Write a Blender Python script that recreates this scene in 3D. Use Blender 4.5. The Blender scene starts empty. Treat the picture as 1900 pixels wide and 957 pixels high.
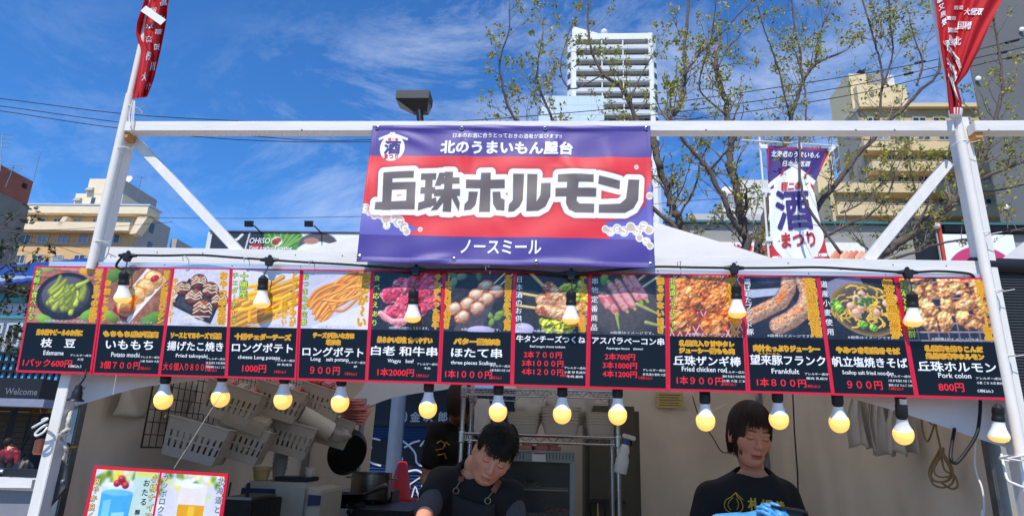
import bpy, bmesh, math, random
import numpy as np
from mathutils import Vector, Matrix

random.seed(11); RNG = np.random.default_rng(11)
C = bpy.context.scene.collection
SC = bpy.context.scene
R = math.radians
def V(*a): return Vector(a if len(a) > 1 else a[0])

# ------------------------------------------------------------ camera
YAW, PITCH, ROLL, FPX = 0.0690, 0.2904, 0.0334, 1185.2
CAM = Vector((0.2282, -2.16, 1.52))
_f = Vector((-math.sin(YAW)*math.cos(PITCH), math.cos(YAW)*math.cos(PITCH), math.sin(PITCH)))
_r0 = Vector((math.cos(YAW), math.sin(YAW), 0)); _u0 = _r0.cross(_f)
_r = math.cos(ROLL)*_r0 + math.sin(ROLL)*_u0
_u = -math.sin(ROLL)*_r0 + math.cos(ROLL)*_u0
cam_d = bpy.data.cameras.new('camera'); cam = bpy.data.objects.new('camera', cam_d); C.objects.link(cam)
cam.matrix_world = Matrix(((_r.x, _u.x, -_f.x, CAM.x), (_r.y, _u.y, -_f.y, CAM.y), (_r.z, _u.z, -_f.z, CAM.z), (0, 0, 0, 1)))
cam_d.sensor_fit = 'HORIZONTAL'; cam_d.sensor_width = 36; cam_d.lens = FPX/1900*36
cam_d.clip_start = 0.05; cam_d.clip_end = 3000
SC.camera = cam

# ------------------------------------------------------------ sky, sun, exposure
SUN_EL, SUN_AZ = R(54), R(-10)            # azimuth off the line from behind the camera
to_sun = Vector((math.sin(SUN_AZ)*math.cos(SUN_EL), -math.cos(SUN_AZ)*math.cos(SUN_EL), math.sin(SUN_EL)))
w = bpy.data.worlds.new('World'); SC.world = w; w.use_nodes = True
nt = w.node_tree; nt.nodes.clear()
def N(t, **k):
    n = nt.nodes.new(t)
    for a, b in k.items(): setattr(n, a, b)
    return n
out = N('ShaderNodeOutputWorld'); bg = N('ShaderNodeBackground'); sky = N('ShaderNodeTexSky')
sky.sky_type = 'NISHITA'; sky.sun_disc = False; sky.sun_elevation = SUN_EL
sky.sun_rotation = math.atan2(to_sun.x, to_sun.y)
sky.altitude = 100; sky.air_density = 1.0; sky.dust_density = 0.15; sky.ozone_density = 3.5
bg.inputs[1].default_value = 0.125
tc = N('ShaderNodeTexCoord'); mp = N('ShaderNodeMapping')
mp.inputs['Rotation'].default_value = (0.1, 0.5, 0.5); mp.inputs['Scale'].default_value = (1.5, 2.7, 3.2)
nz = N('ShaderNodeTexNoise'); nz.inputs['Scale'].default_value = 1.9; nz.inputs['Detail'].default_value = 13; nz.inputs['Roughness'].default_value = .70
nz.inputs['Distortion'].default_value = .5
nz2 = N('ShaderNodeTexNoise'); nz2.inputs['Scale'].default_value = 1.25; nz2.inputs['Detail'].default_value = 2
cr = N('ShaderNodeValToRGB'); cr.color_ramp.elements[0].position = .46; cr.color_ramp.elements[1].position = .80
cr2 = N('ShaderNodeValToRGB'); cr2.color_ramp.elements[0].position = .41; cr2.color_ramp.elements[1].position = .60
mul = N('ShaderNodeMath', operation='MULTIPLY'); mul2 = N('ShaderNodeMath', operation='MULTIPLY'); mul2.inputs[1].default_value = .62
mix = N('ShaderNodeMix', data_type='RGBA')
tint = N('ShaderNodeMix', data_type='RGBA', blend_type='MULTIPLY'); tint.inputs[0].default_value = 1
tint.inputs[7].default_value = (.42, .93, 1.44, 1)
L = nt.links.new
L(tc.outputs['Generated'], mp.inputs[0]); L(mp.outputs[0], nz.inputs[0]); L(tc.outputs['Generated'], nz2.inputs[0])
L(nz.outputs[0], cr.inputs[0]); L(nz2.outputs[0], cr2.inputs[0])
L(cr.outputs[0], mul.inputs[0]); L(cr2.outputs[0], mul.inputs[1]); L(mul.outputs[0], mul2.inputs[0])
L(mul2.outputs[0], mix.inputs[0]); L(sky.outputs[0], tint.inputs[6]); L(tint.outputs[2], mix.inputs[6])
mix.inputs[7].default_value = (7.2, 7.8, 8.6, 1)
L(mix.outputs[2], bg.inputs[0]); L(bg.outputs[0], out.inputs[0])
sd = bpy.data.lights.new('sun', 'SUN'); sun = bpy.data.objects.new('sun', sd); C.objects.link(sun)
sd.energy = 4.0; sd.angle = R(0.5); sd.color = (1, .935, .84)
sun.rotation_euler = to_sun.to_track_quat('Z', 'Y').to_euler()
sun.location = to_sun*30
SC.view_settings.view_transform = 'Standard'; SC.view_settings.look = 'None'
SC.view_settings.exposure = 0.13; SC.view_settings.gamma = 1; SC.view_settings.use_curve_mapping = False
SC.render.engine = 'CYCLES'
SC.cycles.use_denoising = True
SC.cycles.max_bounces = 7; SC.cycles.diffuse_bounces = 4; SC.cycles.glossy_bounces = 3; SC.cycles.transparent_max_bounces = 8; SC.cycles.transmission_bounces = 5
SC.cycles.sample_clamp_indirect = 4.0; SC.cycles.caustics_reflective = False; SC.cycles.caustics_refractive = False

# ------------------------------------------------------------ helpers
def ray(px, py): return (_r*((px-950)/FPX) + _u*((478.5-py)/FPX) + _f)
def P(px, py, Y=0.0):                       # the point of the plane y = Y seen at a photo pixel
    d = ray(px, py); return CAM + d*((Y-CAM.y)/d.y)
def PX(px, py, X):                          # the same on a plane x = X
    d = ray(px, py); return CAM + d*((X-CAM.x)/d.x)
def PZ(px, py, Z):
    d = ray(px, py); return CAM + d*((Z-CAM.z)/d.z)
def PIX(p):
    d = V(p)-CAM; z = d.dot(_f); return 950+FPX*d.dot(_r)/z, 478.5-FPX*d.dot(_u)/z
def s2l(c):
    c = np.asarray(c, float)/255.0
    return np.where(c <= .04045, c/12.92, ((c+.055)/1.055)**2.4)
def lin(c): return tuple(float(x) for x in s2l(c)) + (1.0,)

_mats = {}
def M(name, col, rough=.6, metal=0.0, var=.10, scale=6.0, bump=0.0, bscale=80.0, emit=0.0, ecol=None, spec=.5, trans=0.0, ior=1.45, alpha=1.0, coat=0.0, transl=0.0, stretch=None, sss=0.0):
    if name in _mats: return _mats[name]
    m = bpy.data.materials.new(name); m.use_nodes = True; _mats[name] = m
    t = m.node_tree; b = t.nodes['Principled BSDF']
    c = lin(col)
    tcn = t.nodes.new('ShaderNodeTexCoord'); n = t.nodes.new('ShaderNodeTexNoise')
    n.inputs['Scale'].default_value = scale; n.inputs['Detail'].default_value = 5; n.inputs['Roughness'].default_value = .6
    src = tcn.outputs['Object']
    if stretch:
        mpn = t.nodes.new('ShaderNodeMapping'); mpn.inputs['Scale'].default_value = stretch
        t.links.new(src, mpn.inputs[0]); src = mpn.outputs[0]
    t.links.new(src, n.inputs[0])
    rp = t.nodes.new('ShaderNodeValToRGB')
    rp.color_ramp.elements[0].position = .3; rp.color_ramp.elements[1].position = .72
    rp.color_ramp.elements[0].color = tuple(x*(1-var) for x in c[:3])+(1,)
    rp.color_ramp.elements[1].color = tuple(min(1, x*(1+var*.6)) for x in c[:3])+(1,)
    t.links.new(n.outputs[0], rp.inputs[0]); t.links.new(rp.outputs[0], b.inputs['Base Color'])
    rr = t.nodes.new('ShaderNodeMapRange'); rr.inputs[3].default_value = max(0, rough-.07); rr.inputs[4].default_value = min(1, rough+.07)
    t.links.new(n.outputs[0], rr.inputs[0]); t.links.new(rr.outputs[0], b.inputs['Roughness'])
    b.inputs['Metallic'].default_value = metal; b.inputs['Specular IOR Level'].default_value = spec
    b.inputs['Transmission Weight'].default_value = trans; b.inputs['IOR'].default_value = ior
    b.inputs['Alpha'].default_value = alpha; b.inputs['Coat Weight'].default_value = coat
    if sss: b.inputs['Subsurface Weight'].default_value = sss; b.inputs['Subsurface Radius'].default_value = (.01, .004, .002)
    if bump:
        n2 = t.nodes.new('ShaderNodeTexNoise'); n2.inputs['Scale'].default_value = bscale; n2.inputs['Detail'].default_value = 4
        t.links.new(src, n2.inputs[0])
        bp = t.nodes.new('ShaderNodeBump'); bp.inputs['Strength'].default_value = bump; bp.inputs['Distance'].default_value = .01
        t.links.new(n2.outputs[0], bp.inputs['Height']); t.links.new(bp.outputs[0], b.inputs['Normal'])
    if emit:
        b.inputs['Emission Color'].default_value = lin(ecol or col); b.inputs['Emission Strength'].default_value = emit
    if transl:
        tr = t.nodes.new('ShaderNodeBsdfTranslucent'); ms = t.nodes.new('ShaderNodeMixShader'); ms.inputs[0].default_value = transl
        t.links.new(rp.outputs[0], tr.inputs[0]); t.links.new(b.outputs[0], ms.inputs[1]); t.links.new(tr.outputs[0], ms.inputs[2])
        t.links.new(ms.outputs[0], t.nodes['Material Output'].inputs[0])
    return m
def MCOL(name, rough=.4, sss=0.0, bump=0.0, bscale=600, transl=0.0, spec=.5):      # colour comes from the mesh's own printed/painted colours
    if name in _mats: return _mats[name]
    m = bpy.data.materials.new(name); m.use_nodes = True; _mats[name] = m
    t = m.node_tree; b = t.nodes['Principled BSDF']
    a = t.nodes.new('ShaderNodeAttribute'); a.attribute_name = 'Col'
    n = t.nodes.new('ShaderNodeTexNoise'); n.inputs['Scale'].default_value = bscale; tcn = t.nodes.new('ShaderNodeTexCoord')
    t.links.new(tcn.outputs['Object'], n.inputs[0])
    mx = t.nodes.new('ShaderNodeMix'); mx.data_type = 'RGBA'; mx.blend_type = 'OVERLAY'; mx.inputs[0].default_value = .12
    t.links.new(a.outputs[0], mx.inputs[6]); t.links.new(n.outputs[1], mx.inputs[7]); t.links.new(mx.outputs[2], b.inputs['Base Color'])
    b.inputs['Roughness'].default_value = rough; b.inputs['Specular IOR Level'].default_value = spec
    if sss: b.inputs['Subsurface Weight'].default_value = sss; b.inputs['Subsurface Radius'].default_value = (.012, .005, .003)
    if bump:
        bp = t.nodes.new('ShaderNodeBump'); bp.inputs['Strength'].default_value = bump; bp.inputs['Distance'].default_value = .002
        t.links.new(n.outputs[0], bp.inputs['Height']); t.links.new(bp.outputs[0], b.inputs['Normal'])
    if transl:
        tr = t.nodes.new('ShaderNodeBsdfTranslucent'); ms = t.nodes.new('ShaderNodeMixShader'); ms.inputs[0].default_value = transl
        t.links.new(mx.outputs[2], tr.inputs[0]); t.links.new(b.outputs[0], ms.inputs[1]); t.links.new(tr.outputs[0], ms.inputs[2])
        t.links.new(ms.outputs[0], t.nodes['Material Output'].inputs[0])
    return m

_orig = {}
def tag(o, label=None, cat=None, group=None, kind=None):
    if label: o['label'] = label
    if cat: o['category'] = cat
    if group: o['group'] = group
    if kind: o['kind'] = kind
    return o
def thing(name, label, cat, loc=(0, 0, 0), group=None):
    o = bpy.data.objects.new(name, None); C.objects.link(o); o.location = V(loc); o.empty_display_size = .05
    _orig[o.name] = V(loc)
    return tag(o, label, cat, group)
def link_mesh(name, me, parent=None, loc=None):
    o = bpy.data.objects.new(name, me); C.objects.link(o)
    if parent is not None:
        o.parent = parent; org = _orig[parent.name]
    else:
        org = V(loc) if loc is not None else Vector((0, 0, 0)); o.location = org
    _orig[o.name] = org
    if org.length: me.transform(Matrix.Translation(-org))
    return o
def np_mesh(name, verts, quads, mats, smooth=True, cols=None):
    me = bpy.data.meshes.new(name); verts = np.asarray(verts, np.float32); quads = np.asarray(quads, np.int32)
    k = quads.shape[1]
    me.vertices.add(len(verts)); me.vertices.foreach_set('co', verts.ravel())
    me.loops.add(quads.size); me.loops.foreach_set('vertex_index', quads.ravel())
    me.polygons.add(len(quads)); me.polygons.foreach_set('loop_start', np.arange(0, quads.size, k, dtype=np.int32))
    me.polygons.foreach_set('loop_total', np.full(len(quads), k, np.int32))
    me.polygons.foreach_set('use_smooth', np.full(len(quads), smooth, bool))
    me.update(calc_edges=True); me.validate()
    for m in (mats if isinstance(mats, (list, tuple)) else [mats]): me.materials.append(m)
    if cols is not None:
        ca = me.color_attributes.new('Col', 'FLOAT_COLOR', 'POINT')
        cc = np.ones((len(verts), 4), np.float32); cc[:, :3] = cols
        ca.data.foreach_set('color', cc.ravel())
    return me

class MB:
    def __init__(s): s.v = []; s.f = []; s.mi = []; s.m = 0; s.c = []; s.col = None
    def pts(s, ps):
        i = len(s.v); s.v.extend([tuple(p) for p in ps])
        if s.col is not None: s.c.extend([s.col]*len(ps))
        return i
    def face(s, *ix): s.f.append(tuple(ix)); s.mi.append(s.m)
    def poly(s, ps):
        i = s.pts(ps); s.face(*range(i, i+len(ps))); return s
    def box8(s, b, t):                     # four bottom points, four top points (same order)
        i = s.pts(list(b)+list(t))
        for q in ((3, 2, 1, 0), (4, 5, 6, 7), (0, 1, 5, 4), (1, 2, 6, 5), (2, 3, 7, 6), (3, 0, 4, 7)): s.face(*[i+k for k in q])
        return s
    def box(s, c, d, rot=None):
        c = V(c); hx, hy, hz = d[0]/2, d[1]/2, d[2]/2
        b = [V(-hx, -hy, -hz), V(hx, -hy, -hz), V(hx, hy, -hz), V(-hx, hy, -hz)]; t = [p+V(0, 0, 2*hz) for p in b]
        if rot is not None: b = [rot @ p for p in b]; t = [rot @ p for p in t]
        return s.box8([c+p for p in b], [c+p for p in t])
    def ext(s, x0, x1, y0, y1, z0, z1): return s.box(((x0+x1)/2, (y0+y1)/2, (z0+z1)/2), (abs(x1-x0), abs(y1-y0), abs(z1-z0)))
    def bar(s, a, b, w, h, up=(0, 0, 1)):
        a, b = V(a), V(b); d = (b-a).normalized(); sx = d.cross(V(up))
        if sx.length < 1e-4: sx = d.cross(V(0, 1, 0))
        sx.normalize(); sy = sx.cross(d)
        q = [-sx*w/2-sy*h/2, sx*w/2-sy*h/2, sx*w/2+sy*h/2, -sx*w/2+sy*h/2]
        return s.box8([a+k for k in q], [b+k for k in q])
    def tube(s, ps, r, n=8, cap=True):
        ps = [V(p) for p in ps]; m = len(ps); rs = r if hasattr(r, '__len__') else [r]*m
        t0 = (ps[1]-ps[0]).normalized(); nx = t0.cross(V(0, 0, 1))
        if nx.length < 1e-3: nx = t0.cross(V(1, 0, 0))
        nx.normalize(); rings = []
        for k in range(m):
            t = ((ps[k]-ps[k-1]) if k == m-1 else (ps[k+1]-ps[k]) if k == 0 else (ps[k+1]-ps[k-1]))
            if t.length < 1e-9: t = t0
            t = t.normalized(); nx = nx-t*nx.dot(t)
            if nx.length < 1e-6: nx = t.orthogonal()
            nx.normalize(); ny = t.cross(nx)
            rings.append(s.pts([ps[k]+(nx*math.cos(2*math.pi*j/n)+ny*math.sin(2*math.pi*j/n))*rs[k] for j in range(n)]))
        for k in range(m-1):
            a, b = rings[k], rings[k+1]
            for j in range(n): s.face(a+j, a+(j+1) % n, b+(j+1) % n, b+j)
        if cap:
            s.face(*[rings[0]+j for j in range(n)][::-1]); s.face(*[rings[-1]+j for j in range(n)])
        return s
    def lathe(s, prof, o, axis=(0, 0, 1), n=20, sx=1.0, cap=True):
        o = V(o); ax = V(axis).normalized(); e1 = ax.orthogonal().normalized() if abs(ax.z) < .999 else V(1, 0, 0); e2 = ax.cross(e1)
        rings = [s.pts([o+ax*z+(e1*math.cos(2*math.pi*j/n)*sx+e2*math.sin(2*math.pi*j/n))*r for j in range(n)]) for r, z in prof]
        for a, b in zip(rings[:-1], rings[1:]):
            for j in range(n): s.face(a+j, a+(j+1) % n, b+(j+1) % n, b+j)
        if cap:
            s.face(*[rings[0]+j for j in range(n)][::-1]); s.face(*[rings[-1]+j for j in range(n)])
        return s
    def prism(s, ps, vec):
        vec = V(vec); n = len(ps); i = s.pts(ps); j = s.pts([V(p)+vec for p in ps])
        s.face(*[i+k for k in range(n)][::-1]); s.face(*[j+k for k in range(n)])
        for k in range(n): s.face(i+k, i+(k+1) % n, j+(k+1) % n, j+k)
        return s
    def sheet(s, fn, nu, nv):
        i = s.pts([fn(a/nu, b/nv) for b in range(nv+1) for a in range(nu+1)])
        for b in range(nv):
            for a in range(nu):
                k = i+b*(nu+1)+a; s.face(k, k+1, k+nu+2, k+nu+1)
        return s
    def ball(s, c, r, n=12, m=8, sc=(1, 1, 1)):
        c = V(c); rings = []
        for k in range(1, m):
            th = math.pi*k/m
            rings.append(s.pts([c+V(math.cos(2*math.pi*j/n)*math.sin(th)*sc[0], math.sin(2*math.pi*j/n)*math.sin(th)*sc[1], -math.cos(th)*sc[2])*r for j in range(n)]))
        a0 = s.pts([c-V(0, 0, r*sc[2])]); a1 = s.pts([c+V(0, 0, r*sc[2])])
        for a, b in zip(rings[:-1], rings[1:]):
            for j in range(n): s.face(a+j, a+(j+1) % n, b+(j+1) % n, b+j)
        for j in range(n):
            s.face(a0, rings[0]+(j+1) % n, rings[0]+j); s.face(a1, rings[-1]+j, rings[-1]+(j+1) % n)
        return s
    def build(s, name, mat, parent=None, smooth=False, loc=None, bevel=0.0, solid=0.0):
        me = bpy.data.meshes.new(name); me.from_pydata(s.v, [], s.f)
        for m in (mat if isinstance(mat, (list, tuple)) else [mat]): me.materials.append(m)
        if any(s.mi): me.polygons.foreach_set('material_index', s.mi)
        if s.c and len(s.c) == len(s.v):
            ca = me.color_attributes.new('Col', 'FLOAT_COLOR', 'POINT')
            ca.data.foreach_set('color', np.array([tuple(c[:3])+(1,) for c in s.c], np.float32).ravel())
        b = bmesh.new(); b.from_mesh(me); bmesh.ops.recalc_face_normals(b, faces=b.faces)
        if bevel:
            bmesh.ops.bevel(b, geom=[e for e in b.edges if len(e.link_faces) == 2 and e.calc_face_angle(0) > .6], offset=bevel, segments=2, affect='EDGES', clamp_overlap=True)
        b.to_mesh(me); b.free()
        if smooth:
            me.polygons.foreach_set('use_smooth', [True]*len(me.polygons))
            if smooth != 'all': me.set_sharp_from_angle(angle=R(40))
        o = link_mesh(name, me, parent, loc)
        if solid:
            md = o.modifiers.new('thickness', 'SOLIDIFY'); md.thickness = solid; md.offset = 0
        return o
def copy_thing(root, loc, label=None, group=None):
    r = root.copy(); C.objects.link(r); r.location = V(loc); _orig[r.name] = V(loc)
    if label: r['label'] = label
    if group: r['group'] = group
    for ch in list(root.children):
        c = ch.copy(); C.objects.link(c); c.parent = r
        for g in ch.children:
            d = g.copy(); C.objects.link(d); d.parent = c
    return r
def catenary(a, b, sag, n=12):
    a, b = V(a), V(b); return [a.lerp(b, k/n)-V(0, 0, 4*sag*(k/n)*(1-k/n)) for k in range(n+1)]
def smooth_path(ps, n=6):
    ps = [V(p) for p in ps]; out = []
    for i in range(len(ps)-1):
        p0 = ps[max(0, i-1)]; p1 = ps[i]; p2 = ps[i+1]; p3 = ps[min(len(ps)-1, i+2)]
        for k in range(n):
            t = k/n
            out.append(.5*((2*p1)+(p2-p0)*t+(2*p0-5*p1+4*p2-p3)*t*t+(3*p1-p0-3*p2+p3)*t**3))
    out.append(ps[-1]); return out

# ------------------------------------------------------------ lettering (Blender's built-in font, turned into meshes)
_glyph = {}
_jit = np.random.default_rng(77)
def glyphs(txt, off=0.0):
    """2-D outline mesh of a string; off > 0 thickens it by a rim along every outline edge"""
    key = (txt, off)
    if key in _glyph: return _glyph[key]
    if off > 0.003:
        vs, fs = glyphs(txt, 0.0)
        if len(vs) == 0: return vs, fs
        cnt = {}
        for f in fs:
            for a, b in zip(f, f[1:]+f[:1]): cnt[(min(a, b), max(a, b))] = cnt.get((min(a, b), max(a, b)), 0)+1
        V2 = [(float(x), float(y), 0.0) for x, y, *_ in vs]; F2 = list(fs)
        for (a, b), c in cnt.items():
            if c != 1: continue
            (ax, ay), (bx, by) = vs[a][:2], vs[b][:2]; dx, dy = bx-ax, by-ay; l = math.hypot(dx, dy)
            if l < 1e-7: continue
            dx, dy = dx/l, dy/l; e = off*.72; z = float(_jit.uniform(.0, 1)); i = len(V2); nx, ny = -dy*off, dx*off; ex, ey = dx*e, dy*e
            V2 += [(ax-ex*.4+nx, ay-ey*.4+ny, z), (ax-ex, ay-ey, z), (ax-ex*.4-nx, ay-ey*.4-ny, z), (bx+ex*.4-nx, by+ey*.4-ny, z), (bx+ex, by+ey, z), (bx+ex*.4+nx, by+ey*.4+ny, z)]
            F2.append(tuple(range(i, i+6)))
        _glyph[key] = (np.array(V2, np.float32), F2); return _glyph[key]
    cu = bpy.data.curves.new('g', 'FONT'); cu.body = txt; cu.resolution_u = 2; cu.fill_mode = 'FRONT'
    o = bpy.data.objects.new('g', cu); me = o.to_mesh()
    n = len(me.vertices); vs = np.empty(n*3, np.float32); me.vertices.foreach_get('co', vs); vs = vs.reshape(-1, 3).copy(); vs[:, 2] = 0
    fs = [tuple(p.vertices) for p in me.polygons]
    # weld the outline so shared corners are found
    if n:
        q = np.round(vs[:, :2]*20000).astype(np.int64); _, first, inv = np.unique(q, axis=0, return_index=True, return_inverse=True); inv = inv.ravel()
        fs = [tuple(int(first[inv[a]]) for a in f) for f in fs]; fs = [f for f in fs if len(set(f)) == len(f)]
    o.to_mesh_clear(); bpy.data.objects.remove(o); bpy.data.curves.remove(cu)
    _glyph[key] = (vs, fs); return vs, fs
class Letters:
    """strings laid on a surface fn(x, y, lift) -> point; several colours as material slots"""
    def __init__(s, fn): s.fn = fn; s.v = []; s.f = []; s.mi = []; s.mats = []
    def _put(s, vs, fs, mat, lift):
        if mat not in s.mats: s.mats.append(mat)
        k = s.mats.index(mat); i = len(s.v)
        s.v.extend([tuple(s.fn(float(x), float(y), lift+.00016*float(z))) for x, y, z in vs])
        for f in fs: s.f.append(tuple(i+a for a in f)); s.mi.append(k)
    def line(s, txt, cx, cy, h, mat, w=None, off=.012, lift=.0006, layers=None, shear=0.0, rot=0.0, align='C', mirror=False):
        base, _ = glyphs(txt, 0.0)
        if len(base) == 0: return
        x0, x1 = base[:, 0].min(), base[:, 0].max(); y0, y1 = base[:, 1].min(), base[:, 1].max()
        k = h/max(.3, y1-y0); kx = (w/(x1-x0)) if w else k
        ca, sa = math.cos(rot), math.sin(rot)
        for m_, o_, l_ in (layers or [(mat, off, lift)]):
            vs, fs = glyphs(txt, o_)
            X = (vs[:, 0]-(x0+x1)/2)*kx; Y = (vs[:, 1]-(y0+y1)/2)*k
            if mirror: X = -X
            X = X+shear*Y
            if align == 'L': X = X+(x1-x0)*kx/2
            q = np.stack([cx+X*ca-Y*sa, cy+X*sa+Y*ca, vs[:, 2]], 1)
            s._put(q, fs, m_, l_)
    def column(s, txt, cx, ytop, ybot, size, mat, off=.012, lift=.0006, layers=None, dx=0.0):
        n = len(txt); st = (ytop-ybot)/n
        for i, ch in enumerate(txt):
            if ch in ' 　': continue
            y = ytop-st*(i+.5); x = cx+dx*(i+.5)/n
            rot = 0.0; c2 = ch
            if ch in 'ー〜~': rot = -math.pi/2
            hh = min(size, st*.96)
            base, _ = glyphs(c2, 0.0); x0, x1 = base[:, 0].min(), base[:, 0].max(); y0, y1 = base[:, 1].min(), base[:, 1].max()
            k = size/.92; ky = hh/.92
            ca, sa = math.cos(rot), math.sin(rot)
            for m_, o_, l_ in (layers or [(mat, off, lift)]):
                vs, fs = glyphs(c2, o_)
                X = (vs[:, 0]-(x0+x1)/2)*k; Y = (vs[:, 1]-(y0+y1)/2)*ky
                if rot: X, Y = X*ca-Y*sa, X*sa+Y*ca
                s._put(np.stack([x+X, y+Y, vs[:, 2]], 1), fs, m_, l_)
    def build(s, name, parent):
        me = bpy.data.meshes.new(name); me.from_pydata(s.v, [], s.f)
        for m in s.mats: me.materials.append(m)
        me.polygons.foreach_set('material_index', s.mi); me.update()
        return link_mesh(name, me, parent)

# ------------------------------------------------------------ printed pictures: a small painter, its picture becomes the colours of a fine sheet
def vnoise(h, w, sc, seed=0, octv=4):
    r = np.random.default_rng(seed); out = np.zeros((h, w)); amp = 1; tot = 0
    for o in range(octv):
        gy, gx = int(sc*2**o)+2, int(sc*2**o*w/h)+2; g = r.random((gy, gx))
        y = np.linspace(0, gy-1.001, h); x = np.linspace(0, gx-1.001, w)
        yi, xi = y.astype(int), x.astype(int); fy, fx = y-yi, x-xi; fy = fy*fy*(3-2*fy); fx = fx*fx*(3-2*fx)
        a = g[yi][:, xi]; b = g[yi][:, xi+1]; c = g[yi+1][:, xi]; d = g[yi+1][:, xi+1]
        out += amp*((a*(1-fx)+b*fx)*(1-fy)[:, None]+(c*(1-fx)+d*fx)*fy[:, None]); tot += amp; amp *= .55
    return out/tot
class Pic:
    def __init__(s, w, h, bg, nx=120):
        s.w, s.h = w, h; s.nx = nx; s.ny = max(8, int(nx*h/w)); s.px = w/s.nx
        s.X, s.Y = np.meshgrid(np.linspace(0, w, s.nx+1), np.linspace(0, h, s.ny+1))   # y up
        s.a = np.zeros(s.X.shape+(3,)); s.a[:] = np.array(bg, float)
        s.k = 0
    def noise(s, sc=6, octv=4):
        s.k += 1; return vnoise(s.a.shape[0], s.a.shape[1], sc, s.k*7+3, octv)
    def over(s, al, col):
        al = np.clip(al, 0, 1)[..., None]; s.a = s.a*(1-al)+np.asarray(col, float)*al
    def aa(s, d): return np.clip(.5-d/s.px, 0, 1)          # d in metres, negative inside
    def mottle(s, amt=25, sc=8, where=None):
        n = (s.noise(sc)-.5)[..., None]*2*amt
        s.a = np.clip(s.a+(n if where is None else n*where[..., None]), 0, 255)
    def emboss(s, amt=.18, sc=16, where=None):
        n = s.noise(sc, 3); gy, gx = np.gradient(n); e = gy*.9-gx*.5; e = e/(e.std()+1e-9)*amt; e = e if where is None else e*where
        s.a = np.clip(s.a*(1+e)[..., None], 0, 255)
    def ell(s, cx, cy, rx, ry, col, rot=0, shade=0.0, hi=None, rim=None, soft=0, rough=0):
        c, n = math.cos(rot), math.sin(rot); x = (s.X-cx)*c+(s.Y-cy)*n; y = -(s.X-cx)*n+(s.Y-cy)*c
        q = np.sqrt((x/rx)**2+(y/ry)**2)
        if rough: q = q+rough*(s.noise(7, 3)-.5)*2
        d = (q-1)*min(rx, ry); al = s.aa(d) if not soft else np.clip((1-q)/soft, 0, 1)
        cc = np.zeros_like(s.a); cc[:] = np.array(col, float)
        if shade:
            lx = ((s.X-cx)*-.45+(s.Y-cy)*.9)/max(rx, ry)
            cc = cc*(1+shade*(lx-.35*q**4))[..., None]
        if rim is not None: m = np.clip((q-.78)/.2, 0, 1)[..., None]; cc = cc*(1-m)+np.array(rim, float)*m
        if hi: g = np.exp(-(((x+rx*.2)/(rx*.3))**2+((y-ry*.35)/(ry*.22))**2))[..., None]*hi; cc = cc+(255-cc)*g
        s.a = s.a*(1-al[..., None])+np.clip(cc, 0, 255)*al[..., None]; return al
    def seg(s, pts, r, col, shade=.35, r2=None, edge=None):
        best = np.full(s.X.shape, 9.0); side = np.zeros(s.X.shape); rad = np.full(s.X.shape, r); tot = len(pts)-1
        for i in range(tot):
            (ax, ay), (bx, by) = pts[i], pts[i+1]; dx, dy = bx-ax, by-ay; l2 = dx*dx+dy*dy+1e-12
            t = np.clip(((s.X-ax)*dx+(s.Y-ay)*dy)/l2, 0, 1); ex, ey = s.X-ax-t*dx, s.Y-ay-t*dy
            d = np.hypot(ex, ey); rr = r if r2 is None else r+(r2-r)*(i+t)/tot
            m = d-rr < best; best = np.where(m, d-rr, best); side = np.where(m, (-.45*ex+.9*ey)/r, side)
        al = s.aa(best); cc = np.zeros_like(s.a); cc[:] = np.array(col, float); cc *= (1+shade*side)[..., None]
        if edge is not None:
            m = np.clip((best/r+.45)/.4, 0, 1)[..., None]; cc = cc*(1-m)+np.array(edge, float)*m
        s.a = s.a*(1-al[..., None])+np.clip(cc, 0, 255)*al[..., None]; return al
    def pol(s, pts, col, grad=None):
        ins = np.zeros(s.X.shape, bool); best = np.full(s.X.shape, 9.0); n = len(pts)
        for i in range(n):
            (ax, ay), (bx, by) = pts[i], pts[(i+1) % n]; dx, dy = bx-ax, by-ay
            t = np.clip(((s.X-ax)*dx+(s.Y-ay)*dy)/(dx*dx+dy*dy+1e-12), 0, 1)
            best = np.minimum(best, np.hypot(s.X-ax-t*dx, s.Y-ay-t*dy))
            cr_ = ((ay > s.Y) != (by > s.Y)) & (s.X < dx*(s.Y-ay)/(dy if abs(dy) > 1e-12 else 1e-12)+ax); ins ^= cr_
        al = s.aa(np.where(ins, -best, best)); s.over(al, col); return al
    def sheet(s, name, fn, mat, parent):
        ny, nx = s.a.shape[:2]
        vs = np.array([tuple(fn(float(x), float(y), 0.0)) for x, y in zip(s.X.ravel(), s.Y.ravel())], np.float32)
        i = np.arange(ny*nx).reshape(ny, nx); q = np.stack([i[:-1, :-1], i[:-1, 1:], i[1:, 1:], i[1:, :-1]], -1).reshape(-1, 4)
        return link_mesh(name, np_mesh(name, vs, q, mat, True, s2l(np.clip(s.a, 0, 255)).reshape(-1, 3)), parent)
# ============================================================ ground
asphalt = M('paving', (150, 138, 122), .85, var=.18, scale=1.4, bump=.25, bscale=120)
g = MB(); g.sheet(lambda u, v: (-450+900*u, -120+1100*v, 0), 6, 6)
tag(g.build('ground', asphalt), kind='structure')

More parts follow.
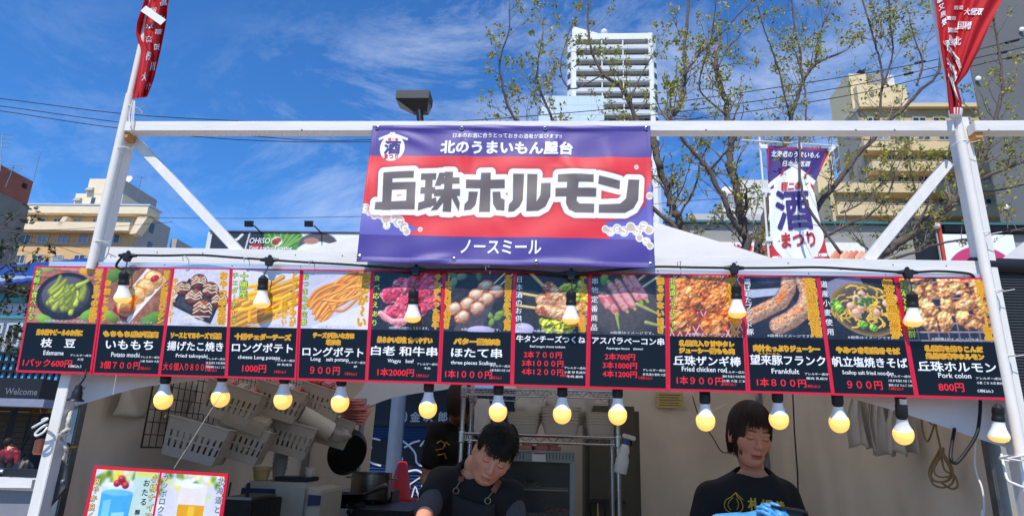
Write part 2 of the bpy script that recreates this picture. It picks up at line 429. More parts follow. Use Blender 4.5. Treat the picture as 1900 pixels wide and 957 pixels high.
# ============================================================ materials
white_wood = M('white_painted_wood', (226, 222, 216), .55, var=.09, scale=5, bump=.12, bscale=14, stretch=(.8, 5, 5))
white_wood_v = M('white_painted_post', (226, 222, 216), .55, var=.09, scale=5, bump=.12, bscale=14, stretch=(5, 5, .8))
raw_wood = M('raw_wood_end', (196, 140, 80), .8, var=.3, scale=14, bump=.2)
pipe_w = M('white_enamelled_pipe', (228, 222, 212), .3, var=.08, scale=4)
steel = M('galvanised_steel', (150, 152, 154), .38, .9, var=.2, scale=10)
chrome = M('chromed_wire', (175, 175, 178), .22, 1.0, var=.1)
alu = M('aluminium_strip', (214, 216, 220), .35, .6, var=.06, stretch=(1, 8, 8))
blackp = M('black_plastic', (24, 24, 27), .45, var=.2, scale=12)
blackrub = M('black_cable_rubber', (20, 20, 22), .55, var=.2, scale=20)
tie_w = M('white_nylon', (228, 228, 224), .5, var=.08)
red_border = M('red_print', (214, 18, 52), .32, var=.06, scale=5)
navy_field = M('navy_print', (12, 13, 20), .30, var=.2, scale=6, spec=.35)
t_white = M('white_print', (240, 240, 240), .35, var=.03)
t_red = M('red_ink', (236, 36, 50), .35, var=.04)
t_yel = M('yellow_ink', (252, 190, 32), .35, var=.05)
t_yel2 = M('orange_ink', (246, 172, 30), .35, var=.05)
t_grn = M('lime_ink', (206, 236, 84), .35, var=.05)
t_brn = M('dark_brown_ink', (70, 16, 8), .35, var=.05)
t_blk = M('black_ink', (20, 20, 22), .35, var=.05)
t_grey = M('grey_ink', (205, 208, 214), .35, var=.05)
printed = MCOL('printed_sheet', .28)
cloth_print = MCOL('printed_cloth', .62, bump=.25, bscale=900)

# ============================================================ the stall's white timber frame
XL = P(168, 461, .03).x; XR = P(1822, 470, .03).x
ZB = P(500, 247, .02).z; ZT = ZB+.042
st = thing('food_stall', 'white painted timber stall structure carrying the menu boards and banner', 'stall', (0, .05, 0))
p0 = P(238, 236, .03)
for (x0, y0), (x1, y1), wd in (((241, 232), (72, 950), .040), ((1777, 232), (1910, 930), .052)):
    a, b = P(x0, y0, .05), P(x1, y1, .05); d = (b-a).normalized(); foot = a+d*(a.z/-d.z)
    m = MB(); m.bar(foot, a+V(0, 0, .02), wd, .05, up=(0, 1, 0)); m.build('post', white_wood_v, st, bevel=.002)
a, b = P(238, 239, .0), P(2150, 238, .0)
m = MB(); m.bar(a, V(P(1765, 239, .0)), .045, .042, up=(0, 0, 1)); m.build('top_beam', white_wood, st, bevel=.002)
m = MB(); m.bar(P(1802, 239, .0), b, .045, .042); m.build('top_beam', white_wood, st, bevel=.002)
# braces
m = MB(); m.bar(P(248, 258, .06), P(452, 476, .06), .034, .045, up=(0, 1, 0)); m.build('brace', white_wood_v, st, bevel=.002)
m = MB(); m.bar(P(1757, 305, .06), P(1606, 488, .06), .034, .045, up=(0, 1, 0)); m.build('brace', white_wood_v, st, bevel=.002)
m = MB(); a = P(238, 254, .012); m.box(a, (.030, .05, .030)); a = P(1808, 254, .012); m.box(a, (.024, .05, .032)); m.build('end_block', raw_wood, st)
# lower rail: a wide plank behind the strip the boards are fixed to
m = MB(); ra, rb = P(186, 474, .03), P(1822, 502, .03); m.bar(ra, rb, .026, .062); m.build('rail_plank', white_wood, st, bevel=.002)
m = MB(); a, b = P(92, 493, .003), P(1824, 517, .003); m.bar(a, b, .010, .032); m.build('fixing_strip', alu, st)
m = MB()
for k in range(26):
    q = a.lerp(b, (k+.5)/26); m.ball(q+V(0, -.0055, .009*(1 if k % 2 else -.2)), .0024, 8, 5)
for k in range(18):
    q = ra.lerp(rb, (k+.3)/18); m.ball(q+V(0, -.0135, .012*(1 if k % 3 else -.6)), .0024, 8, 5)
for px in (560, 1310, 1588, 1660, 1835): m.ball(P(px, 241, -.0235), .003, 8, 5)
m.build('screw', steel, st)['kind'] = 'stuff'
tag(st, group=None)

# ============================================================ menu boards
SEAM_T = [65, 197, 322, 429, 560, 692, 825, 955, 1095, 1238, 1376, 1517, 1662, 1830]
SEAM_B = [30, 170, 295, 420, 550, 680, 815, 950, 1090, 1240, 1388, 1545, 1700, 1868]
def ytop(x): return 493+(x-65)*22/1765
def ybot(x): return 690+(x-30)*52/1838
def quad_fn(tl, tr, bl, br, w, h):
    def fn(x, y, lift):
        u, v = x/w, y/h
        q = (bl*(1-u)+br*u)*(1-v)+(tl*(1-u)+tr*u)*v
        return q+V(0, -lift, 0)
    return fn
def P_edamame(p):
    for k in range(9): p.pol([(0, k*.11), (1, k*.11-.05), (1, k*.11+.05), (0, k*.11+.1)], [(176, 104, 84), (196, 128, 108), (160, 92, 70)][k % 3])
    p.mottle(26, 14); p.over(p.aa(.02-(p.X-.75)), (214, 176, 150)) if 0 else None
    p.ell(.20, .80, .13, .07, (150, 176, 96), .3, .3); p.ell(.75, .86, .10, .16, (226, 222, 220), 0, .1); p.ell(.76, .74, .12, .05, (214, 160, 40), 0, .2)
    p.ell(.5, .38, .43, .34, (52, 48, 56), 0, .25, rim=(28, 26, 32)); p.ell(.5, .40, .35, .26, (88, 80, 88), 0, .3)
    p.mottle(14, 30, (np.hypot((p.X-.5)/.43, (p.Y-.38)/.34) < 1))
    r = np.random.default_rng(5)
    for k in range(34):
        a = r.uniform(.5, 2.2); x, y = r.normal(.5, .12), r.normal(.40, .08); l = r.uniform(.07, .13); c = r.uniform(.8, 1.15)
        p.seg([(x-l*math.cos(a), y-l*math.sin(a)), (x+.025*math.sin(a), y), (x+l*math.cos(a), y+l*math.sin(a))], r.uniform(.040, .056), (176*c, 184*c, 70*c), .45, .026, (104, 116, 30))
    p.ell(.86, .12, .12, .07, (120, 168, 60), .5, .3); p.ell(.25, .05, .14, .06, (130, 170, 60), -.3, .3)
def P_mochi(p):
    p.a[:] = (150, 96, 72); p.mottle(40, 10)
    p.ell(.1, .75, .16, .1, (92, 130, 44), .6, .4); p.ell(.30, .78, .1, .08, (120, 150, 60), -.5, .4); p.ell(.8, .1, .18, .09, (96, 140, 50), .4, .4); p.ell(.15, .12, .14, .07, (120, 150, 50), -.6, .4)
    p.pol([(.62, .88), (.97, .72), (.45, .03), (.16, .2)], (236, 234, 238)); p.pol([(.64, .82), (.90, .71), (.44, .10), (.23, .22)], (206, 202, 208)); p.pol([(.20, .30), (.42, .12), (.40, .05), (.16, .2)], (150, 30, 36))
    for x, y in ((.74, .70), (.63, .57), (.50, .45), (.37, .27)):
        p.emboss(.08, 16, p.ell(x, y, .16, .145, (240, 188, 122), -.5, .35, .25, rim=(206, 128, 60), rough=.08)); p.ell(x-.02, y-.04, .08, .05, (226, 120, 40), .4, .2, soft=.6)
    p.ell(.76, .72, .07, .05, (190, 34, 22), .5, .2, .4); p.seg([(.48, .40), (.45, .2), (.30, .2)], .025, (214, 96, 26), .3)
    p.mottle(10, 22)
def P_takoyaki(p):
    p.a[:] = (206, 202, 212); p.mottle(8, 3)
    p.pol([(.28, .80), (.92, .56), (.72, .03), (.02, .34)], (40, 36, 44)); p.pol([(.3, .76), (.86, .55), (.70, .10), (.08, .36)], (66, 60, 70))
    rr = np.random.default_rng(12)
    for x, y, r_ in ((.46, .74, .15), (.20, .62, .14), (.68, .60, .15), (.40, .48, .165), (.85, .42, .15), (.57, .28, .185)):
        al = p.ell(x, y, r_, r_*.95, (124, 62, 42), 0, .6, .3, rim=(66, 30, 22), rough=.08); p.emboss(.16, 14, al)
        for k in range(3):
            t = -.45+k*.5; p.seg([(x-r_*.85, y+r_*(t*.6+rr.uniform(-.2, .2))), (x-r_*.3, y+r_*(t*.7+.3)), (x+r_*.15, y+r_*(t*.5+rr.uniform(-.1, .2))), (x+r_*.6, y+r_*(t*.7+.2)), (x+r_*.85, y+r_*(t*.6-.1))], .009, (236, 214, 180), .1)
        for k in range(14): p.ell(x+rr.normal(0, r_*.3), y+r_*.4+rr.normal(0, r_*.2), .010, .007, (110, 120, 60))
    for k in range(3): p.seg([(.2+.1*k, .1+.03*k), (.35+.1*k, .16), (.5+.1*k, .06+.05*k)], .008, (236, 220, 200), 0)
    p.mottle(16, 30)
def P_cheesefries(p):
    p.a[:] = (222, 216, 222); p.mottle(6, 3); r = np.random.default_rng(8)
    for k in range(26):
        o = r.uniform(-.5, .42); s = r.uniform(.38, .55); x0 = r.uniform(-.2, .2); y0 = .12+o*.55+x0*.4
        c = r.uniform(.85, 1.12); p.seg([(x0, y0), (x0+.45, y0+.45*s), (x0+r.uniform(.8, 1.1), y0+.95*s)], r.uniform(.032, .045), (228*c, 166*c, 62*c), .4, None, (186, 112, 26))
    for k in range(7):
        x, y = r.uniform(.2, .9), r.uniform(.15, .62); p.seg([(x-.15, y+.02), (x, y+.05), (x+.12, y+.12)], .03, (250, 184, 34), .25); p.seg([(x, y), (x+.01, y-.13)], .022, (246, 172, 26), .3, .03)
    p.pol([(.35, 0), (1, 0), (1, .24)], (216, 210, 220)); p.mottle(10, 20)
def P_longfries(p):
    p.a[:] = (196, 194, 208); p.mottle(8, 3); p.pol([(0, .55), (.55, .82), (1, .9), (1, .2), (.2, 0), (0, .1)], (206, 200, 214)); r = np.random.default_rng(9)
    for k in range(30):
        t = r.uniform(0, 1); x0, y0 = .06+.28*t+r.normal(0, .03), .10+.14*(1-t)*2; b = r.uniform(-.12, .12)
        c = r.uniform(.85, 1.15); x1, y1 = r.uniform(.75, 1.1), r.uniform(.6, 1.05)
        p.seg([(q.x, q.y) for q in smooth_path([(x0, y0, 0), (x0+.12, y0+.16+b*.3, 0), (x0*.5+x1*.5, (y0+y1)/2+b, 0), (x1-.08, y1-.12, 0), (x1, y1, 0)], 4)], r.uniform(.018, .026), (238*c, 158*c, 70*c), .45, None, (206, 100, 30))
    p.pol([(.16, .02), (1, .42), (1, 0), (.16, 0)], (226, 222, 232)); p.mottle(8, 24)
def meatmarble(p, al, amt=60):
    n = p.noise(14, 4); m = np.clip((n-.56)*7, 0, 1)*al; p.over(m*.55, (244, 196, 196))
def P_wagyu(p):
    p.a[:] = (44, 42, 50); p.mottle(24, 5); p.seg([(.55, .35), (1.02, .97)], .012, (226, 206, 160)); p.seg([(.4, .15), (1.05, .72)], .012, (226, 206, 160))
    r = np.random.default_rng(4)
    for x, y, a, b in ((.82, .84, .15, .10), (.64, .74, .16, .11), (.80, .62, .16, .12), (.45, .66, .17, .12), (.66, .5, .17, .12), (.26, .52, .18, .12), (.88, .42, .13, .10), (.48, .38, .18, .12), (.72, .30, .12, .09), (.30, .24, .19, .12), (.45, .16, .16, .08)):
        al = p.ell(x, y, a, b, (196, 56, 82), r.uniform(-.4, .9), .45, .15, rim=(214, 104, 122), rough=.25); meatmarble(p, al); p.emboss(.16, 14, al)
    p.seg([(.12, .24), (.3, .12), (.5, .14)], .04, (232, 160, 164), .4); p.mottle(18, 26)
def leafy(p, x, y, s, rot, col):
    for k in range(3): p.ell(x+s*.5*math.cos(rot+k*2.1), y+s*.5*math.sin(rot+k*2.1), s*.6, s*.34, col, rot+k*2.1, .35, rim=tuple(c*.6 for c in col))
def P_scallop(p):
    p.a[:] = (48, 48, 52); p.mottle(20, 4); leafy(p, .14, .82, .17, .2, (126, 150, 112)); leafy(p, .48, .90, .13, .7, (100, 130, 70)); leafy(p, .9, .3, .15, 1.4, (124, 150, 60)); leafy(p, .72, .2, .12, .2, (120, 150, 70))
    p.pol([(.86, .72), (.55, .02), (.15, 0), (.2, .2)], (78, 70, 76)); p.seg([(.55, .55), (.94, .95)], .012, (226, 212, 176)); p.seg([(.6, .5), (1.0, .88)], .012, (226, 212, 176))
    for x, y in ((.60, .68), (.76, .62), (.46, .55), (.62, .50), (.33, .42), (.48, .36), (.14, .34), (.27, .22)):
        al = p.ell(x, y, .125, .10, (214, 152, 118), .4, .45, rim=(150, 76, 52), rough=.16); p.emboss(.14, 18, al); p.ell(x+.01, y+.02, .078, .066, (230, 200, 166), .4, .35, .15, rim=(206, 156, 124), rough=.12)
    p.ell(.55, .02, .2, .07, (196, 180, 214), 0, .2); p.mottle(16, 26)
def P_tsukune(p):
    p.a[:] = (46, 46, 50); p.mottle(18, 4)
    for x, y in ((.55, .12), (.68, .08), (.45, .10), (.76, .16), (.9, .62), (.84, .55), (.7, .66), (.88, .36), (.97, .5)): p.emboss(.3, 12, p.ell(x, y, .14, .09, (176, 186, 54), x*5, .45, rim=(112, 130, 30), rough=.4))
    p.seg([(.12, .95), (.40, .66)], .022, (222, 190, 120)); p.seg([(.05, .57), (.36, .52)], .018, (222, 190, 120)); p.seg([(.02, .39), (.34, .35)], .018, (222, 190, 120))
    for a, b in (((.36, .48), (.6, .44)), ((.46, .66), (.74, .34)), ((.36, .34), (.92, .18)), ((.86, .36), (.96, .34))):
        al = p.seg([a, ((a[0]+b[0])/2, (a[1]+b[1])/2+.02), b], .088, (224, 178, 134), .45, None, (190, 130, 84)); n = p.noise(11, 3); p.over(np.clip((n-.56)*9, 0, 1)*al*.8, (160, 70, 36)); p.emboss(.12, 20, al)
    p.ell(.1, .05, .16, .09, (200, 190, 220), 0, .2); p.mottle(14, 28)
def P_asparagus(p):
    p.a[:] = (52, 50, 54); p.mottle(10, 5); p.ell(.45, .38, .55, .42, (86, 78, 78), 0, .2, rim=(60, 54, 56)); leafy(p, .18, .86, .17, .4, (120, 168, 70)); p.ell(.3, .93, .12, .07, (130, 180, 70), .3, .4)
    p.seg([(.5, .65), (.92, 1.0)], .016, (224, 200, 156)); p.seg([(.6, .60), (1.02, .9)], .016, (224, 200, 156))
    for x, y, l in ((.30, .62, .26), (.40, .66, .22), (.52, .70, .30), (.60, .72, .30), (.24, .46, .22), (.36, .52, .24), (.46, .56, .24), (.16, .50, .16)):
        dx, dy = .55*l, -.85*l; p.seg([(x-dx*.5, y-dy*.5), (x+dx*1.0, y+dy*1.0)], .030, (150, 176, 62), .3, .02)
        al = p.seg([(x-dx*.3, y-dy*.3), (x+dx*.7, y+dy*.7)], .052, (224, 160, 160), .4, None, (196, 110, 112)); n = p.noise(16, 3); p.over(np.clip((n-.55)*8, 0, 1)*al*.6, (196, 60, 56))
    p.seg([(.34, .28), (.38, .08)], .022, (150, 170, 70), .3, .008); p.seg([(.62, .43), (.9, .3)], .024, (166, 170, 84), .3, .012); p.seg([(.74, .18), (1, .12)], .024, (160, 160, 100), .3, .012); p.mottle(14, 26)
def P_chicken(p):
    p.a[:] = (150, 44, 36); p.mottle(16, 4)
    for k in range(-6, 14): p.seg([(k*.11, 0), (k*.11+.5, 1)], .006, (232, 214, 210), 0); p.seg([(k*.11, 1), (k*.11+.5, 0)], .006, (232, 214, 210), 0)
    r = np.random.default_rng(3)
    for x, y, a, b in ((.5, .80, .24, .17), (.16, .72, .15, .14), (.84, .74, .14, .14), (.36, .56, .22, .18), (.68, .52, .26, .22), (.2, .26, .2, .2), (.62, .18, .22, .16), (.16, .48, .15, .13), (.86, .34, .14, .16)):
        al = p.ell(x, y, a, b, (214, 122, 52), r.uniform(0, 3), .5, rim=(150, 66, 24), rough=.35); n = p.noise(9, 4); p.over(np.clip((n-.50)*5, 0, 1)*al*.8, (240, 176, 110)); p.over(np.clip((.42-n)*6, 0, 1)*al*.7, (164, 70, 22)); p.emboss(.20, 10, al); p.emboss(.09, 24, al)
        for k in range(5): p.ell(x+r.normal(0, a*.4), y+r.normal(0, b*.4), a*.09, b*.06, (252, 226, 190), r.uniform(0, 3), 0, soft=.9)
    p.mottle(18, 26)
def P_sausage(p):
    p.a[:] = (40, 40, 52); p.mottle(26, 3); p.ell(.4, .9, .3, .16, (104, 100, 112), .2, .2, soft=.9); p.pol([(0, .66), (.50, .70), (.48, .60), (.1, .55), (0, .57)], (176, 182, 200))
    for pts, r_ in (([(.05, .28), (.25, .38), (.48, .5), (.60, .68), (.62, .82)], .105), ([(.42, .17), (.60, .26), (.80, .42), (.88, .62), (.82, .84)], .12)):
        al = p.seg(pts, r_, (206, 166, 136), .5, None, (166, 118, 90)); al2 = np.clip(p.noise(5, 2)*1.5-.3, 0, 1)
        q = Pic(p.w, p.h, (0, 0, 0), p.nx); m = q.seg([(x-.01, y+.03) for x, y in pts], r_*.42, (1, 1, 1), 0); p.over(m*al2*.9, (222, 112, 36))
        n = p.noise(40, 2); p.over(np.clip((n-.62)*10, 0, 1)*al*.5, (110, 70, 50)); p.emboss(.10, 24, al)
    p.mottle(12, 26)
def P_noodles(p):
    p.a[:] = (34, 34, 42); p.mottle(14, 4); p.pol([(.05, .78), (.5, .98), (.6, .7), (.1, .55)], (130, 128, 150)); p.ell(.55, .42, .47, .36, (70, 66, 60), -.3, .4, rim=(150, 120, 70)); r = np.random.default_rng(6)
    for k in range(75):
        a = r.uniform(0, 6.3); d = r.uniform(.05, .33); x, y = .55+d*math.cos(a)*1.1, .45+d*math.sin(a)*.8; b = r.uniform(0, 6.3); l = r.uniform(.05, .12); c = r.uniform(.8, 1.15)
        p.seg([(x+l*math.cos(b+t), y+.8*l*math.sin(b+t)) for t in (0, .7, 1.4, 2.1)], .012, (226*c, 184*c, 74*c), .3, None, (180, 128, 34))
    for k in range(12): p.ell(.55+r.normal(0, .13), .48+r.normal(0, .09), .060, .048, (226, 182, 154), r.uniform(0, 3), .35, rim=(190, 120, 96), rough=.3)
    for k in range(22): p.ell(.56+r.normal(0, .06), .54+r.normal(0, .05), .022, .018, (60, 116, 40), 0, .3)
    for x, y in ((.16, .5), (.2, .42), (.9, .36), (.5, .2), (.62, .16)): p.emboss(.25, 16, p.ell(x, y, .06, .06, (122, 172, 56), 0, .4, rough=.5))
    p.mottle(12, 28)
def P_horumon(p):
    p.a[:] = (44, 42, 50); p.mottle(16, 4)
    for k in range(10): p.seg([(0, k*.105), (1, k*.105+.02)], .009, (150, 140, 150), .5); p.seg([(k*.12, 0), (k*.12-.03, 1)], .008, (128, 118, 128), .5)
    r = np.random.default_rng(2)
    for k, (x, y) in enumerate(((.1, .76), (.3, .78), (.52, .82), (.72, .80), (.9, .72), (.2, .60), (.42, .64), (.62, .66), (.82, .58), (.3, .40), (.52, .46), (.72, .46), (.9, .42), (.24, .26), (.46, .26), (.68, .28), (.86, .24))):
        a = r.uniform(0, 3.1); al = p.ell(x, y, .155, .092, (230, 164, 100), a, .5, rim=(190, 100, 44), rough=.32); n = p.noise(9, 3); p.over(np.clip((n-.60)*9, 0, 1)*al*.75, (110, 54, 40)); p.over(np.clip((.42-n)*6, 0, 1)*al*.6, (250, 206, 156)); p.emboss(.2, 10, al); p.emboss(.12, 22, al)
    p.mottle(20, 26)
MENU = [
 dict(f=P_edamame, l=('気軽に食べれる', 'g'), r=('おつまみの定番', 'y'), cap=['日本酒やビールのお供に'], cs=.70, ti='枝　豆', ro='Edamame', pr=['1パック600円'], al=['アレルギー成分', '大豆'], lab='menu board with green edamame pods heaped in a dark bowl'),
 dict(f=P_mochi, l=('　お酒と合う', 'y'), r=('甘タレが相性バツグン', 'y'), cap=['もちもち感が最高'], cs=.92, ti='いももち', ro='Potato mochi', pr=['3個７００円'], al=['アレルギー成分', '小麦 乳成分 大豆'], lab='menu board with golden potato mochi cakes lined up on a white plate'),
 dict(f=P_takoyaki, l=('　中はジューシー', 'y'), r=('おやつの定番', 'Y'), cap=['ソースとマヨネーズで最高'], cs=.9, ti='揚げたこ焼き', ro='Fried takoyaki', pr=['大６個入り８００円'], al=['アレルギー成分', '卵 乳成分 大豆 豚肉', '牛肉 鶏肉 りんご ごま'], lab='menu board with brown takoyaki balls striped with white sauce'),
 dict(f=P_cheesefries, l=('チェダーチーズ', 'g'), l2='十勝産', r=('とろ〜りチーズが', 'y'), r2='美味しい', cap=['十勝チェダーチーズ'], cs=.9, ti='ロングポテト', ro='cheese Long potato', pr=['1000円'], al=['アレルギー成分', '卵 乳成分'], lab='menu board with thick fries under melted yellow cheese'),
 dict(f=P_longfries, l=('おつまみの定番', 'g'), r=('超なが〜い', 'Y'), cap=['チーズが嫌いな方は', '塩味'], cs=.66, ti='ロングポテト', ro='Long　salt potato', pr=['９００円'], al=['アレルギー成分', '卵'], lab='menu board with long plain fries in a pale paper tray'),
 dict(f=P_wagyu, l=('食べ応えあり', 'g'), r=('サシが入った和牛', 'y'), cap=['柔らかい部位 食べやすい'], cs=.86, ti='白老 和牛串', ro='Wagyu　beef', pr=['1本2000円'], al=['アレルギー成分', '牛肉'], lab='menu board with raw pink marbled beef skewers on black slate', nt='※提供時は加熱しております。'),
 dict(f=P_scallop, l=('1本に貝柱3個付き', 'y'), r=('北海道産のほたて使用', 'y'), cap=['バター醤油味'], cs=.72, ti='ほたて串', ro='three pieces Scallops', pr=['1本1０００円'], al=['アレルギー成分', '小麦 乳成分 大豆 さば'], lab='menu board with cream coloured scallop skewers and ivy leaves'),
 dict(f=P_tsukune, l=('日本酒のお供に', 'w'), r=('チーズのアクセントが抜群', 'y'), cap=[], ti='牛タンチーズつくね', ro='Beef tongue cheese tsukune', pr=['2本７００円', '3本1０００円', '4本1２００円'], al=['アレルギー成分', '小麦 卵 乳成分', '牛肉 豚肉'], lab='menu board with three browned meat sausages on bamboo sticks and lettuce'),
 dict(f=P_asparagus, l=('串物定番商品', 'w'), r=('揺るぎない旨さ', 'y'), cap=[], ti='アスパラベーコン串', ro='Asparagus bacon　skewer', pr=['2本700円', '3本1000円', '4本1200円'], al=['アレルギー成分', '卵 乳成分 豚肉 大豆'], lab='menu board with pink bacon rolls around green asparagus'),
 dict(f=P_chicken, l=('北海道ソウルフード', 'g'), r=('札幌黄生玉葱タレ', 'Y'), cap=['札幌黄入り甘辛タレ', 'ジューシー鶏もも肉'], cs=.8, ti='丘珠ザンギ棒', ro='Fried chicken rod', pr=['1本９００円'], al=['アレルギー成分', '鶏肉 乳成分 牛肉 豚肉', '小麦 大豆 ごま'], lab='menu board with orange glazed fried chicken lumps on a red grid'),
 dict(f=P_sausage, l=('選ばれたブランド豚', 'w'), r=('石狩望来豚使用', 'Y'), cap=['肉汁たっぷりジューシー'], cs=.92, ti='望来豚フランク', ro='Frankfult', pr=['1本８００円'], al=['アレルギー成分', '豚肉 乳成分'], lab='menu board with two thick curved grilled sausages beside a knife', sm='もうらいとん'),
 dict(f=P_noodles, l=('道産小麦使用', 'w'), r=('帆立の風味豊か', 'Y'), cap=['やみつき塩焼きそば'], cs=.88, ti='帆立塩焼きそば', ro='Scallop salt fried noodles', pr=['９００円'], al=['アレルギー成分', '小麦 卵 乳成分 大豆 ごま', '豚肉 エビ りんご さば'], lab='menu board with yellow fried noodles in a round pan'),
 dict(f=P_horumon, l=('お酒と相性抜群', 'g'), r=('当店ナンバー1商品', 'y'), cap=['札幌黄を練りこんだ', '絶品味噌辛ホルモン'], cs=.72, ti='丘珠ホルモン', ro='Pork colon', pr=['800円'], al=['アレルギー成分', '小麦 ごま 大豆 豚肉'], lab='menu board with chunks of grilled pork offal on a wire grill'),
]
Y_LAY = [(t_yel, .10, .0009), (t_brn, .026, .0012), (t_yel2, .0, .0015)]
y_LAY = [(t_yel, .085, .0009), (t_brn, .022, .0012), (t_yel2, -.004, .0015)]
G_LAY = [(t_blk, .07, .0009), (t_grn, .012, .0012)]
W_LAY = [(t_blk, .05, .0009), (t_white, .008, .0012)]
LAYS = {'y': y_LAY, 'Y': Y_LAY, 'g': G_LAY, 'w': W_LAY}
for i, d in enumerate(MENU):
    y0 = -.008-.0015*(i % 2)
    tl, tr = P(SEAM_T[i], ytop(SEAM_T[i]), y0), P(SEAM_T[i+1], ytop(SEAM_T[i+1]), y0)
    bl, br = P(SEAM_B[i], ybot(SEAM_B[i]), y0), P(SEAM_B[i+1], ybot(SEAM_B[i+1]), y0)
    bl.y += random.uniform(-.005, .003); br.y = bl.y+random.uniform(-.003, .003); gp = (tr-tl)*.0006; tl, bl, tr, br = tl+gp, bl+gp, tr-gp, br-gp
    w_, h_ = ((tr-tl).length+(br-bl).length)/2, ((tl-bl).length+(tr-br).length)/2
    fn = quad_fn(tl, tr, bl, br, w_, h_)
    t = thing('menu_board', d['lab'], 'menu board', (bl+br)/2, 'menu boards in a row under the stall rail')
    bk = V(0, .004, 0)
    m = MB(); m.sheet(lambda u, v: fn(w_*u, h_*v, 0), 8, 8); m.sheet(lambda u, v: fn(w_*u, h_*v, -.004), 8, 8)
    for q0, q1 in ((bl, br), (br, tr), (tr, tl), (tl, bl)): m.poly([q0, q1, q1+bk, q0+bk])
    m.build('border_sheet', red_border, t)
    bx = .026*w_
    m = MB(); m.sheet(lambda u, v: fn(bx+(w_-2*bx)*u, bx*1.1+(h_*.457-bx*1.1)*v, .0003), 8, 8); m.build('caption_field', navy_field, t, smooth='all')
    px0, px1, py0, py1 = bx, w_-bx, h_*.455, h_-bx*.9
    pc = Pic(1.0, (py1-py0)/(px1-px0), (60, 60, 60), 124); d['f'](pc)
    pc.sheet('food_photo', lambda x, y, l: fn(px0+x*(px1-px0), py0+y*(px1-px0), .0006), printed, t)
    def letters(name, *calls):
        Lt = Letters(fn)
        for kind, a, k in calls: getattr(Lt, kind)(*a, **k)
        Lt.build(name, t)
    lt, lk = d['l']; rt, rk = d['r']
    cs = .086*w_
    letters('side_lettering', ('column', (lt, .066*w_, h_*.965, h_*.475, cs, None), dict(layers=LAYS[lk])))
    if 'l2' in d: letters('side_lettering', ('column', (d['l2'], .19*w_, h_*.965, h_*.72, cs*1.3, None), dict(layers=LAYS[lk])))
    letters('side_lettering', ('column', (rt, (.912 if rk == 'y' else .885)*w_, h_*.97, h_*.47, cs*(1.05 if rk == 'y' else 1.5), None), dict(layers=LAYS[rk])))
    if 'r2' in d: letters('side_lettering', ('column', (d['r2'], .79*w_, h_*.70, h_*.48, cs*.9, None), dict(layers=LAYS[rk])))
    letters('note_lettering', ('line', (d.get('nt', '※画像はイメージです。'), .55*w_, .475*h_, .016*h_+.003, t_grey), dict(w=.55*w_, off=.01, lift=.0018)))
    cp = d['cap']
    for k, c in enumerate(cp):
        yy = .368*h_ if len(cp) == 1 else (.396-.060*k)*h_
        letters('caption_lettering', ('line', (c, .5*w_, yy, (.050 if len(cp) == 1 else .046)*h_, None), dict(w=d['cs']*w_*(.88 if k == 0 or len(c) > 3 else .3), layers=Y_LAY)))
    big = len(d['pr']) > 1
    tw = {2: .46, 3: .58, 4: .70, 6: .86}.get(len(d['ti'].replace('　', '').replace(' ', '')), .91)
    ty = (.405 if big else (.272 if len(cp) < 2 else .252))*h_
    letters('name_lettering', ('line', (d['ti'], .5*w_, ty, .080*h_ if not big else .060*h_, t_white), dict(w=tw*w_, off=.020, lift=.0009)))
    if 'sm' in d: letters('reading_lettering', ('line', (d['sm'], .28*w_, .325*h_, .020*h_, t_yel), dict(w=.26*w_, lift=.0009)))
    letters('translation_lettering', ('line', (d['ro'], .46*w_, (.338 if big else .182)*h_, .040*h_ if not big else .024*h_, t_white), dict(w=min(.62, .030*len(d['ro'])+.06)*w_*(.75 if big else 1), off=.010, lift=.0009)))
    for k, c in enumerate(d['pr']):
        n = sum(1.0 if ord(q) > 255 else .55 for q in c)
        if big: letters('price_lettering', ('line', (c, .40*w_, (.270-.072*k)*h_, .056*h_, t_red), dict(w=.090*n*w_, off=.020, lift=.0009)))
        else: letters('price_lettering', ('line', (c, .40*w_, .088*h_, .066*h_, t_red), dict(w=min(.70, .105*n)*w_, off=.020, lift=.0009)))
    letters('tax_lettering', ('line', ('（税込）', .77*w_ if not big else .72*w_, .066*h_ if not big else .1*h_, .024*h_, t_white if i in (0, 12) else t_red), dict(w=.17*w_, lift=.0009)))
    letters('allergen_lettering', *[('line', (c, .83*w_, (.165-.036*k)*h_, .020*h_, t_white), dict(w=min(.28, .042*len(c))*w_, off=.008, lift=.0012)) for k, c in enumerate(d['al'])])

# ============================================================ big stall banner
b_tl, b_tr, b_bl, b_br = (108, 52), (1787, 58), (12, 878), (1815, 915)        # corners in an enlarged view of the photo
def c2p(x, y): return 660+x/3.2759, 220+y/3.2759
Wn, Hn = 1.06, .50
bq = [P(*c2p(*b_tl), -.03), P(*c2p(*b_tr), -.03), P(*c2p(*b_bl), -.05), P(*c2p(*b_br), -.05)]
def to_uv(x, y):
    v = (y-52)/826.0
    for _ in range(3):
        xl, xr = b_tl[0]+(b_bl[0]-b_tl[0])*v, b_tr[0]+(b_br[0]-b_tr[0])*v; u = (x-xl)/(xr-xl)
        yt, yb = b_tl[1]+(b_tr[1]-b_tl[1])*u, b_bl[1]+(b_br[1]-b_bl[1])*u; v = (y-yt)/(yb-yt)
    return u*Wn, (1-v)*Hn
def ridge(x, y, a, b, wd, amp):
    (ax, ay), (bx, by) = a, b; dx, dy = bx-ax, by-ay; l2 = dx*dx+dy*dy; t = ((x-ax)*dx+(y-ay)*dy)/l2
    tt = max(0, min(1, t)); d = math.hypot(x-ax-tt*dx, y-ay-tt*dy); f = math.sin(math.pi*max(.03, min(.97, t)))
    return amp*f*math.exp(-(d/wd)**2)
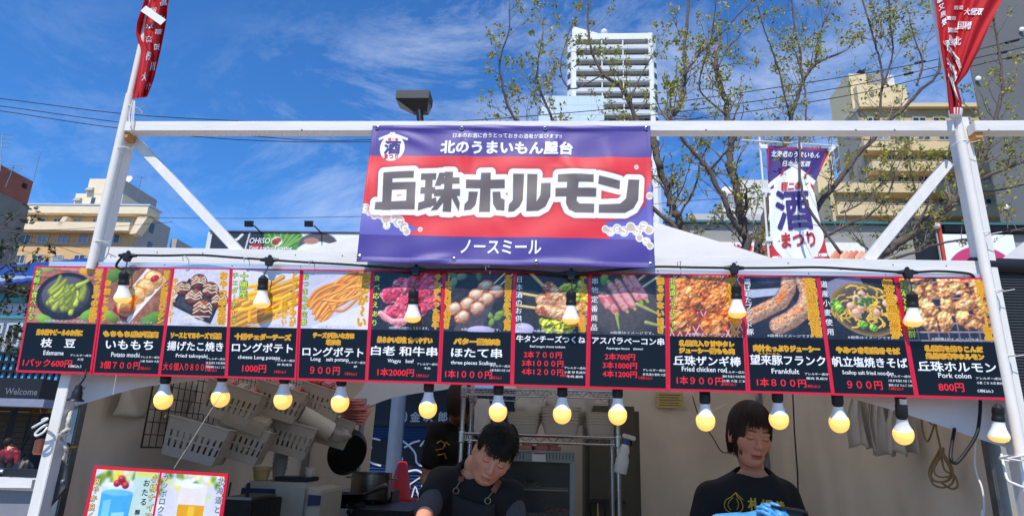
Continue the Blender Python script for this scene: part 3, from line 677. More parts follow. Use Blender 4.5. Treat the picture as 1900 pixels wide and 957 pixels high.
_rid = [(to_uv(1130, 90), to_uv(1500, 520), .028, .0065), (to_uv(680, 70), to_uv(690, 360), .020, .006), (to_uv(1300, 60), to_uv(1240, 330), .03, -.005), (to_uv(200, 70), to_uv(500, 200), .02, .004), (to_uv(1500, 120), to_uv(1600, 420), .03, .004), (to_uv(860, 600), to_uv(940, 780), .03, .003), (to_uv(330, 880), to_uv(620, 850), .015, .006), (to_uv(640, 62), to_uv(1000, 90), .010, .004), (to_uv(1150, 62), to_uv(1600, 80), .010, .004), (to_uv(180, 62), to_uv(600, 85), .010, .004), (to_uv(1000, 880), to_uv(1500, 890), .012, .005)]
def ban(x, y, lift):
    u, v = x/Wn, y/Hn
    q = (bq[2]*(1-u)+bq[3]*u)*(1-v)+(bq[0]*(1-u)+bq[1]*u)*v
    d = .004*math.sin(x*9+1)*math.sin(y*7+.5)+.0016*math.sin(x*31+y*12)+.0012*math.sin(x*17-y*40)
    for a, b, wd, amp in _rid: d += ridge(x, y, a, b, wd, amp)
    e = min(x, Wn-x, y, Hn-y)
    if e < .018: d += .003*math.cos(e/.018*math.pi/2)
    return q+V(0, -.010-d-lift, 0)
pb = Pic(Wn, Hn, (226, 30, 44), 560)
PUR = (70, 50, 140); VIO = (96, 92, 176)
def poly_sd(p, pts):
    q = Pic(p.w, p.h, (0, 0, 0), p.nx); ins = np.zeros(q.X.shape, bool); best = np.full(q.X.shape, 9.0); n = len(pts)
    for i in range(n):
        (ax, ay), (bx, by) = pts[i], pts[(i+1) % n]; dx, dy = bx-ax, by-ay; tt = np.clip(((q.X-ax)*dx+(q.Y-ay)*dy)/(dx*dx+dy*dy+1e-12), 0, 1)
        best = np.minimum(best, np.hypot(q.X-ax-tt*dx, q.Y-ay-tt*dy))
        ins ^= ((ay > q.Y) != (by > q.Y)) & (q.X < dx*(q.Y-ay)/(dy if abs(dy) > 1e-12 else 1e-12)+ax)
    return np.where(ins, -best, best)
UV = lambda ps: [to_uv(*p) for p in ps]
pb.over(pb.aa(Hn*.768-pb.Y), PUR)
# lower corners fade from red-violet to blue-violet
pb.pol([(0, Hn*.37), (Wn*.05, Hn*.37), (Wn*.11, Hn*.32), (Wn*.20, Hn*.24), (Wn*.16, Hn*.18), (0, Hn*.18)], VIO)
pb.pol([(Wn, Hn*.60), (Wn*.985, Hn*.55), (Wn*.975, Hn*.42), (Wn*.90, Hn*.34), (Wn*.84, Hn*.30), (Wn*.855, Hn*.18), (Wn, Hn*.18)], VIO)
pb.over(pb.aa(pb.Y-Hn*.19), (62, 46, 138))
def crest(lobes, hooks):
    sdl = np.full(pb.X.shape, 9.0)
    for x, y, r_ in lobes: sdl = np.minimum(sdl, np.hypot(pb.X-x, pb.Y-y)-r_)
    pb.over(pb.aa(sdl-.004), (244, 240, 238)); pb.over(pb.aa(sdl), (198, 180, 158))
    for x, y, r_, fl, a0 in hooks:
        ps = [(x+fl*math.cos(a0+t)*r_*(1-.11*t), y+math.sin(a0+t)*r_*(1-.11*t)) for t in [k*.4 for k in range(13)]]
        pb.seg(ps, .0030, (244, 240, 238), 0)
crest([(.010, .186, .014), (.030, .176, .013), (.048, .162, .010), (.072, .168, .015), (.092, .150, .014), (.096, .128, .010), (.118, .158, .017), (.140, .142, .017), (.160, .124, .013), (.172, .108, .010)],
      [(.030, .172, .010, 1, 1.5), (.094, .130, .009, -1, 2.2), (.120, .154, .013, 1, 1.2), (.142, .138, .012, 1, .8), (.164, .118, .010, 1, .5), (.074, .166, .010, -1, 1.4), (.012, .184, .009, 1, 1.0)])
crest([(Wn-.170, .128, .009), (Wn-.152, .120, .012), (Wn-.128, .130, .013), (Wn-.104, .122, .014), (Wn-.080, .136, .014), (Wn-.058, .124, .014), (Wn-.034, .140, .014), (Wn-.016, .128, .013), (Wn-.050, .100, .010), (Wn-.026, .088, .011), (Wn-.014, .074, .009), (Wn-.010, .246, .009)],
      [(Wn-.152, .118, .009, -1, 1.5), (Wn-.106, .120, .010, -1, 1.2), (Wn-.060, .122, .010, -1, 1.4), (Wn-.034, .138, .010, -1, .8), (Wn-.028, .088, .008, -1, 1.6), (Wn-.128, .128, .008, 1, 1.0)])
pb.ell(*to_uv(404, 692), .0085, .0085, (244, 240, 238)); pb.ell(*to_uv(404, 692), .0055, .0055, (190, 172, 152)); pb.ell(*to_uv(1707, 316), .008, .008, (244, 240, 238)); pb.ell(*to_uv(1707, 316), .005, .005, (190, 172, 152))
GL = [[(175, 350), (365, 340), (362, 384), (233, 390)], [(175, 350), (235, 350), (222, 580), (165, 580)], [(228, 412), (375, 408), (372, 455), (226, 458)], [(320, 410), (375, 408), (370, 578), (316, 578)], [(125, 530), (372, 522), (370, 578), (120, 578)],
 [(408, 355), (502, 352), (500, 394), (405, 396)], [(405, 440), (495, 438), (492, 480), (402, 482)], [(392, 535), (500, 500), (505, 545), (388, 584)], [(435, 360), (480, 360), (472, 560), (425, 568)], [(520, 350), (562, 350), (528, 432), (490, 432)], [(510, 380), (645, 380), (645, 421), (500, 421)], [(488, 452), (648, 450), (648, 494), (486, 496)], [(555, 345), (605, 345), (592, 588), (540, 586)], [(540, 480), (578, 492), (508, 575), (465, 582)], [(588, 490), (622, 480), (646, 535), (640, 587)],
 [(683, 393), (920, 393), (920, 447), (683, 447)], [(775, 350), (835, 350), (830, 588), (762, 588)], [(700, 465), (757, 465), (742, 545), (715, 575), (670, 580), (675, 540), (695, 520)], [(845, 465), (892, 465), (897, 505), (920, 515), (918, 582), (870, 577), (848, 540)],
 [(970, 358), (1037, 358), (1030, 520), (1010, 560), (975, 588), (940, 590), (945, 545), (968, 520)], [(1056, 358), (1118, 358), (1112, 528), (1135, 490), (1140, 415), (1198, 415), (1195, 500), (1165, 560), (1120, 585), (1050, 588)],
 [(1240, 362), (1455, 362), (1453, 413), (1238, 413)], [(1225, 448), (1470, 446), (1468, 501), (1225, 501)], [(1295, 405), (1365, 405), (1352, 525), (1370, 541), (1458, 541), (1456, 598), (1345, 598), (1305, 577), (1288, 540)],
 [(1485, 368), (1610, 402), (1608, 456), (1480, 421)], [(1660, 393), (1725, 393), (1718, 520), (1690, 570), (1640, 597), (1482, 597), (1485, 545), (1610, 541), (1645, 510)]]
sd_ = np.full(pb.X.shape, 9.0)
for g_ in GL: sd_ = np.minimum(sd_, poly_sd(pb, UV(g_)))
pb.over(np.clip(1-(sd_-.018)/.016, 0, 1)*.45, (120, 14, 40)); pb.over(pb.aa(sd_-.0185), (244, 244, 246)); pb.over(pb.aa(sd_), (92, 80, 80))  # letters: black ink paled, with glare haze put into the colour
# round badge
bc = to_uv(229, 195); pb.ell(bc[0], bc[1], .0475, .0500, (246, 244, 244))
for a, b in (((152, 138), (240, 103)), ((222, 103), (320, 140))): pb.seg([to_uv(*a), to_uv(*b)], .0045, (246, 244, 244), 0)
pb.a *= (1+.03*(pb.noise(30, 2)-.5))[..., None]
bnr = thing('stall_banner', 'large purple and red vinyl banner hung over the middle of the top beam', 'banner', (bq[2]+bq[3])/2)
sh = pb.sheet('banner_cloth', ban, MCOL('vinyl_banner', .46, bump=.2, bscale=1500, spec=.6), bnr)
md = sh.modifiers.new('thickness', 'SOLIDIFY'); md.thickness = .0012; md.offset = -1 if False else 1
banner_white = M('banner_white_ink', (244, 242, 244), .4, var=.03)
banner_purple = M('banner_purple_ink', (66, 50, 128), .4, var=.05)
banner_red = M('banner_red_ink', (206, 40, 44), .4, var=.05)
Lt = Letters(ban)
def bl_(txt, x0, x1, yc, hpx, mat, off):
    a, b = to_uv(x0, yc), to_uv(x1, yc); Lt.line(txt, (a[0]+b[0])/2, (a[1]+b[1])/2, hpx/826*Hn, mat, w=b[0]-a[0], off=off, lift=.003)
bl_('日本のお酒に合うとっておきの酒肴が並びます!!', 605, 1262, 120, 30, banner_white, .014)
bl_('北のうまいもん屋台', 532, 1326, 195, 78, banner_white, .042)
bl_('ノースミール', 655, 1140, 793, 74, banner_white, .020)
bl_('狸二条', 203, 268, 143, 20, banner_red, .02); bl_('酒', 182, 278, 193, 78, banner_purple, .03); bl_('まつり', 180, 266, 250, 30, banner_red, .03)
Lt.build('banner_lettering', bnr)
for x, y in ((135, 66), (658, 73), (1164, 73), (1766, 74), (28, 851), (611, 863), (1112, 884), (1793, 894)):
    u, v = to_uv(x, y); c = ban(u, v, .0025)
    m = MB(); m.lathe([(.0036, 0), (.0036, .0016), (.0052, .0026), (.0080, .0016), (.0086, 0)], c, (0, -1, 0), 16, cap=False); m.build('grommet', chrome, bnr, smooth=True)

# ============================================================ lamps
bulb_body = M('lamp_white_housing', (248, 246, 242), .35, var=.04)
lens_glow = M('lit_lamp_dome', (255, 214, 130), .4, var=.02, emit=0.72, ecol=(255, 208, 112))
lens_glow2 = M('lit_lamp_globe', (255, 206, 120), .4, var=.02, emit=0.92, ecol=(255, 200, 100))
sticker = M('paper_sticker', (176, 170, 166), .6, var=.25, scale=90)
def front_bulb(px, py, bx, by, lab):
    """lamp on a short lead: socket top at (px, py), dome bottom at (bx, by)"""
    y = -.055; a, b = P(px, py, y), P(bx, by, y); ax = (a-b); Ln = .112; ax = V(ax.x*.5, -.02, ax.z).normalized(); b = a-ax*Ln
    t = thing('hanging_lamp', lab, 'lamp', a, 'lamps hanging in front of the menu boards')
    m = MB(); m.lathe([(.004, .006), (.010, 0), (.0165, -.006), (.0175, -.022), (.0165, -.024), (.0165, -.034), (.0180, -.036), (.0180, -.046), (.0165, -.048)], a, ax, 20); m.build('socket', blackp, t, smooth=True)
    m = MB(); m.lathe([(.0160, -.047), (.0165, -.056), (.0200, -.070), (.0265, -.084), (.0290, -.092)], a, ax, 24, cap=False); m.build('housing', bulb_body, t, smooth=True)
    m = MB(); m.lathe([(.0290, -.092), (.0285, -.096), (.0245, -.104), (.0150, -.110), (.001, -.112)], a, ax, 24, cap=False); m.build('dome', lens_glow, t, smooth='all')
    return a
FB = [(231, 504, 221, 555, 'lit lamp hanging in front of the potato mochi menu board'), (489, 513, 480, 570, 'lit lamp hanging in front of the cheese fries menu board'),
      (767, 538, 764, 591, 'lit lamp hanging in front of the raw beef menu board'), (1060, 540, 1059, 601, 'lit lamp hanging in front of the lettuce and meat stick menu board'),
      (1366, 528, 1372, 590, 'lit lamp hanging between the fried chicken and sausage menu boards'), (1692, 543, 1701, 602, 'lit lamp hanging in front of the pork offal menu board')]
tops = [front_bulb(*q) for q in FB]
front_bulb(1852, 752, 1860, 818, 'lit lamp hanging below the right end of the menu boards beside the pole')
CL = [(237, 474), (500, 482), (772, 500), (1060, 507), (1362, 497), (1684, 505)]
cd = thing('lamp_cord', 'black cord with moulded lamp connectors strung along the white rail', 'cord', P(950, 500, -.03))
pts = [P(228, 500, -.022), P(216, 494, -.03), P(222, 482, -.035), P(237, 473, -.035)]
path = pts[:3]
for k in range(6):
    c = P(*CL[k], -.035); path.append(c)
    if k < 5:
        n = P(*CL[k+1], -.035); mid = c.lerp(n, .5)+V(0, .008, [.012, .004, .010, .016, .012][k]); path += [c.lerp(mid, .5)-V(0, 0, .001), mid, mid.lerp(n, .5)]
path += [P(1740, 503, -.02), P(1795, 507, -.012), P(1808, 515, -.005)]
m = MB(); m.tube(smooth_path(path, 6), .0042, 8); m.build('cable', blackrub, cd, smooth='all')
for k, (x, y) in enumerate(CL):
    c = P(x, y, -.036); m = MB(); m.box(c, (.030, .018, .016)); m.box8([c+V(-.010, -.008, -.022), c+V(.010, -.008, -.022), c+V(.010, .008, -.022), c+V(-.010, .008, -.022)], [c+V(-.014, -.009, -.006), c+V(.014, -.009, -.006), c+V(.014, .009, -.006), c+V(-.014, .009, -.006)])
    m.tube([c+V(-.034, 0, 0), c+V(-.012, 0, 0)], [.0055, .0085], 10); m.tube([c+V(.034, 0, 0), c+V(.012, 0, 0)], [.0055, .0085], 10); m.lathe([(.002, 0), (.007, 0), (.007, .008), (.002, .008)], c+V(0, .004, .012), (0, -1, 0), 10)
    m.build('connector', blackp, cd, bevel=.001)
    m = MB(); m.tube(smooth_path([c-V(0, 0, .02), c.lerp(tops[k], .5)+V(.003, 0, 0), tops[k]+V(0, 0, .004)], 5), .0022, 6); m.build('lead', blackrub, cd, smooth='all')
for px, py in ((344, 480), (457, 482), (578, 487), (902, 489), (1260, 489), (905, 497)):
    c = P(px, py, -.03); m = MB(); m.tube(smooth_path([c+V(-.006, 0, -.008), c+V(-.006, -.008, .004), c+V(.004, -.008, .006), c+V(.006, .012, -.002), c+V(.008, .014, -.018)], 4), .0016, 6); m.build('cable_clip', tie_w, cd)
# spare socket without a lamp, left
e = thing('empty_socket', 'black lamp socket without a bulb hanging beside the left post', 'socket', P(160, 688, -.03))
a = P(147, 716, -.03)
m = MB(); m.tube(smooth_path([P(160, 684, -.02), P(157, 700, -.03), a+V(0, 0, .004)], 5), .0030, 8); m.build('lead', blackrub, e, smooth='all')
m = MB(); m.lathe([(.006, .004), (.011, 0), (.013, -.016), (.016, -.020), (.017, -.040), (.026, -.046), (.027, -.049), (.020, -.049)], a, V(.12, -.1, 1), 20); m.tube([a+V(.012, 0, -.002), a+V(.020, 0, -.004), a+V(.018, 0, -.010)], .002, 6); m.build('socket', blackp, e, smooth=True)
# globe lamps below the boards
LOW = [(303, 741, 'glowing globe lamp left under the takoyaki board', 0), (409, 737, 'glowing globe lamp right under the takoyaki board', 0), (525, 741, 'glowing globe lamp under the cheese fries board', 0), (631, 746, 'glowing globe lamp under the long plain fries board', 0),
       (794, 757, 'glowing globe lamp under the raw beef board above the traffic cone', 0), (924, 763, "glowing globe lamp right above the man's black hair", 0), (1043, 767, 'glowing globe lamp in front of the clear tubs on the wire rack', 0), (1146, 769, 'glowing globe lamp at the right post of the wire rack', 0),
       (1309, 780, "glowing globe lamp to the left of the woman's head", 0), (1445, 777, "glowing globe lamp to the right of the woman's head", .05), (1557, 783, 'glowing globe lamp in front of the hanging white bags', .10), (1676, 805, 'glowing globe lamp hanging lowest, left of the rope coil', .16)]
for px, py, lab, tilt in LOW:
    y = .05; c = P(px, py, y); ax = V(-tilt, -.12-tilt*2.0, 1).normalized()
    t = thing('globe_lamp', lab, 'lamp', c+ax*.09, 'globe lamps hanging under the menu boards')
    m = MB(); m.lathe([(.0145, .052), (.0150, .058), (.0180, .060), (.0180, .098), (.0165, .100), (.0165, .124), (.006, .126), (.003, .150)], c, ax, 20); m.build('socket', blackp, t, smooth=True)
    m = MB(); m.lathe([(.0268, .016), (.0205, .029), (.0168, .040), (.0150, .054)], c, ax, 36, cap=False); m.build('housing', bulb_body, t, smooth=True)
    m = MB(); m.lathe([(.001, -.034), (.007, -.0332), (.013, -.0312), (.019, -.0275), (.0238, -.0226), (.0275, -.0165), (.0300, -.009), (.0310, -.001), (.0305, .006), (.0290, .012), (.0268, .0165)], c, ax, 36, cap=False); m.build('globe', lens_glow2, t, smooth='all')
    q = c+ax*.114; e1 = V(1, 0, 0); m = MB(); f_ = V(0, -1, 0); f_ = (f_-ax*f_.dot(ax)).normalized()
    m.sheet(lambda u, v: q+ax*(.009*(v*2-1))+(e1*math.sin((u-.5)*1.6)+f_*math.cos((u-.5)*1.6))*.0171, 6, 1); m.build('rating_sticker', sticker, t)
# flag poles tied to the posts
def ties(root, spots, r):
    for p, a in spots:
        m = MB(); n = 14; m.tube([p+V(math.cos(2*math.pi*k/n)*r, math.sin(2*math.pi*k/n)*r*1.3+r*.5, a*math.cos(2*math.pi*k/n)) for k in range(n+1)], .0022, 6); m.tube([p+V(r, 0, 0), p+V(r+.03, -.012, .004)], .0014, 5); m.build('cable_tie', tie_w, root)
pl = thing('flag_pole', 'white pole tied to the left post, carrying the crumpled red flag', 'pole', (P(60, 930, -.03).x, -.03, 0))
a, b = P(170, 490, -.012), P(268, 60, -.012); d = (b-a).normalized()
m = MB(); m.tube([a-d*.02, a+d*.70], .0155, 14); m.build('pole_tube', pipe_w, pl, smooth=True)
m = MB(); m.tube([a+d*.66, b, b+d*1.1], [.0125, .0125, .011], 12); m.build('upper_tube', pipe_w, pl, smooth=True)
ties(pl, [(P(228, 277, -.008), .006), (P(183, 450, -.008), .004), (P(247, 200, -.008), -.004)], .024)
pr_ = thing('flag_pole', 'grey white pole tied to the right post, carrying the twisted red flag', 'pole', (P(1900, 900, -.03).x, -.03, 0))
a, b = P(1895, 845, -.012), P(1774, 215, -.012); d = (b-a).normalized()
m = MB(); m.tube([a, a+d*.012, b, b+d*1.5], [.019, .0165, .0155, .013], 14); m.build('pole_tube', pipe_w, pr_, smooth=True)
ties(pr_, [(P(1785, 265, -.008), .004), (P(1823, 434, -.008), .003), (P(1846, 540, -.008), .003), (P(1868, 660, -.008), .003), (P(1880, 846, -.008), .006), (P(1880, 853, -.008), -.004)], .026)
# ============================================================ the tent behind the boards
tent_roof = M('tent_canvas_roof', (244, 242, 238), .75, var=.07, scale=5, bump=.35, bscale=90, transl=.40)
tent_wall = M('tent_canvas_wall', (222, 204, 180), .8, var=.12, scale=2.2, bump=.5, bscale=5, transl=.06)  # white canvas; warm lamp light is put into its tan colour
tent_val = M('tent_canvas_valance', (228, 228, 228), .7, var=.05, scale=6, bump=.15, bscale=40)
TY0, TY1 = .12, 2.55
TX0, TX1 = P(118, 745, TY0).x, P(1868, 805, TY0).x
ZE = P(190, 569, TY0).z
APEX = P(1011, 350, 1.34)
tt = thing('canopy_tent', 'white pyramid roofed canopy tent standing behind the menu boards', 'tent', ((TX0+TX1)/2, 1.3, 0))
c00, c10, c11, c01 = V(TX0, TY0, ZE), V(TX1, TY0, ZE), V(TX1, TY1, ZE), V(TX0, TY1, ZE)
m = MB()
for a, b in ((c00, c10), (c10, c11), (c11, c01), (c01, c00)):
    def f(u, v, a=a, b=b):
        e = a.lerp(b, u); q = e.lerp(APEX, v); return q-V(0, 0, .05*math.sin(math.pi*v)*math.sin(math.pi*u)+.004*math.sin(u*37+v*11)*(1-v))
    m.sheet(f, 14, 10)
m.build('roof', tent_roof, tt, smooth=True)
def interp(tab, x):
    for (x0, y0), (x1, y1) in zip(tab[:-1], tab[1:]):
        if x <= x1: return y0+(y1-y0)*max(0, (x-x0)/(x1-x0))
    return tab[-1][1]
VE = [(100, 762), (127, 757), (190, 738), (260, 719), (400, 700), (700, 692), (1000, 700), (1300, 716), (1500, 728), (1590, 741), (1648, 757), (1750, 790), (1860, 829), (1900, 842)]
m = MB()
def fv(u, v):
    px = 118+(1868-118)*u; lo = P(px, interp(VE, px), TY0-.008); hi = V(TX0+(TX1-TX0)*u, TY0, ZE)
    q = hi.lerp(lo, v); q.y += -.006*v*math.sin(u*26)-.004*math.sin(u*61+v*3)*v; return q
m.sheet(fv, 90, 8); m.build('valance', tent_val, tt, smooth=True)
BE = [(600, 800), (676, 757), (724, 738), (780, 728), (832, 722), (862, 713), (930, 706), (1000, 704), (1200, 704)]
m = MB()
def fb(u, v):
    px = 560+(1420-560)*u; lo = P(px, interp(BE, px), TY1-.01); hi = V(lo.x, TY1, ZE); return hi.lerp(lo, v)+V(0, -.004*math.sin(u*40), 0)
m.sheet(fb, 40, 4); m.build('valance', tent_val, tt, smooth=True)
def wall(a, b, z0, z1, name, seed, amp=.012):
    r = random.Random(seed); ph = [r.uniform(0, 6) for _ in range(6)]; nrm = (V(b)-V(a)).cross(V(0, 0, 1)).normalized()
    Lw = (V(b)-V(a)).length
    def f(u, v):
        q = V(a).lerp(V(b), u); x = u*Lw
        d = amp*(math.sin(x*7+ph[0]+v*1.3)+.6*math.sin(x*13-v*4+ph[1])+.5*math.sin(x*4.1+v*6+ph[2])+.4*math.sin(x*23+v*9+ph[3])+1.1*(abs(math.sin(x*3.3-v*2.5+ph[4]))**.5)+.6*(abs(math.sin(x*5.7+v*3.7+ph[5]))**.6))
        q = q+nrm*d; q.z = z0+(z1-z0)*v; return q
    mm = MB(); mm.sheet(f, max(12, int(Lw*28)), 26); mm.build(name, tent_wall, tt, smooth=True)
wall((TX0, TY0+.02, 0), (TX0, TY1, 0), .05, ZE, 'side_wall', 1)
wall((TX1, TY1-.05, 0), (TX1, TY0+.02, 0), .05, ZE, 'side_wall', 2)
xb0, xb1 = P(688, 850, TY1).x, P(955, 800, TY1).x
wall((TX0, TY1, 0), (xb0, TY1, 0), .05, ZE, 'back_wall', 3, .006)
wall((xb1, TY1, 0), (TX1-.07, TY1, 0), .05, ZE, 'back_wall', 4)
m = MB()
for q in (c00, c10, c11, c01): pass
for (x, y) in ((TX0+.035, TY0+.035), (TX1-.035, TY0+.035), (TX1-.03, TY1-.03), (TX0+.03, TY1-.03)):
    m = MB(); m.bar(V(x, y, 0), V(x, y, ZE), .04, .04, up=(0, 1, 0)); m.ext(x-.05, x+.05, y-.05, y+.05, 0, .008); m.build('pole', steel, tt, bevel=.004)
for a, b in ((c00, APEX), (c10, APEX), (c11, APEX), (c01, APEX)):
    m = MB(); dn = V(0, 0, -.05); m.tube([a+dn, a.lerp(b, .5)+dn-V(0, 0, .05), b+dn], .012, 8); m.build('rafter', steel, tt)
mid = [c01.lerp(c11, .5), c00.lerp(c01, .5), c10.lerp(c11, .5)]
for k, (a, b) in enumerate(((c00, c01),)):
    m = MB(); n = 4
    for j in range(n):
        p0, p1 = a.lerp(b, j/n), a.lerp(b, (j+1)/n); up, dn = V(0, 0, -.03), V(0, 0, -.26)
        m.bar(p0+up, p1+dn, .012, .024); m.bar(p0+dn, p1+up, .012, .024)
    m.build('truss', steel, tt)
# back of the right wall: vertical slit closed by the corner pole; clamp, rope and bracket at the left pole
rope_m = M('twisted_white_rope', (206, 198, 184), .85, var=.25, scale=60, bump=.5, bscale=200)
brass = M('brass_clamp', (150, 110, 52), .35, .8, var=.2)
def rope(name, lab, pts, r, mat, n=6, cat='rope'):
    m = MB(); sp = smooth_path(pts, n); m.tube(sp, r, 8)
    if r > .004:
        for o in (0, math.pi):
            m.tube([p+V(math.cos(k*1.1+o), math.sin(k*1.1+o)*.6, .2*math.sin(k*1.1+o))*r*.62 for k, p in enumerate(sp)], r*.75, 6)
    return tag(m.build(name, mat, None, smooth='all', loc=pts[-1]), lab, cat)
q = lambda x, y, Y=.03: P(x, y, Y)
rope('tied_rope', 'twisted white rope knotted round the steel pole by the left post', [q(135, 752, .1), q(128, 775), q(124, 796), q(113, 808, -.01), (q(118, 800, -.03)), q(128, 797, 0), q(122, 806, -.02), q(112, 806, -.02), q(113, 816), q(122, 828, .0), q(123, 840, .02), q(118, 852, .03)], .0062, rope_m)
t = thing('clamp', 'small brass coloured screw clamp fixed on the steel pole by the left post', 'clamp', q(112, 838, .05))
m = MB(); m.box(q(113, 834, .08), (.03, .05, .05)); m.build('jaw', brass, t, bevel=.004)
m = MB(); m.tube([q(122, 831, .06), q(143, 829, .05)], [.008, .004], 10); m.build('screw', brass, t, smooth=True)
m = MB(); a = q(79, 775, 0)
m.tube(smooth_path([q(60, 793, -.01), q(76, 784, -.02), q(88, 777, -.02), q(84, 776, -.01), q(78, 779, 0)], 5), .004, 6); m.tube(smooth_path([q(89, 786, -.01), q(78, 792, -.02), q(66, 803, -.02), q(68, 808, -.02), q(80, 802, -.02), q(88, 792, -.01)], 5), .004, 6)
tag(m.build('cable_hook', tie_w, None, smooth='all', loc=a), 'bent white plastic cable hook strapped on the outer side of the left post', 'hook')
t = thing('pole_bracket', 'rusty grey corner bracket with bolts low on the left steel pole', 'bracket', q(108, 905, .10))
m = MB(); m.prism([q(113, 850, .085), q(122, 862, .085), q(120, 905, .085), (q(104, 925, .085)), q(90, 940, .085), q(97, 900, .085)], (0, .012, 0)); m.build('plate', steel, t)
for x, y in ((117, 893), (101, 899), (97, 924)):
    m = MB(); m.lathe([(.007, 0), (.007, .006), (.004, .009)], q(x, y, .083), (0, -1, 0), 8); m.build('bolt', steel, t)

# ============================================================ serving counter and work tables (mostly below the picture)
table_top = M('stainless_top', (128, 124, 118), .42, .75, var=.15, stretch=(1, 14, 14))
cloth_w = M('white_table_skirt', (214, 212, 208), .8, var=.08, bump=.3, bscale=6)
def table(name, lab, x0, x1, y0, y1, z, top, skirt=None):
    t = thing(name, lab, 'table', ((x0+x1)/2, (y0+y1)/2, 0))
    m = MB(); m.ext(x0, x1, y0, y1, z-.03, z); m.build('tabletop', top, t, bevel=.004)
    for x in (x0+.04, x1-.04):
        for y in (y0+.04, y1-.04):
            m = MB(); m.tube([V(x, y, 0), V(x, y, z-.03)], .016, 8); m.build('leg', steel, t)
    if skirt:
        m = MB(); m.sheet(lambda u, v: V(x0+(x1-x0)*u, y0-.006+.004*math.sin(u*60), .02+(z-.05)*v), 60, 3); m.build('skirt', skirt, t, smooth=True)
    return t
table('serving_counter', 'long serving counter with a white skirt under the menu boards', -1.55, 1.45, -.12, .22, .98, table_top, cloth_w)
table('work_table', 'stainless work table along the back left of the tent', TX0+.12, -.18, .60, 2.25, .95, table_top)

# ============================================================ drinks board, lower left, hung on two strings
dq = [P(175, 863, -.055), P(424, 878, -.055), P(143, 1012, -.055), P(404, 1030, -.055)]
dh0 = (dq[0]-dq[2]).length
for k_ in (2, 3): e_ = dq[k_]-dq[k_-2]; dq[k_] = dq[k_-2]+e_*((.986-dq[k_-2].z)/e_.z)
dw, dh = (dq[0]-dq[1]).length, (dq[0]-dq[2]).length
dfn = quad_fn(dq[0], dq[1], dq[2], dq[3], dw, dh)
t = thing('drinks_board', 'small red edged drinks board with a blue soda and a beer', 'menu board', (dq[2]+dq[3])/2)
bk = V(0, .006, 0); m = MB(); m.box8([dq[2], dq[3], dq[3]+bk, dq[2]+bk], [dq[0], dq[1], dq[1]+bk, dq[0]+bk]); m.build('border_sheet', red_border, t)
def bokeh(p, n, seed, y0):
    r = np.random.default_rng(seed)
    for k in range(n):
        c = [(120, 160, 60), (210, 220, 160), (240, 220, 90), (90, 130, 50), (235, 240, 230)][r.integers(5)]; p.ell(r.uniform(0, 1), r.uniform(y0, p.h), .09, .07, c, r.uniform(0, 3), 0, soft=.7)
def T_(p, f): return p.h-(1-f)*dh0/(dw*.485)
def P_soda(p):
    p.a[:] = (222, 224, 230); p.mottle(8, 4); bokeh(p, 40, 3, T_(p, .80)); p.pol([(.62, p.h), (.98, p.h), (.98, 0), (.66, 0), (.62, .6)], (190, 214, 206)); p.pol([(.64, p.h), (.97, p.h), (.97, T_(p, .93)), (.64, T_(p, .93))], (214, 220, 110))
    p.pol([(.14, T_(p, .80)), (.66, T_(p, .80)), (.58, 0), (.2, 0)], (206, 222, 236)); p.pol([(.15, T_(p, .70)), (.645, T_(p, .70)), (.575, 0), (.205, 0)], (70, 168, 226)); p.pol([(.2, T_(p, .6)), (.32, T_(p, .62)), (.34, .1), (.24, .1)], (120, 200, 240)); p.pol([(.36, T_(p, .45)), (.56, T_(p, .47)), (.54, T_(p, .25)), (.38, T_(p, .22))], (150, 214, 244))
    p.ell(.40, T_(p, .80), .26, .05, (222, 232, 242), 0, .1); p.ell(.40, T_(p, .71), .24, .045, (110, 190, 236), 0, .1)
    for x, y in ((.36, .83), (.45, .85), (.42, .89), (.5, .81)): p.ell(x, T_(p, y), .055, .05, (186, 30, 52), 0, .5, .5)
    p.mottle(10, 20)
def P_beer(p):
    p.a[:] = (214, 212, 224); p.mottle(8, 4); bokeh(p, 26, 7, T_(p, .85)); bokeh(p, 8, 9, T_(p, .55))
    p.pol([(.32, T_(p, .86)), (.76, T_(p, .86)), (.72, 0), (.34, 0)], (220, 220, 226)); p.pol([(.335, T_(p, .60)), (.75, T_(p, .60)), (.715, 0), (.345, 0)], (226, 160, 20)); p.pol([(.5, T_(p, .58)), (.60, T_(p, .58)), (.6, 0), (.5, 0)], (244, 196, 60)); p.pol([(.33, T_(p, .84)), (.755, T_(p, .84)), (.75, T_(p, .60)), (.335, T_(p, .60))], (232, 222, 216)); p.ell(.54, T_(p, .85), .215, .04, (244, 242, 240), 0, .1)
    p.mottle(10, 20)
for k, f in ((0, P_soda), (1, P_beer)):
    x0, x1 = (.018, .497*dw) if k == 0 else (.513*dw, dw-.018)
    x0 = .012 if k == 0 else x0; x1 = dw-.012 if k == 1 else x1; y0, y1 = .012, dh-.010
    pc = Pic(1.0, (y1-y0)/(x1-x0), (200, 200, 200), 110); f(pc)
    pc.sheet('drink_photo', lambda x, y, l: dfn(x0+x*(x1-x0), y0+y*(x1-x0), .0005), printed, t)
def dl(*calls):
    Lt = Letters(dfn)
    for a, k in calls: Lt.column(*a, **k)
    Lt.build('side_lettering', t)
WG = [(t_grey, .07, .0009), (t_blk, .0, .0012)]; YG = [(M('brown_ink', (120, 80, 40), .4), .07, .0009), (M('cream_ink', (250, 230, 150), .4), .0, .0012)]
dl((('爽やか良く甘い', .05*dw, (dh-(1-.86)*dh0), (dh-(1-.1)*dh0), .021, None), dict(layers=YG)))
dl((('小樽ナイアガラ', .470*dw, (dh-(1-.94)*dh0), (dh-(1-.1)*dh0), .022, None), dict(layers=YG)))
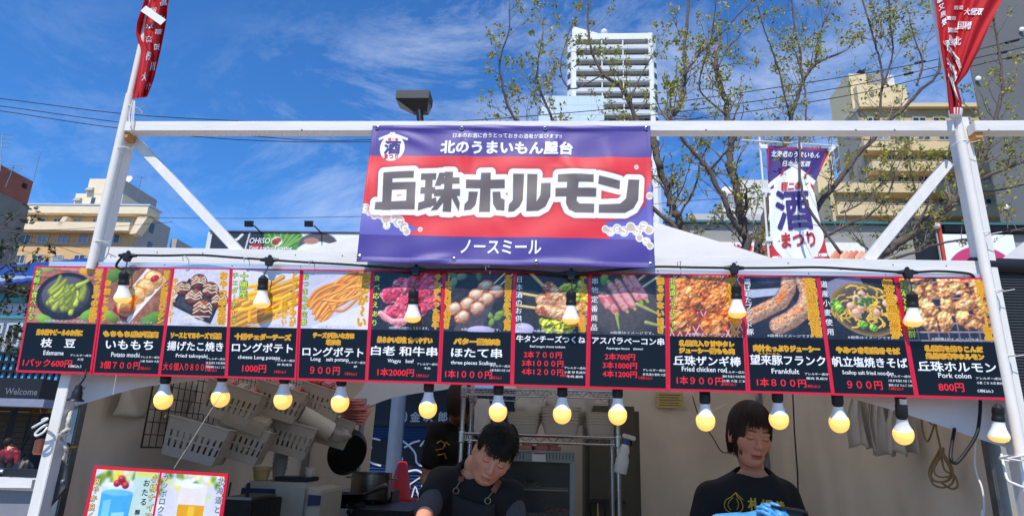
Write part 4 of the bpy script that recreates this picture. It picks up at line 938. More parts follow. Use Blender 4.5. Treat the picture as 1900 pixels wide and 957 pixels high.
dl((('おたる', .415*dw, (dh-(1-.88)*dh0), (dh-(1-.52)*dh0), .022, t_blk), dict(off=.02)), (('醸造', .385*dw, (dh-(1-.50)*dh0), (dh-(1-.30)*dh0), .016, t_blk), dict(off=.02)))
dl((('サッポロクラシック', .55*dw, (dh-(1-.95)*dh0), (dh-(1-.05)*dh0), .022, None), dict(layers=WG)))
dl((('北海道といえば', .955*dw, (dh-(1-.96)*dh0), (dh-(1-.12)*dh0), .022, None), dict(layers=WG)))
for x, y, x2, y2 in ((323, 868, 430, 700),):
    m = MB(); m.tube([P(x, y, -.05), P(x2, y2, .02)], .0014, 6); m.build('hanging_string', M('beige_string', (168, 154, 136), .8), t)

# ============================================================ left wall: wire grid with baskets
wire_m = M('grey_wire', (70, 66, 62), .5, .6, var=.1)
GX = TX0+.06
ga, gb = PX(262, 829, GX), PX(600, 800, GX); gy0, gy1 = ga.y, 2.30; gz0 = ga.z; gz1 = ZE-.04
m = MB(); n = int((gy1-gy0)/.05)
for k in range(n+1): m.tube([V(GX, gy0+(gy1-gy0)*k/n, gz0), V(GX, gy0+(gy1-gy0)*k/n, gz1)], .0022 if k % n else .004, 5)
n = int((gz1-gz0)/.05)
for k in range(n+1): m.tube([V(GX, gy0, gz0+(gz1-gz0)*k/n), V(GX, gy1, gz0+(gz1-gz0)*k/n)], .0022 if k % n else .004, 5)
tag(m.build('wire_grid', wire_m, None, loc=(GX, (gy0+gy1)/2, gz0)), 'dark wire grid panel hung on the left tent wall behind the baskets', 'wire grid')
bask_m = M('white_plastic_basket', (186, 174, 158), .55, var=.08, transl=.08)
paper_m = M('kraft_paper', (176, 160, 138), .8, var=.15, scale=12)
bagclear = M('clear_plastic_bag', (210, 206, 200), .25, var=.1, alpha=.42, bump=.6, bscale=40)
pinkp = M('pink_paper', (196, 120, 112), .7, var=.3, scale=30)
redp = M('red_package', (176, 40, 46), .5, var=.3, scale=20)
orangep = M('orange_package', (190, 104, 50), .5, var=.3, scale=20)
whitep = M('white_package', (206, 202, 198), .6, var=.1, scale=10)
bluep = M('blue_ink_mark', (30, 84, 150), .5)
def basket(px, py, Y, lab, size=(.24, .30, .15), tilt=.35, rz=0.0):
    """perforated basket; centre of its opening seen at (px, py)"""
    c = P(px, py, Y); t = thing('wire_basket' if False else 'plastic_basket', lab, 'basket', c, 'white plastic baskets on the wire grid')
    rot = Matrix.Rotation(rz, 3, 'Z') @ Matrix.Rotation(tilt, 3, 'Y'); sx, sy, sz = size
    w2 = lambda x, y, z: c+rot @ V(x, y, z)
    m = MB(); k = .84; th = .003
    T = [(-sx/2, -sy/2), (sx/2, -sy/2), (sx/2, sy/2), (-sx/2, sy/2)]; B = [(a*k, b*k) for a, b in T]
    for i in range(4):
        (ax, ay), (bx, by) = T[i], T[(i+1) % 4]; (cx, cy), (dx, dy) = B[i], B[(i+1) % 4]
        nn = 9 if i % 2 == 0 else 11
        pt = lambda u, v: V(cx+(dx-cx)*u, cy+(dy-cy)*u, -sz).lerp(V(ax+(bx-ax)*u, ay+(by-ay)*u, 0), v)
        for (v0, v1) in ((0, .24), (.44, .50), (.68, 1.0)):
            m.poly([c+rot @ pt(0, v0), c+rot @ pt(1, v0), c+rot @ pt(1, v1), c+rot @ pt(0, v1)])
        for j in range(nn):
            u0, u1 = j/nn, (j+.62)/nn
            for (v0, v1) in ((.24, .44), (.50, .68)): m.poly([c+rot @ pt(u0, v0), c+rot @ pt(u1, v0), c+rot @ pt(u1, v1), c+rot @ pt(u0, v1)])
    m.poly([w2(a, b, -sz) for a, b in B])
    m.build('shell', bask_m, t, solid=.003)
    m = MB(); m.tube([w2(a, b, 0) for a, b in T+[T[0], T[1]]], .005, 6); m.build('rim', bask_m, t)
    return t, w2
bb = {}
for key, px, py, Y, lab, tl, rz in (('a', 385, 786, .62, 'white basket lowest and nearest on the wire grid, printed with small text', .22, .3), ('b', 462, 790, .85, 'white basket full of folded kraft paper bags', .25, .3), ('c', 548, 786, 1.15, 'white basket holding a paper roll and red marked packs', .22, .3), ('d', 622, 775, 1.5, 'white basket farthest back with long pink paper sleeves', .25, .3),
                                    ('e', 448, 722, .80, 'white upper basket with orange packs above the kraft bags', .25, .3), ('f', 530, 722, 1.05, 'white upper basket with red packs beside the second globe lamp', .25, .3), ('g', 605, 724, 1.35, 'white upper basket with yellow and pink packs near the back', .25, .3)):
    bb[key] = basket(px, py, Y, lab, tilt=tl, rz=rz)
def pack(key, off, size, mat, name, lab, cat='package', rot=(0, 0, 0), bev=.008):
    t, w2 = bb[key]; c = w2(*off); rm = Matrix.Rotation(rot[2], 3, 'Z') @ Matrix.Rotation(rot[1], 3, 'Y') @ Matrix.Rotation(rot[0], 3, 'X')
    m = MB(); m.box(c, size, rm); o = m.build(name, mat, None, bevel=bev, loc=c); return tag(o, lab, cat)
pack('a', (0, 0, -.05), (.17, .22, .06), whitep, 'paper_pack', 'white paper pack lying in the nearest basket')
pack('b', (-.01, -.04, .02), (.20, .25, .07), paper_m, 'paper_bag', 'folded kraft paper bag with dark print sticking out of a basket', 'paper bag', (.15, .3, .35))
pack('b', (.02, .06, -.03), (.16, .14, .08), whitep, 'paper_pack', 'white pack wedged beside the kraft bag in its basket', rot=(.1, .2, .2))
pack('c', (.03, .02, -.04), (.16, .20, .08), whitep, 'paper_pack', 'white and red marked pack in the basket below the paper roll', rot=(.1, .2, .3))
for k in range(3): pack('e', (-.05+.05*k, -.04+.04*k, -.02), (.05, .16, .08), [orangep, paper_m, orangep][k], 'snack_pack', ['orange pack at the left in the upper basket', 'brown pack in the middle of the upper basket', 'orange pack at the right in the upper basket'][k], 'pack', (.2, .2, .3))
for k in range(3): pack('f', (-.05+.05*k, .03*k-.03, -.02), (.05, .18, .08), [redp, whitep, redp][k], 'snack_pack', ['red pack at the left of the upper basket by the second lamp', 'white pack between two red packs in an upper basket', 'red pack at the right of the upper basket by the second lamp'][k], 'pack', (.2, .3, .2))
for k in range(3): pack('g', (-.06+.06*k, .03*k-.03, 0), (.05, .18, .10), [orangep, pinkp, pinkp][k], 'snack_pack', ['yellow orange pack in the rear upper basket', 'pink pack in the middle of the rear upper basket', 'pink pack at the end of the rear upper basket'][k], 'pack', (.2, .3, .2))
_, w2 = bb['d']
t = thing('paper_sleeves', 'bundle of long pink paper sleeves fanned out of the rear basket', 'paper sleeves', w2(0, 0, -.02))
for k in range(9):
    a = P(622+k*2, 742+k*5, 1.55+.01*k); b = P(672+3*(k % 3)+3*k if k < 5 else 684-3*(k-5), 742+k*5.5, 1.5-.02*k); m = MB(); m.bar(a, b, .022, .006, up=(.2, -.8, .5)); m.build('sleeve', pinkp, t)
_, w2 = bb['c']
t = thing('paper_roll', 'pale kitchen paper roll leaning on a basket of the wire grid', 'paper roll', P(575, 772, 1.2))
a, b = P(556, 768, 1.12), P(612, 800, 1.22); ax = (b-a); m = MB(); m.lathe([(.016, 0), (.050, 0), (.050, ax.length), (.016, ax.length)], a, ax, 24, cap=False); m.lathe([(.016, 0.001), (.0155, ax.length)], a, ax, 18, cap=False); m.build('roll', M('tissue_paper', (206, 196, 178), .9, bump=.3, bscale=200), t, smooth=True)
m = MB(); m.lathe([(.0155, -.001), (.0130, -.001), (.0130, ax.length*.9), (.001, ax.length*.9)], a, ax, 18, cap=False); m.build('core', paper_m, t, smooth=True)
def crumple(name, lab, c, r, sc, mat, seed, cat='bag', n=26):
    rr = random.Random(seed); ph = [rr.uniform(0, 6) for _ in range(8)]; m = MB()
    def f(u, v):
        th, a = math.pi*v, 2*math.pi*u; d = V(math.cos(a)*math.sin(th)*sc[0], math.sin(a)*math.sin(th)*sc[1], -math.cos(th)*sc[2])
        k = 1+.10*math.sin(5*a+ph[0]+3*v)+.08*math.sin(9*a-7*v+ph[1])+.07*math.sin(14*v+ph[2]+2*a)+.05*abs(math.sin(7*a+11*v+ph[3])); return V(c)+d*r*k
    m.sheet(f, n, n); return tag(m.build(name, mat, None, smooth='all', loc=V(c)-V(0, 0, r*sc[2])), lab, cat)
crumple('plastic_bag', 'crumpled clear plastic bag hanging out of the basket by the pan', P(625, 806, 1.35), .06, (1.2, .8, .6), bagclear, 4)
for k, (px, py, w_, h_, lab) in enumerate(((246, 738, .15, .11, 'pale paper sheet fixed high on the left tent wall'), (330, 742, .13, .13, 'pale plastic bag hanging high on the left tent wall'))):
    c = PX(px, py, TX0+.03); m = MB(); m.sheet(lambda u, v: c+V(.02*math.sin(u*5+v*3)+.01, (u-.5)*w_*1.6, (v-.5)*h_*1.4), 10, 10); tag(m.build('wall_sheet' if k == 0 else 'plastic_bag', M('pale_sheet', (206, 196, 178), .7, var=.08, bump=.4, bscale=14), None, smooth='all', solid=.002, loc=c), lab, 'sheet' if k == 0 else 'bag')

# ============================================================ cooking gear at the back left
darksteel = M('blackened_steel', (46, 42, 40), .42, .7, var=.3, scale=9, bump=.2)
steel_pot = M('brushed_pot_steel', (128, 122, 116), .32, .9, var=.25, stretch=(1, 1, 9))
black_pan = M('black_pan_iron', (16, 15, 15), .4, .3, var=.3)
mach_w = M('cream_machine_enamel', (178, 168, 150), .45, var=.08, scale=3)
mach_b = M('dark_blue_panel', (26, 38, 78), .4, var=.1)
yel_pl = M('yellow_plastic_tub', (206, 176, 116), .45, var=.1)
glassg = M('green_bottle_glass', (20, 70, 34), .15, var=.1, coat=.5)
clearp = M('clear_plastic', (214, 208, 200), .18, var=.06, alpha=.38)
tz = .95
t = thing('ice_machine', 'cream and dark blue countertop machine at the back of the work table', 'machine', (P(520, 950, 1.05).x, 1.2, tz))
zt_ = P(500, 893, 1.0).z; xa, xb_ = P(448, 920, 1.0).x, P(572, 920, 1.0).x
m = MB(); m.ext(xa, xb_, 1.0, 1.38, tz, zt_); m.build('body', mach_w, t, bevel=.02)
m = MB(); m.box8([V(xb_-.006, 1.0, tz), V(xb_+.05, 1.03, tz), V(xb_+.05, 1.36, tz), V(xb_-.006, 1.37, tz)], [V(xb_-.006, 1.0, zt_-.02), V(xb_+.05, 1.03, zt_-.035), V(xb_+.05, 1.36, zt_-.035), V(xb_-.006, 1.37, zt_-.02)]); m.build('end_cover', mach_w, t, bevel=.006)
m = MB(); m.ext(xa-.004, P(510, 920, 1.0).x, .994, 1.004, tz+.02, P(480, 905, 1.0).z); m.build('side_panel', mach_b, t, bevel=.003)
m = MB(); z_ = zt_-.10; m.poly([V(xb_+.001, .998, z_), V(xb_+.052, 1.028, z_+.002), V(xb_+.052, 1.028, z_+.045), V(xb_+.001, .998, z_+.05)]); m.build('blue_stripe', mach_b, t, solid=.004)
m = MB(); m.lathe([(.012, 0), (.012, .003), (.009, .003), (.009, 0)], P(531, 915, 1.0)+V(0, .001, 0), (0, -1, 0), 20); m.build('emblem_ring', mach_w, t)
tag(MB().ext(P(508, 889, 1.05).x, P(570, 889, 1.05).x, 1.05, 1.22, zt_+.002, zt_+.022).build('black_tray', blackp, None, bevel=.004, loc=P(540, 889, 1.1)), 'flat black tray lying on top of the cream machine', 'tray')
c = P(484, 888, 1.08); c.z = zt_+.001
t = thing('tub', 'round yellow plastic tub with a lid on the cream machine', 'tub', c)
m = MB(); m.lathe([(.030, 0), (.034, .004), (.042, .050), (.044, .052)], c, (0, 0, 1), 24); m.build('tub_body', yel_pl, t, smooth=True)
m = MB(); m.lathe([(.046, .050), (.046, .060), (.042, .063)], c, (0, 0, 1), 24); m.build('lid', yel_pl, t, smooth=True)
c = P(516, 888, 1.2); c.z = zt_+.001
t = thing('cup_stack', 'tall stack of clear plastic cups in a bag on the cream machine', 'cup stack', c)
for k in range(9):
    m = MB(); z = .02*k; m.lathe([(.026, z), (.038, z+.06), (.041, z+.062), (.038, z+.058), (.025, z+.002)], c, (0, 0, 1), 18, cap=False); m.build('cup', clearp, t, smooth=True)
c = P(572, 891, 1.15); c.z = zt_+.001
m = MB(); m.lathe([(.018, 0), (.024, .065), (.023, .065), (.017, .002)], c, (0, 0, 1), 18); tag(m.build('plastic_cup', clearp, None, smooth=True, loc=c), 'single clear cup standing at the right end of the machine', 'cup')
t = thing('griddle', 'dark steel griddle box at the left end of the work table', 'griddle', (P(440, 950, .65).x, .7, tz))
xg0, xg1, zg = P(405, 930, .62).x, P(471, 930, .62).x, P(440, 928, .62).z
m = MB(); m.ext(xg0, xg1, .62, .92, tz, zg); m.build('body', darksteel, t, bevel=.005)
m = MB(); m.ext(xg0+.01, xg1-.02, .64, .90, zg+.001, zg+.012); m.build('plate', steel_pot, t, bevel=.003)
a = P(457, 926, .66); m = MB(); m.box(a+V(0, 0, .03), (.013, .02, .075)); tag(m.build('knife_handle', blackp, None, bevel=.004, loc=a), 'black handle of a turner standing in the griddle', 'turner')
a = P(424, 912, .7); m = MB(); m.tube([a-V(0, 0, .05), a+V(.004, 0, .04)], .004, 8); tag(m.build('thin_rod', darksteel, None, loc=a), 'thin dark skewer rod behind the drinks board', 'rod')
c = P(596, 957, 1.35); c.z = tz
m = MB(); zb_ = P(596, 905, 1.35).z-tz
m.lathe([(.030, 0), (.032, .01), (.032, zb_*.55), (.013, zb_*.75), (.012, zb_*.93), (.0145, zb_*.94), (.0145, zb_)], c, (0, 0, 1), 20); tag(m.build('bottle', glassg, None, smooth=True, loc=c), 'dark green glass bottle beside the cream machine', 'bottle')
c = P(580, 957, 1.32); c.z = tz; m = MB(); m.lathe([(.03, 0), (.03, .16), (.02, .2), (.02, .22)], c, (0, 0, 1), 16); tag(m.build('clear_jar', clearp, None, smooth=True, loc=c), 'clear jar between the machine and the green bottle', 'jar')
# gas stove with frying pan, pot behind it, pan hanging on a steel post
sx0, sx1, sz = P(618, 950, 1.5).x, P(728, 950, 1.5).x, P(660, 936, 1.5).z
t = thing('gas_stove', 'low dark gas stove carrying the frying pan and the pot', 'stove', ((sx0+sx1)/2, 1.75, tz))
m = MB(); m.ext(sx0, sx1+.1, 1.48, 2.10, tz, sz-.02); m.build('body', darksteel, t, bevel=.006)
for (x, y) in ((P(640, 920, 1.6).x, 1.62), (P(685, 920, 1.9).x, 1.93)):
    m = MB()
    for k in range(4): a = k*math.pi/2+.4; m.bar(V(x, y, sz-.008), V(x+.11*math.cos(a), y+.11*math.sin(a), sz-.008), .012, .020)
    m.lathe([(.05, -.018), (.05, -.004), (.03, 0)], V(x, y, sz-.004), (0, 0, 1), 16); m.build('burner_grate', darksteel, t)
m = MB(); m.lathe([(.016, 0), (.016, .018), (.01, .02)], P(650, 948, 1.479), (0, -1, 0), 14); m.build('knob', blackp, t)
m = MB(); m.ext(P(628, 950, 1.47).x, P(645, 950, 1.47).x, 1.473, 1.479, P(640, 957, 1.47).z, P(640, 943, 1.47).z); m.build('label_plate', sticker, t)
c = P(640, 915, 1.62); c.z = sz+.003; rr = abs(P(676, 915, 1.62).x-P(603, 915, 1.62).x)/2
t = thing('frying_pan', 'black frying pan with a long grey handle standing on the stove', 'pan', c)
m = MB(); m.lathe([(.001, .002), (rr*.72, 0), (rr, .045), (rr*1.02, .047), (rr*.98, .043), (rr*.7, .006), (.001, .006)], c, (0, 0, 1), 32, cap=False); m.build('bowl', black_pan, t, smooth=True)
m = MB(); a = c+V(rr*.95, -.01, .040); b = P(718, 899, 1.55); m.tube([a, a.lerp(b, .3), b.lerp(a, .05), b], [.008, .010, .014, .010], 10); m.build('handle', steel_pot, t, smooth=True)
c = P(686, 930, 1.92); c.z = sz+.003; rr = abs(P(722, 900, 1.92).x-P(649, 900, 1.92).x)/2; hh = P(686, 876, 1.92).z-c.z
t = thing('stock_pot', 'tall brushed steel pot behind the frying pan', 'pot', c)
m = MB(); m.lathe([(.001, 0), (rr*.97, 0), (rr, .012), (rr, hh-.004), (rr*1.04, hh), (rr*.98, hh), (rr*.97, .01), (.001, .01)], c, (0, 0, 1), 36, cap=False); m.build('pot_body', steel_pot, t, smooth=True)
for s_ in (-1, 1):
    m = MB(); m.tube(smooth_path([c+V(s_*rr, -.03, hh*.8), c+V(s_*(rr+.03), -.02, hh*.8), c+V(s_*(rr+.03), .02, hh*.8), c+V(s_*rr, .03, hh*.8)], 4), .005, 8); m.build('handle', steel_pot, t)
a, b = P(655, 957, 2.2), P(648, 868, 2.2); a.z = 0
t = thing('steel_stand', 'round steel stand post behind the pot with a side arm', 'stand', a)
m = MB(); m.tube([a, V(a.x, a.y, b.z+.45)], .019, 14); m.lathe([(.16, 0), (.16, .015), (.02, .03)], a, (0, 0, 1), 20); m.build('post', steel, t, smooth=True)
m = MB(); m.tube([P(652, 908, 2.17), P(600, 918, 1.9)], .012, 10); m.build('arm', steel, t)
c = P(647, 839, 2.12)
t = thing('hanging_pan', 'round black pan hanging on the steel stand, seen from below', 'pan', c)
ax = V(.75, -.62, -.18).normalized(); rr = .145
m = MB(); m.lathe([(.001, .028), (rr*.8, .026), (rr, -.012), (rr*1.02, -.014), (rr*.97, -.010), (rr*.78, .020), (.001, .022)], c, ax, 36, cap=False); m.build('bowl', black_pan, t, smooth=True)
m = MB(); e_ = ax.cross(V(0, 0, 1)).normalized(); up_ = e_.cross(ax); m.tube([c+up_*rr*.95, c+up_*(rr+.10)], [.008, .006], 8); m.build('handle', black_pan, t)
m = MB(); m.ext(P(695, 940, 1.95).x, P(723, 940, 1.95).x, 1.99, 2.2, tz, P(700, 911, 1.95).z); tag(m.build('splash_guard', darksteel, None, bevel=.004, loc=P(709, 950, 2.0)), 'dark upright steel splash guard right of the pot', 'splash guard')
# grey crate stack carrying the traffic cone, outside the back opening
c = P(739, 930, 3.0); gm = M('grey_crate_plastic', (120, 114, 108), .7, var=.15)
zc_ = c.z
t = thing('storage_crate', 'tall grey storage crate under the red traffic cone', 'crate', (c.x, 3.0, 0))
m = MB(); m.ext(c.x-.25, c.x+.32, 2.75, 3.3, 0, zc_); m.build('body', gm, t, bevel=.02)
m = MB(); m.ext(c.x-.27, c.x+.34, 2.73, 3.32, zc_-.05, zc_+.002); m.build('lid', M('grey_lid', (150, 144, 136), .7), t, bevel=.01)
cone_m = M('traffic_cone_red', (206, 30, 24), .45, var=.1)
t = thing('traffic_cone', 'red traffic cone on the grey crate in front of the painted shutter', 'traffic cone', V(c.x, 3.0, zc_+.004))
hc_ = P(745, 856, 3.0).z-zc_
o = V(c.x, 3.0, zc_+.004); m = MB(); m.lathe([(.115, .02), (.095, .03), (.035, hc_-.01), (.025, hc_), (.001, hc_)], o, (.04, 0, 1), 28, cap=False); m.build('cone', cone_m, t, smooth=True)
m = MB(); m.ext(o.x-.13, o.x+.13, o.y-.13, o.y+.13, o.z, o.z+.022); m.build('base', cone_m, t, bevel=.008)

# ============================================================ wire rack, tubs, showcase
RY0, RY1 = 1.22, 1.58
rx0, rx1 = P(857, 800, RY0).x, P(1147, 850, RY0).x
zm_, ztp = P(1060, 809, RY0).z, P(1040, 724, RY0).z
rk = thing('wire_rack', 'chromed wire rack holding clear tubs behind the man', 'rack', ((rx0+rx1)/2, RY0, 0))
for x in (rx0, rx1):
    for y in (RY0, RY1):
        m = MB(); m.tube([V(x, y, 0), V(x, y, ztp+.06)], .0125, 12)
        for k in range(60): m.lathe([(.0128, 0), (.0134, .002), (.0128, .004)], V(x, y, .05+k*.03), (0, 0, 1), 10, cap=False)
        m.build('upright', chrome, rk, smooth=True)
def wshelf(z):
    m = MB()
    for y in (RY0, RY1):
        for dz in (0, -.035): m.tube([V(rx0, y, z+dz), V(rx1, y, z+dz)], .0035, 6)
        n = 22; m.tube([V(rx0+(rx1-rx0)*k/n, y, z-(.035 if k % 2 else 0)) for k in range(n+1)], .0022, 5)
    for x in (rx0, rx1):
        for dz in (0, -.035): m.tube([V(x, RY0, z+dz), V(x, RY1, z+dz)], .0035, 6)
        n = 8; m.tube([V(x, RY0+(RY1-RY0)*k/n, z-(.035 if k % 2 else 0)) for k in range(n+1)], .0022, 5)
    for k in range(34): x = rx0+(rx1-rx0)*(k+.5)/34; m.tube([V(x, RY0, z+.004), V(x, RY1, z+.004)], .0016, 5)
    for k in range(3): y = RY0+(RY1-RY0)*(k+.5)/3; m.tube([V(rx0, y, z-.001), V(rx1, y, z-.001)], .0022, 5)
    for x in (rx0, rx1):
        for y in (RY0, RY1): m.lathe([(.015, -.05), (.017, -.045), (.017, .004), (.015, .008)], V(x, y, z), (0, 0, 1), 12)
    m.build('shelf', chrome, rk)
for z in (zm_, ztp, 1.02, .25): wshelf(z)
tub_m = M('translucent_tub', (206, 198, 184), .35, var=.08, alpha=.72)
def tubstack(px, py, Y, n, sx, sy, lab, dz=.012, h0=.06):
    c = P(px, py, Y); c.z = zm_+.006; t = thing('tub_stack', lab, 'tubs', c, 'stacks of clear food tubs on the wire rack')
    for k in range(n):
        z = k*dz; m = MB(); T = []
        for (s_, zz) in ((.82, z), (1.0, z+h0), (1.06, z+h0+.002), (1.06, z+h0+.006), (.98, z+h0+.006)):
            ring = [];
            for a in range(24):
                th = 2*math.pi*a/24; e = .32; cx_, sy_ = math.cos(th), math.sin(th)
                ring.append(c+V(math.copysign(abs(cx_)**e, cx_)*sx/2*s_, math.copysign(abs(sy_)**e, sy_)*sy/2*s_, zz))
            T.append(m.pts(ring))
        for a_, b_ in zip(T[:-1], T[1:]):
            for j in range(24): m.face(a_+j, a_+(j+1) % 24, b_+(j+1) % 24, b_+j)
        m.face(*[T[0]+j for j in range(24)]); m.build('tub', tub_m, t, smooth=True)
tubstack(972, 795, 1.38, 5, .17, .15, 'stack of clear lids nearest the man on the wire rack', .014, .05)
tubstack(1040, 800, 1.36, 6, .20, .16, 'wide stack of clear tubs in the middle of the wire rack', .016, .06)
tubstack(1112, 805, 1.36, 5, .15, .15, 'stack of clear tubs at the right end of the wire rack', .014, .06)
crumple('tub_bag', 'bag of white food tubs standing behind the stack nearest the man', P(985, 762, 1.46), .085, (1.0, .7, .85), tub_m, 12)
crumple('tub_bag', 'big bag of white food tubs behind the middle stack on the rack', P(1055, 755, 1.48), .10, (1.25, .7, .85), tub_m, 15)
m = MB(); c = P(895, 780, 1.4); c.z = zm_+.006; m.lathe([(.04, 0), (.045, .02), (.045, .14), (.03, .18)], c, (0, 0, 1), 18); tag(m.build('foam_cup_stack', whitep, None, smooth=True, loc=c), 'pale foam cup column at the left end of the wire rack', 'cups')
# showcase under the shelf
sx0, sx1 = P(905, 900, 1.28).x, P(1066, 900, 1.28).x; z1, z0 = P(1010, 836, 1.28).z, 1.027
show = thing('glass_showcase', 'glass fronted steel food showcase standing on the wire rack', 'showcase', ((sx0+sx1)/2, 1.28, z0))
m = MB(); m.ext(sx0, sx1, 1.28, 1.56, z1-.055, z1); m.build('top_hood', table_top, show, bevel=.004)
m = MB(); m.ext(sx0+.002, sx1-.002, 1.276, 1.278, z1-.012, z1-.01)
for k in range(26):
    x = sx0+(sx1-sx0)*(k+.5)/26
    if 10 < k < 17: continue
    m.box(V(x, 1.2795, z1-.028), (.004, .004, .026))
m.build('vent_slots', blackp, show)['kind'] = 'stuff'
m = MB(); m.box(V(P(1000, 846, 1.28).x, 1.2785, z1-.030), (.07, .002, .044)); m.build('warning_label', whitep, show)
m = MB(); q_ = V(P(1000, 846, 1.28).x, 1.2765, z1-.030); m.box(q_+V(0, 0, .017), (.06, .001, .006)); m.build('red_strip', redp, show)
for x in (sx0+.012, sx1-.012):
    m = MB(); m.ext(x-.012, x+.012, 1.28, 1.30, z0, z1-.056); m.build('corner_post', table_top, show, bevel=.002)
m = MB(); m.ext(sx0, sx1, 1.28, 1.56, z0, z0+.03); m.build('bottom', table_top, show)
m = MB(); m.ext(sx0, sx1, 1.545, 1.56, z0+.031, z1-.056); m.build('back_panel', darksteel, show)
m = MB(); m.ext(sx0+.025, sx1-.025, 1.286, 1.290, z0+.031, z1-.056); m.build('front_glass', M('showcase_glass', (90, 96, 94), .05, alpha=.16, var=.02), show)
for k in range(2):
    m = MB(); z = z0+.03+(z1-z0-.09)*(k+1)/3; m.ext(sx0+.03, sx1-.03, 1.30, 1.54, z, z+.006); m.build('glass_shelf', clearp, show)
meatm = M('dark_red_meat', (96, 42, 38), .5, var=.4, scale=30); porkm = M('pink_meat', (186, 120, 108), .5, var=.35, scale=26)
for k, (px, py, mt, lab) in enumerate(((948, 918, meatm, 'tray of dark meat on the lower shelf of the showcase, left'), (1035, 918, meatm, 'tray of dark red meat on the lower shelf of the showcase, right'), (985, 875, darksteel, 'dark covered tray on the upper shelf of the showcase'))):
    c = P(px, py, 1.42); c.z = z0+.03+(z1-z0-.09)*(1 if k < 2 else 2)/3+.007; t = thing('food_tray', lab, 'tray', c)
    m = MB(); m.lathe([(.05, 0), (.062, .02), (.060, .02), (.05, .003)], c, (0, 0, 1), 4); m.build('tray', steel_pot, t)
    m = MB()
    for j in range(9): m.ball(c+V(random.uniform(-.04, .04), random.uniform(-.03, .03), .02+.012*random.random()), .017, 8, 6, (1.2, 1, .7))
    m.build('meat', mt, t, smooth='all')['kind'] = 'stuff'
for k, (px, lab) in enumerate(((975, 'pink meat pack lying on the showcase top, left'), (1002, 'pink meat pack in the middle of the showcase top'), (1022, 'pink meat pack at the right on the showcase top'))):
    c = P(px, 830, 1.38); c.z = z1+.001; m = MB(); m.box(c+V(0, 0, .012), (.07, .10, .022), Matrix.Rotation(.3*k, 3, 'Z')); m.ball(c+V(.01, -.02, .028), .025, 10, 6, (1.3, 1, .4)); tag(m.build('meat_pack', porkm, None, bevel=.004, loc=c), lab, 'meat pack')
# spray bottle hooked on the right upright
t = thing('spray_bottle', 'white spray bottle with a blue collar hung at the right end of the rack', 'spray bottle', P(1150, 878, 1.2))
a, b = P(1150, 878, 1.2), P(1162, 815, 1.2); ax = (b-a); Lb = ax.length
m = MB(); m.lathe([(.001, 0), (.030, .002), (.032, .01), (.032, Lb*.42), (.024, Lb*.55), (.027, Lb*.68), (.017, Lb*.84), (.013, Lb*.86)], a, ax, 20, cap=False); m.build('bottle_body', whitep, t, smooth=True)
m = MB(); m.lathe([(.015, Lb*.85), (.015, Lb*1.0)], a, ax, 16); m.build('collar', bluep, t)
m = MB(); m.bar(b+V(-.02, -.01, .02), b+V(.045, -.01, .004), .02, .022); m.bar(b+V(.02, -.01, 0), b+V(.026, -.01, -.035), .008, .008); m.build('trigger_head', whitep, t, bevel=.004)
# olive cabinet at the back
olive = M('olive_cabinet', (74, 68, 48), .5, var=.15, scale=3)
ox0, ox1, oz1 = P(1085, 900, 2.1).x, P(1190, 900, 2.1).x, P(1140, 752, 2.1).z
t = thing('tall_cabinet', 'tall dark olive cabinet standing behind the wire rack', 'cabinet', ((ox0+ox1)/2, 2.25, 0))
m = MB(); m.ext(ox0, ox1, 2.1, 2.45, .03, oz1); m.build('body', olive, t, bevel=.03)
m = MB(); m.ext(P(1090, 930, 2.09).x, P(1160, 930, 2.09).x, 2.06, 2.10, P(1120, 932, 2.09).z, P(1120, 926, 2.09).z); m.build('hook_rail', blackp, t)
for k in range(5):
    x = P(1096+k*13, 935, 2.07).x; z = P(1100, 932, 2.07).z; m = MB(); m.tube([V(x, 2.07, z), V(x, 2.06, z-.03), V(x+.004, 2.06, z-.15-.03*(k % 2))], [.003, .004, .010], 8); tag(m.build('kitchen_tool', [darksteel, yel_pl, darksteel, yel_pl, steel_pot][k], None, loc=V(x, 2.06, z-.1)), ['dark ladle hanging first on the cabinet rail', 'yellow handled tool hanging second on the cabinet rail', 'dark tongs hanging in the middle of the cabinet rail', 'yellow handled tool hanging fourth on the cabinet rail', 'steel whisk hanging last on the cabinet rail'][k], 'kitchen tool')

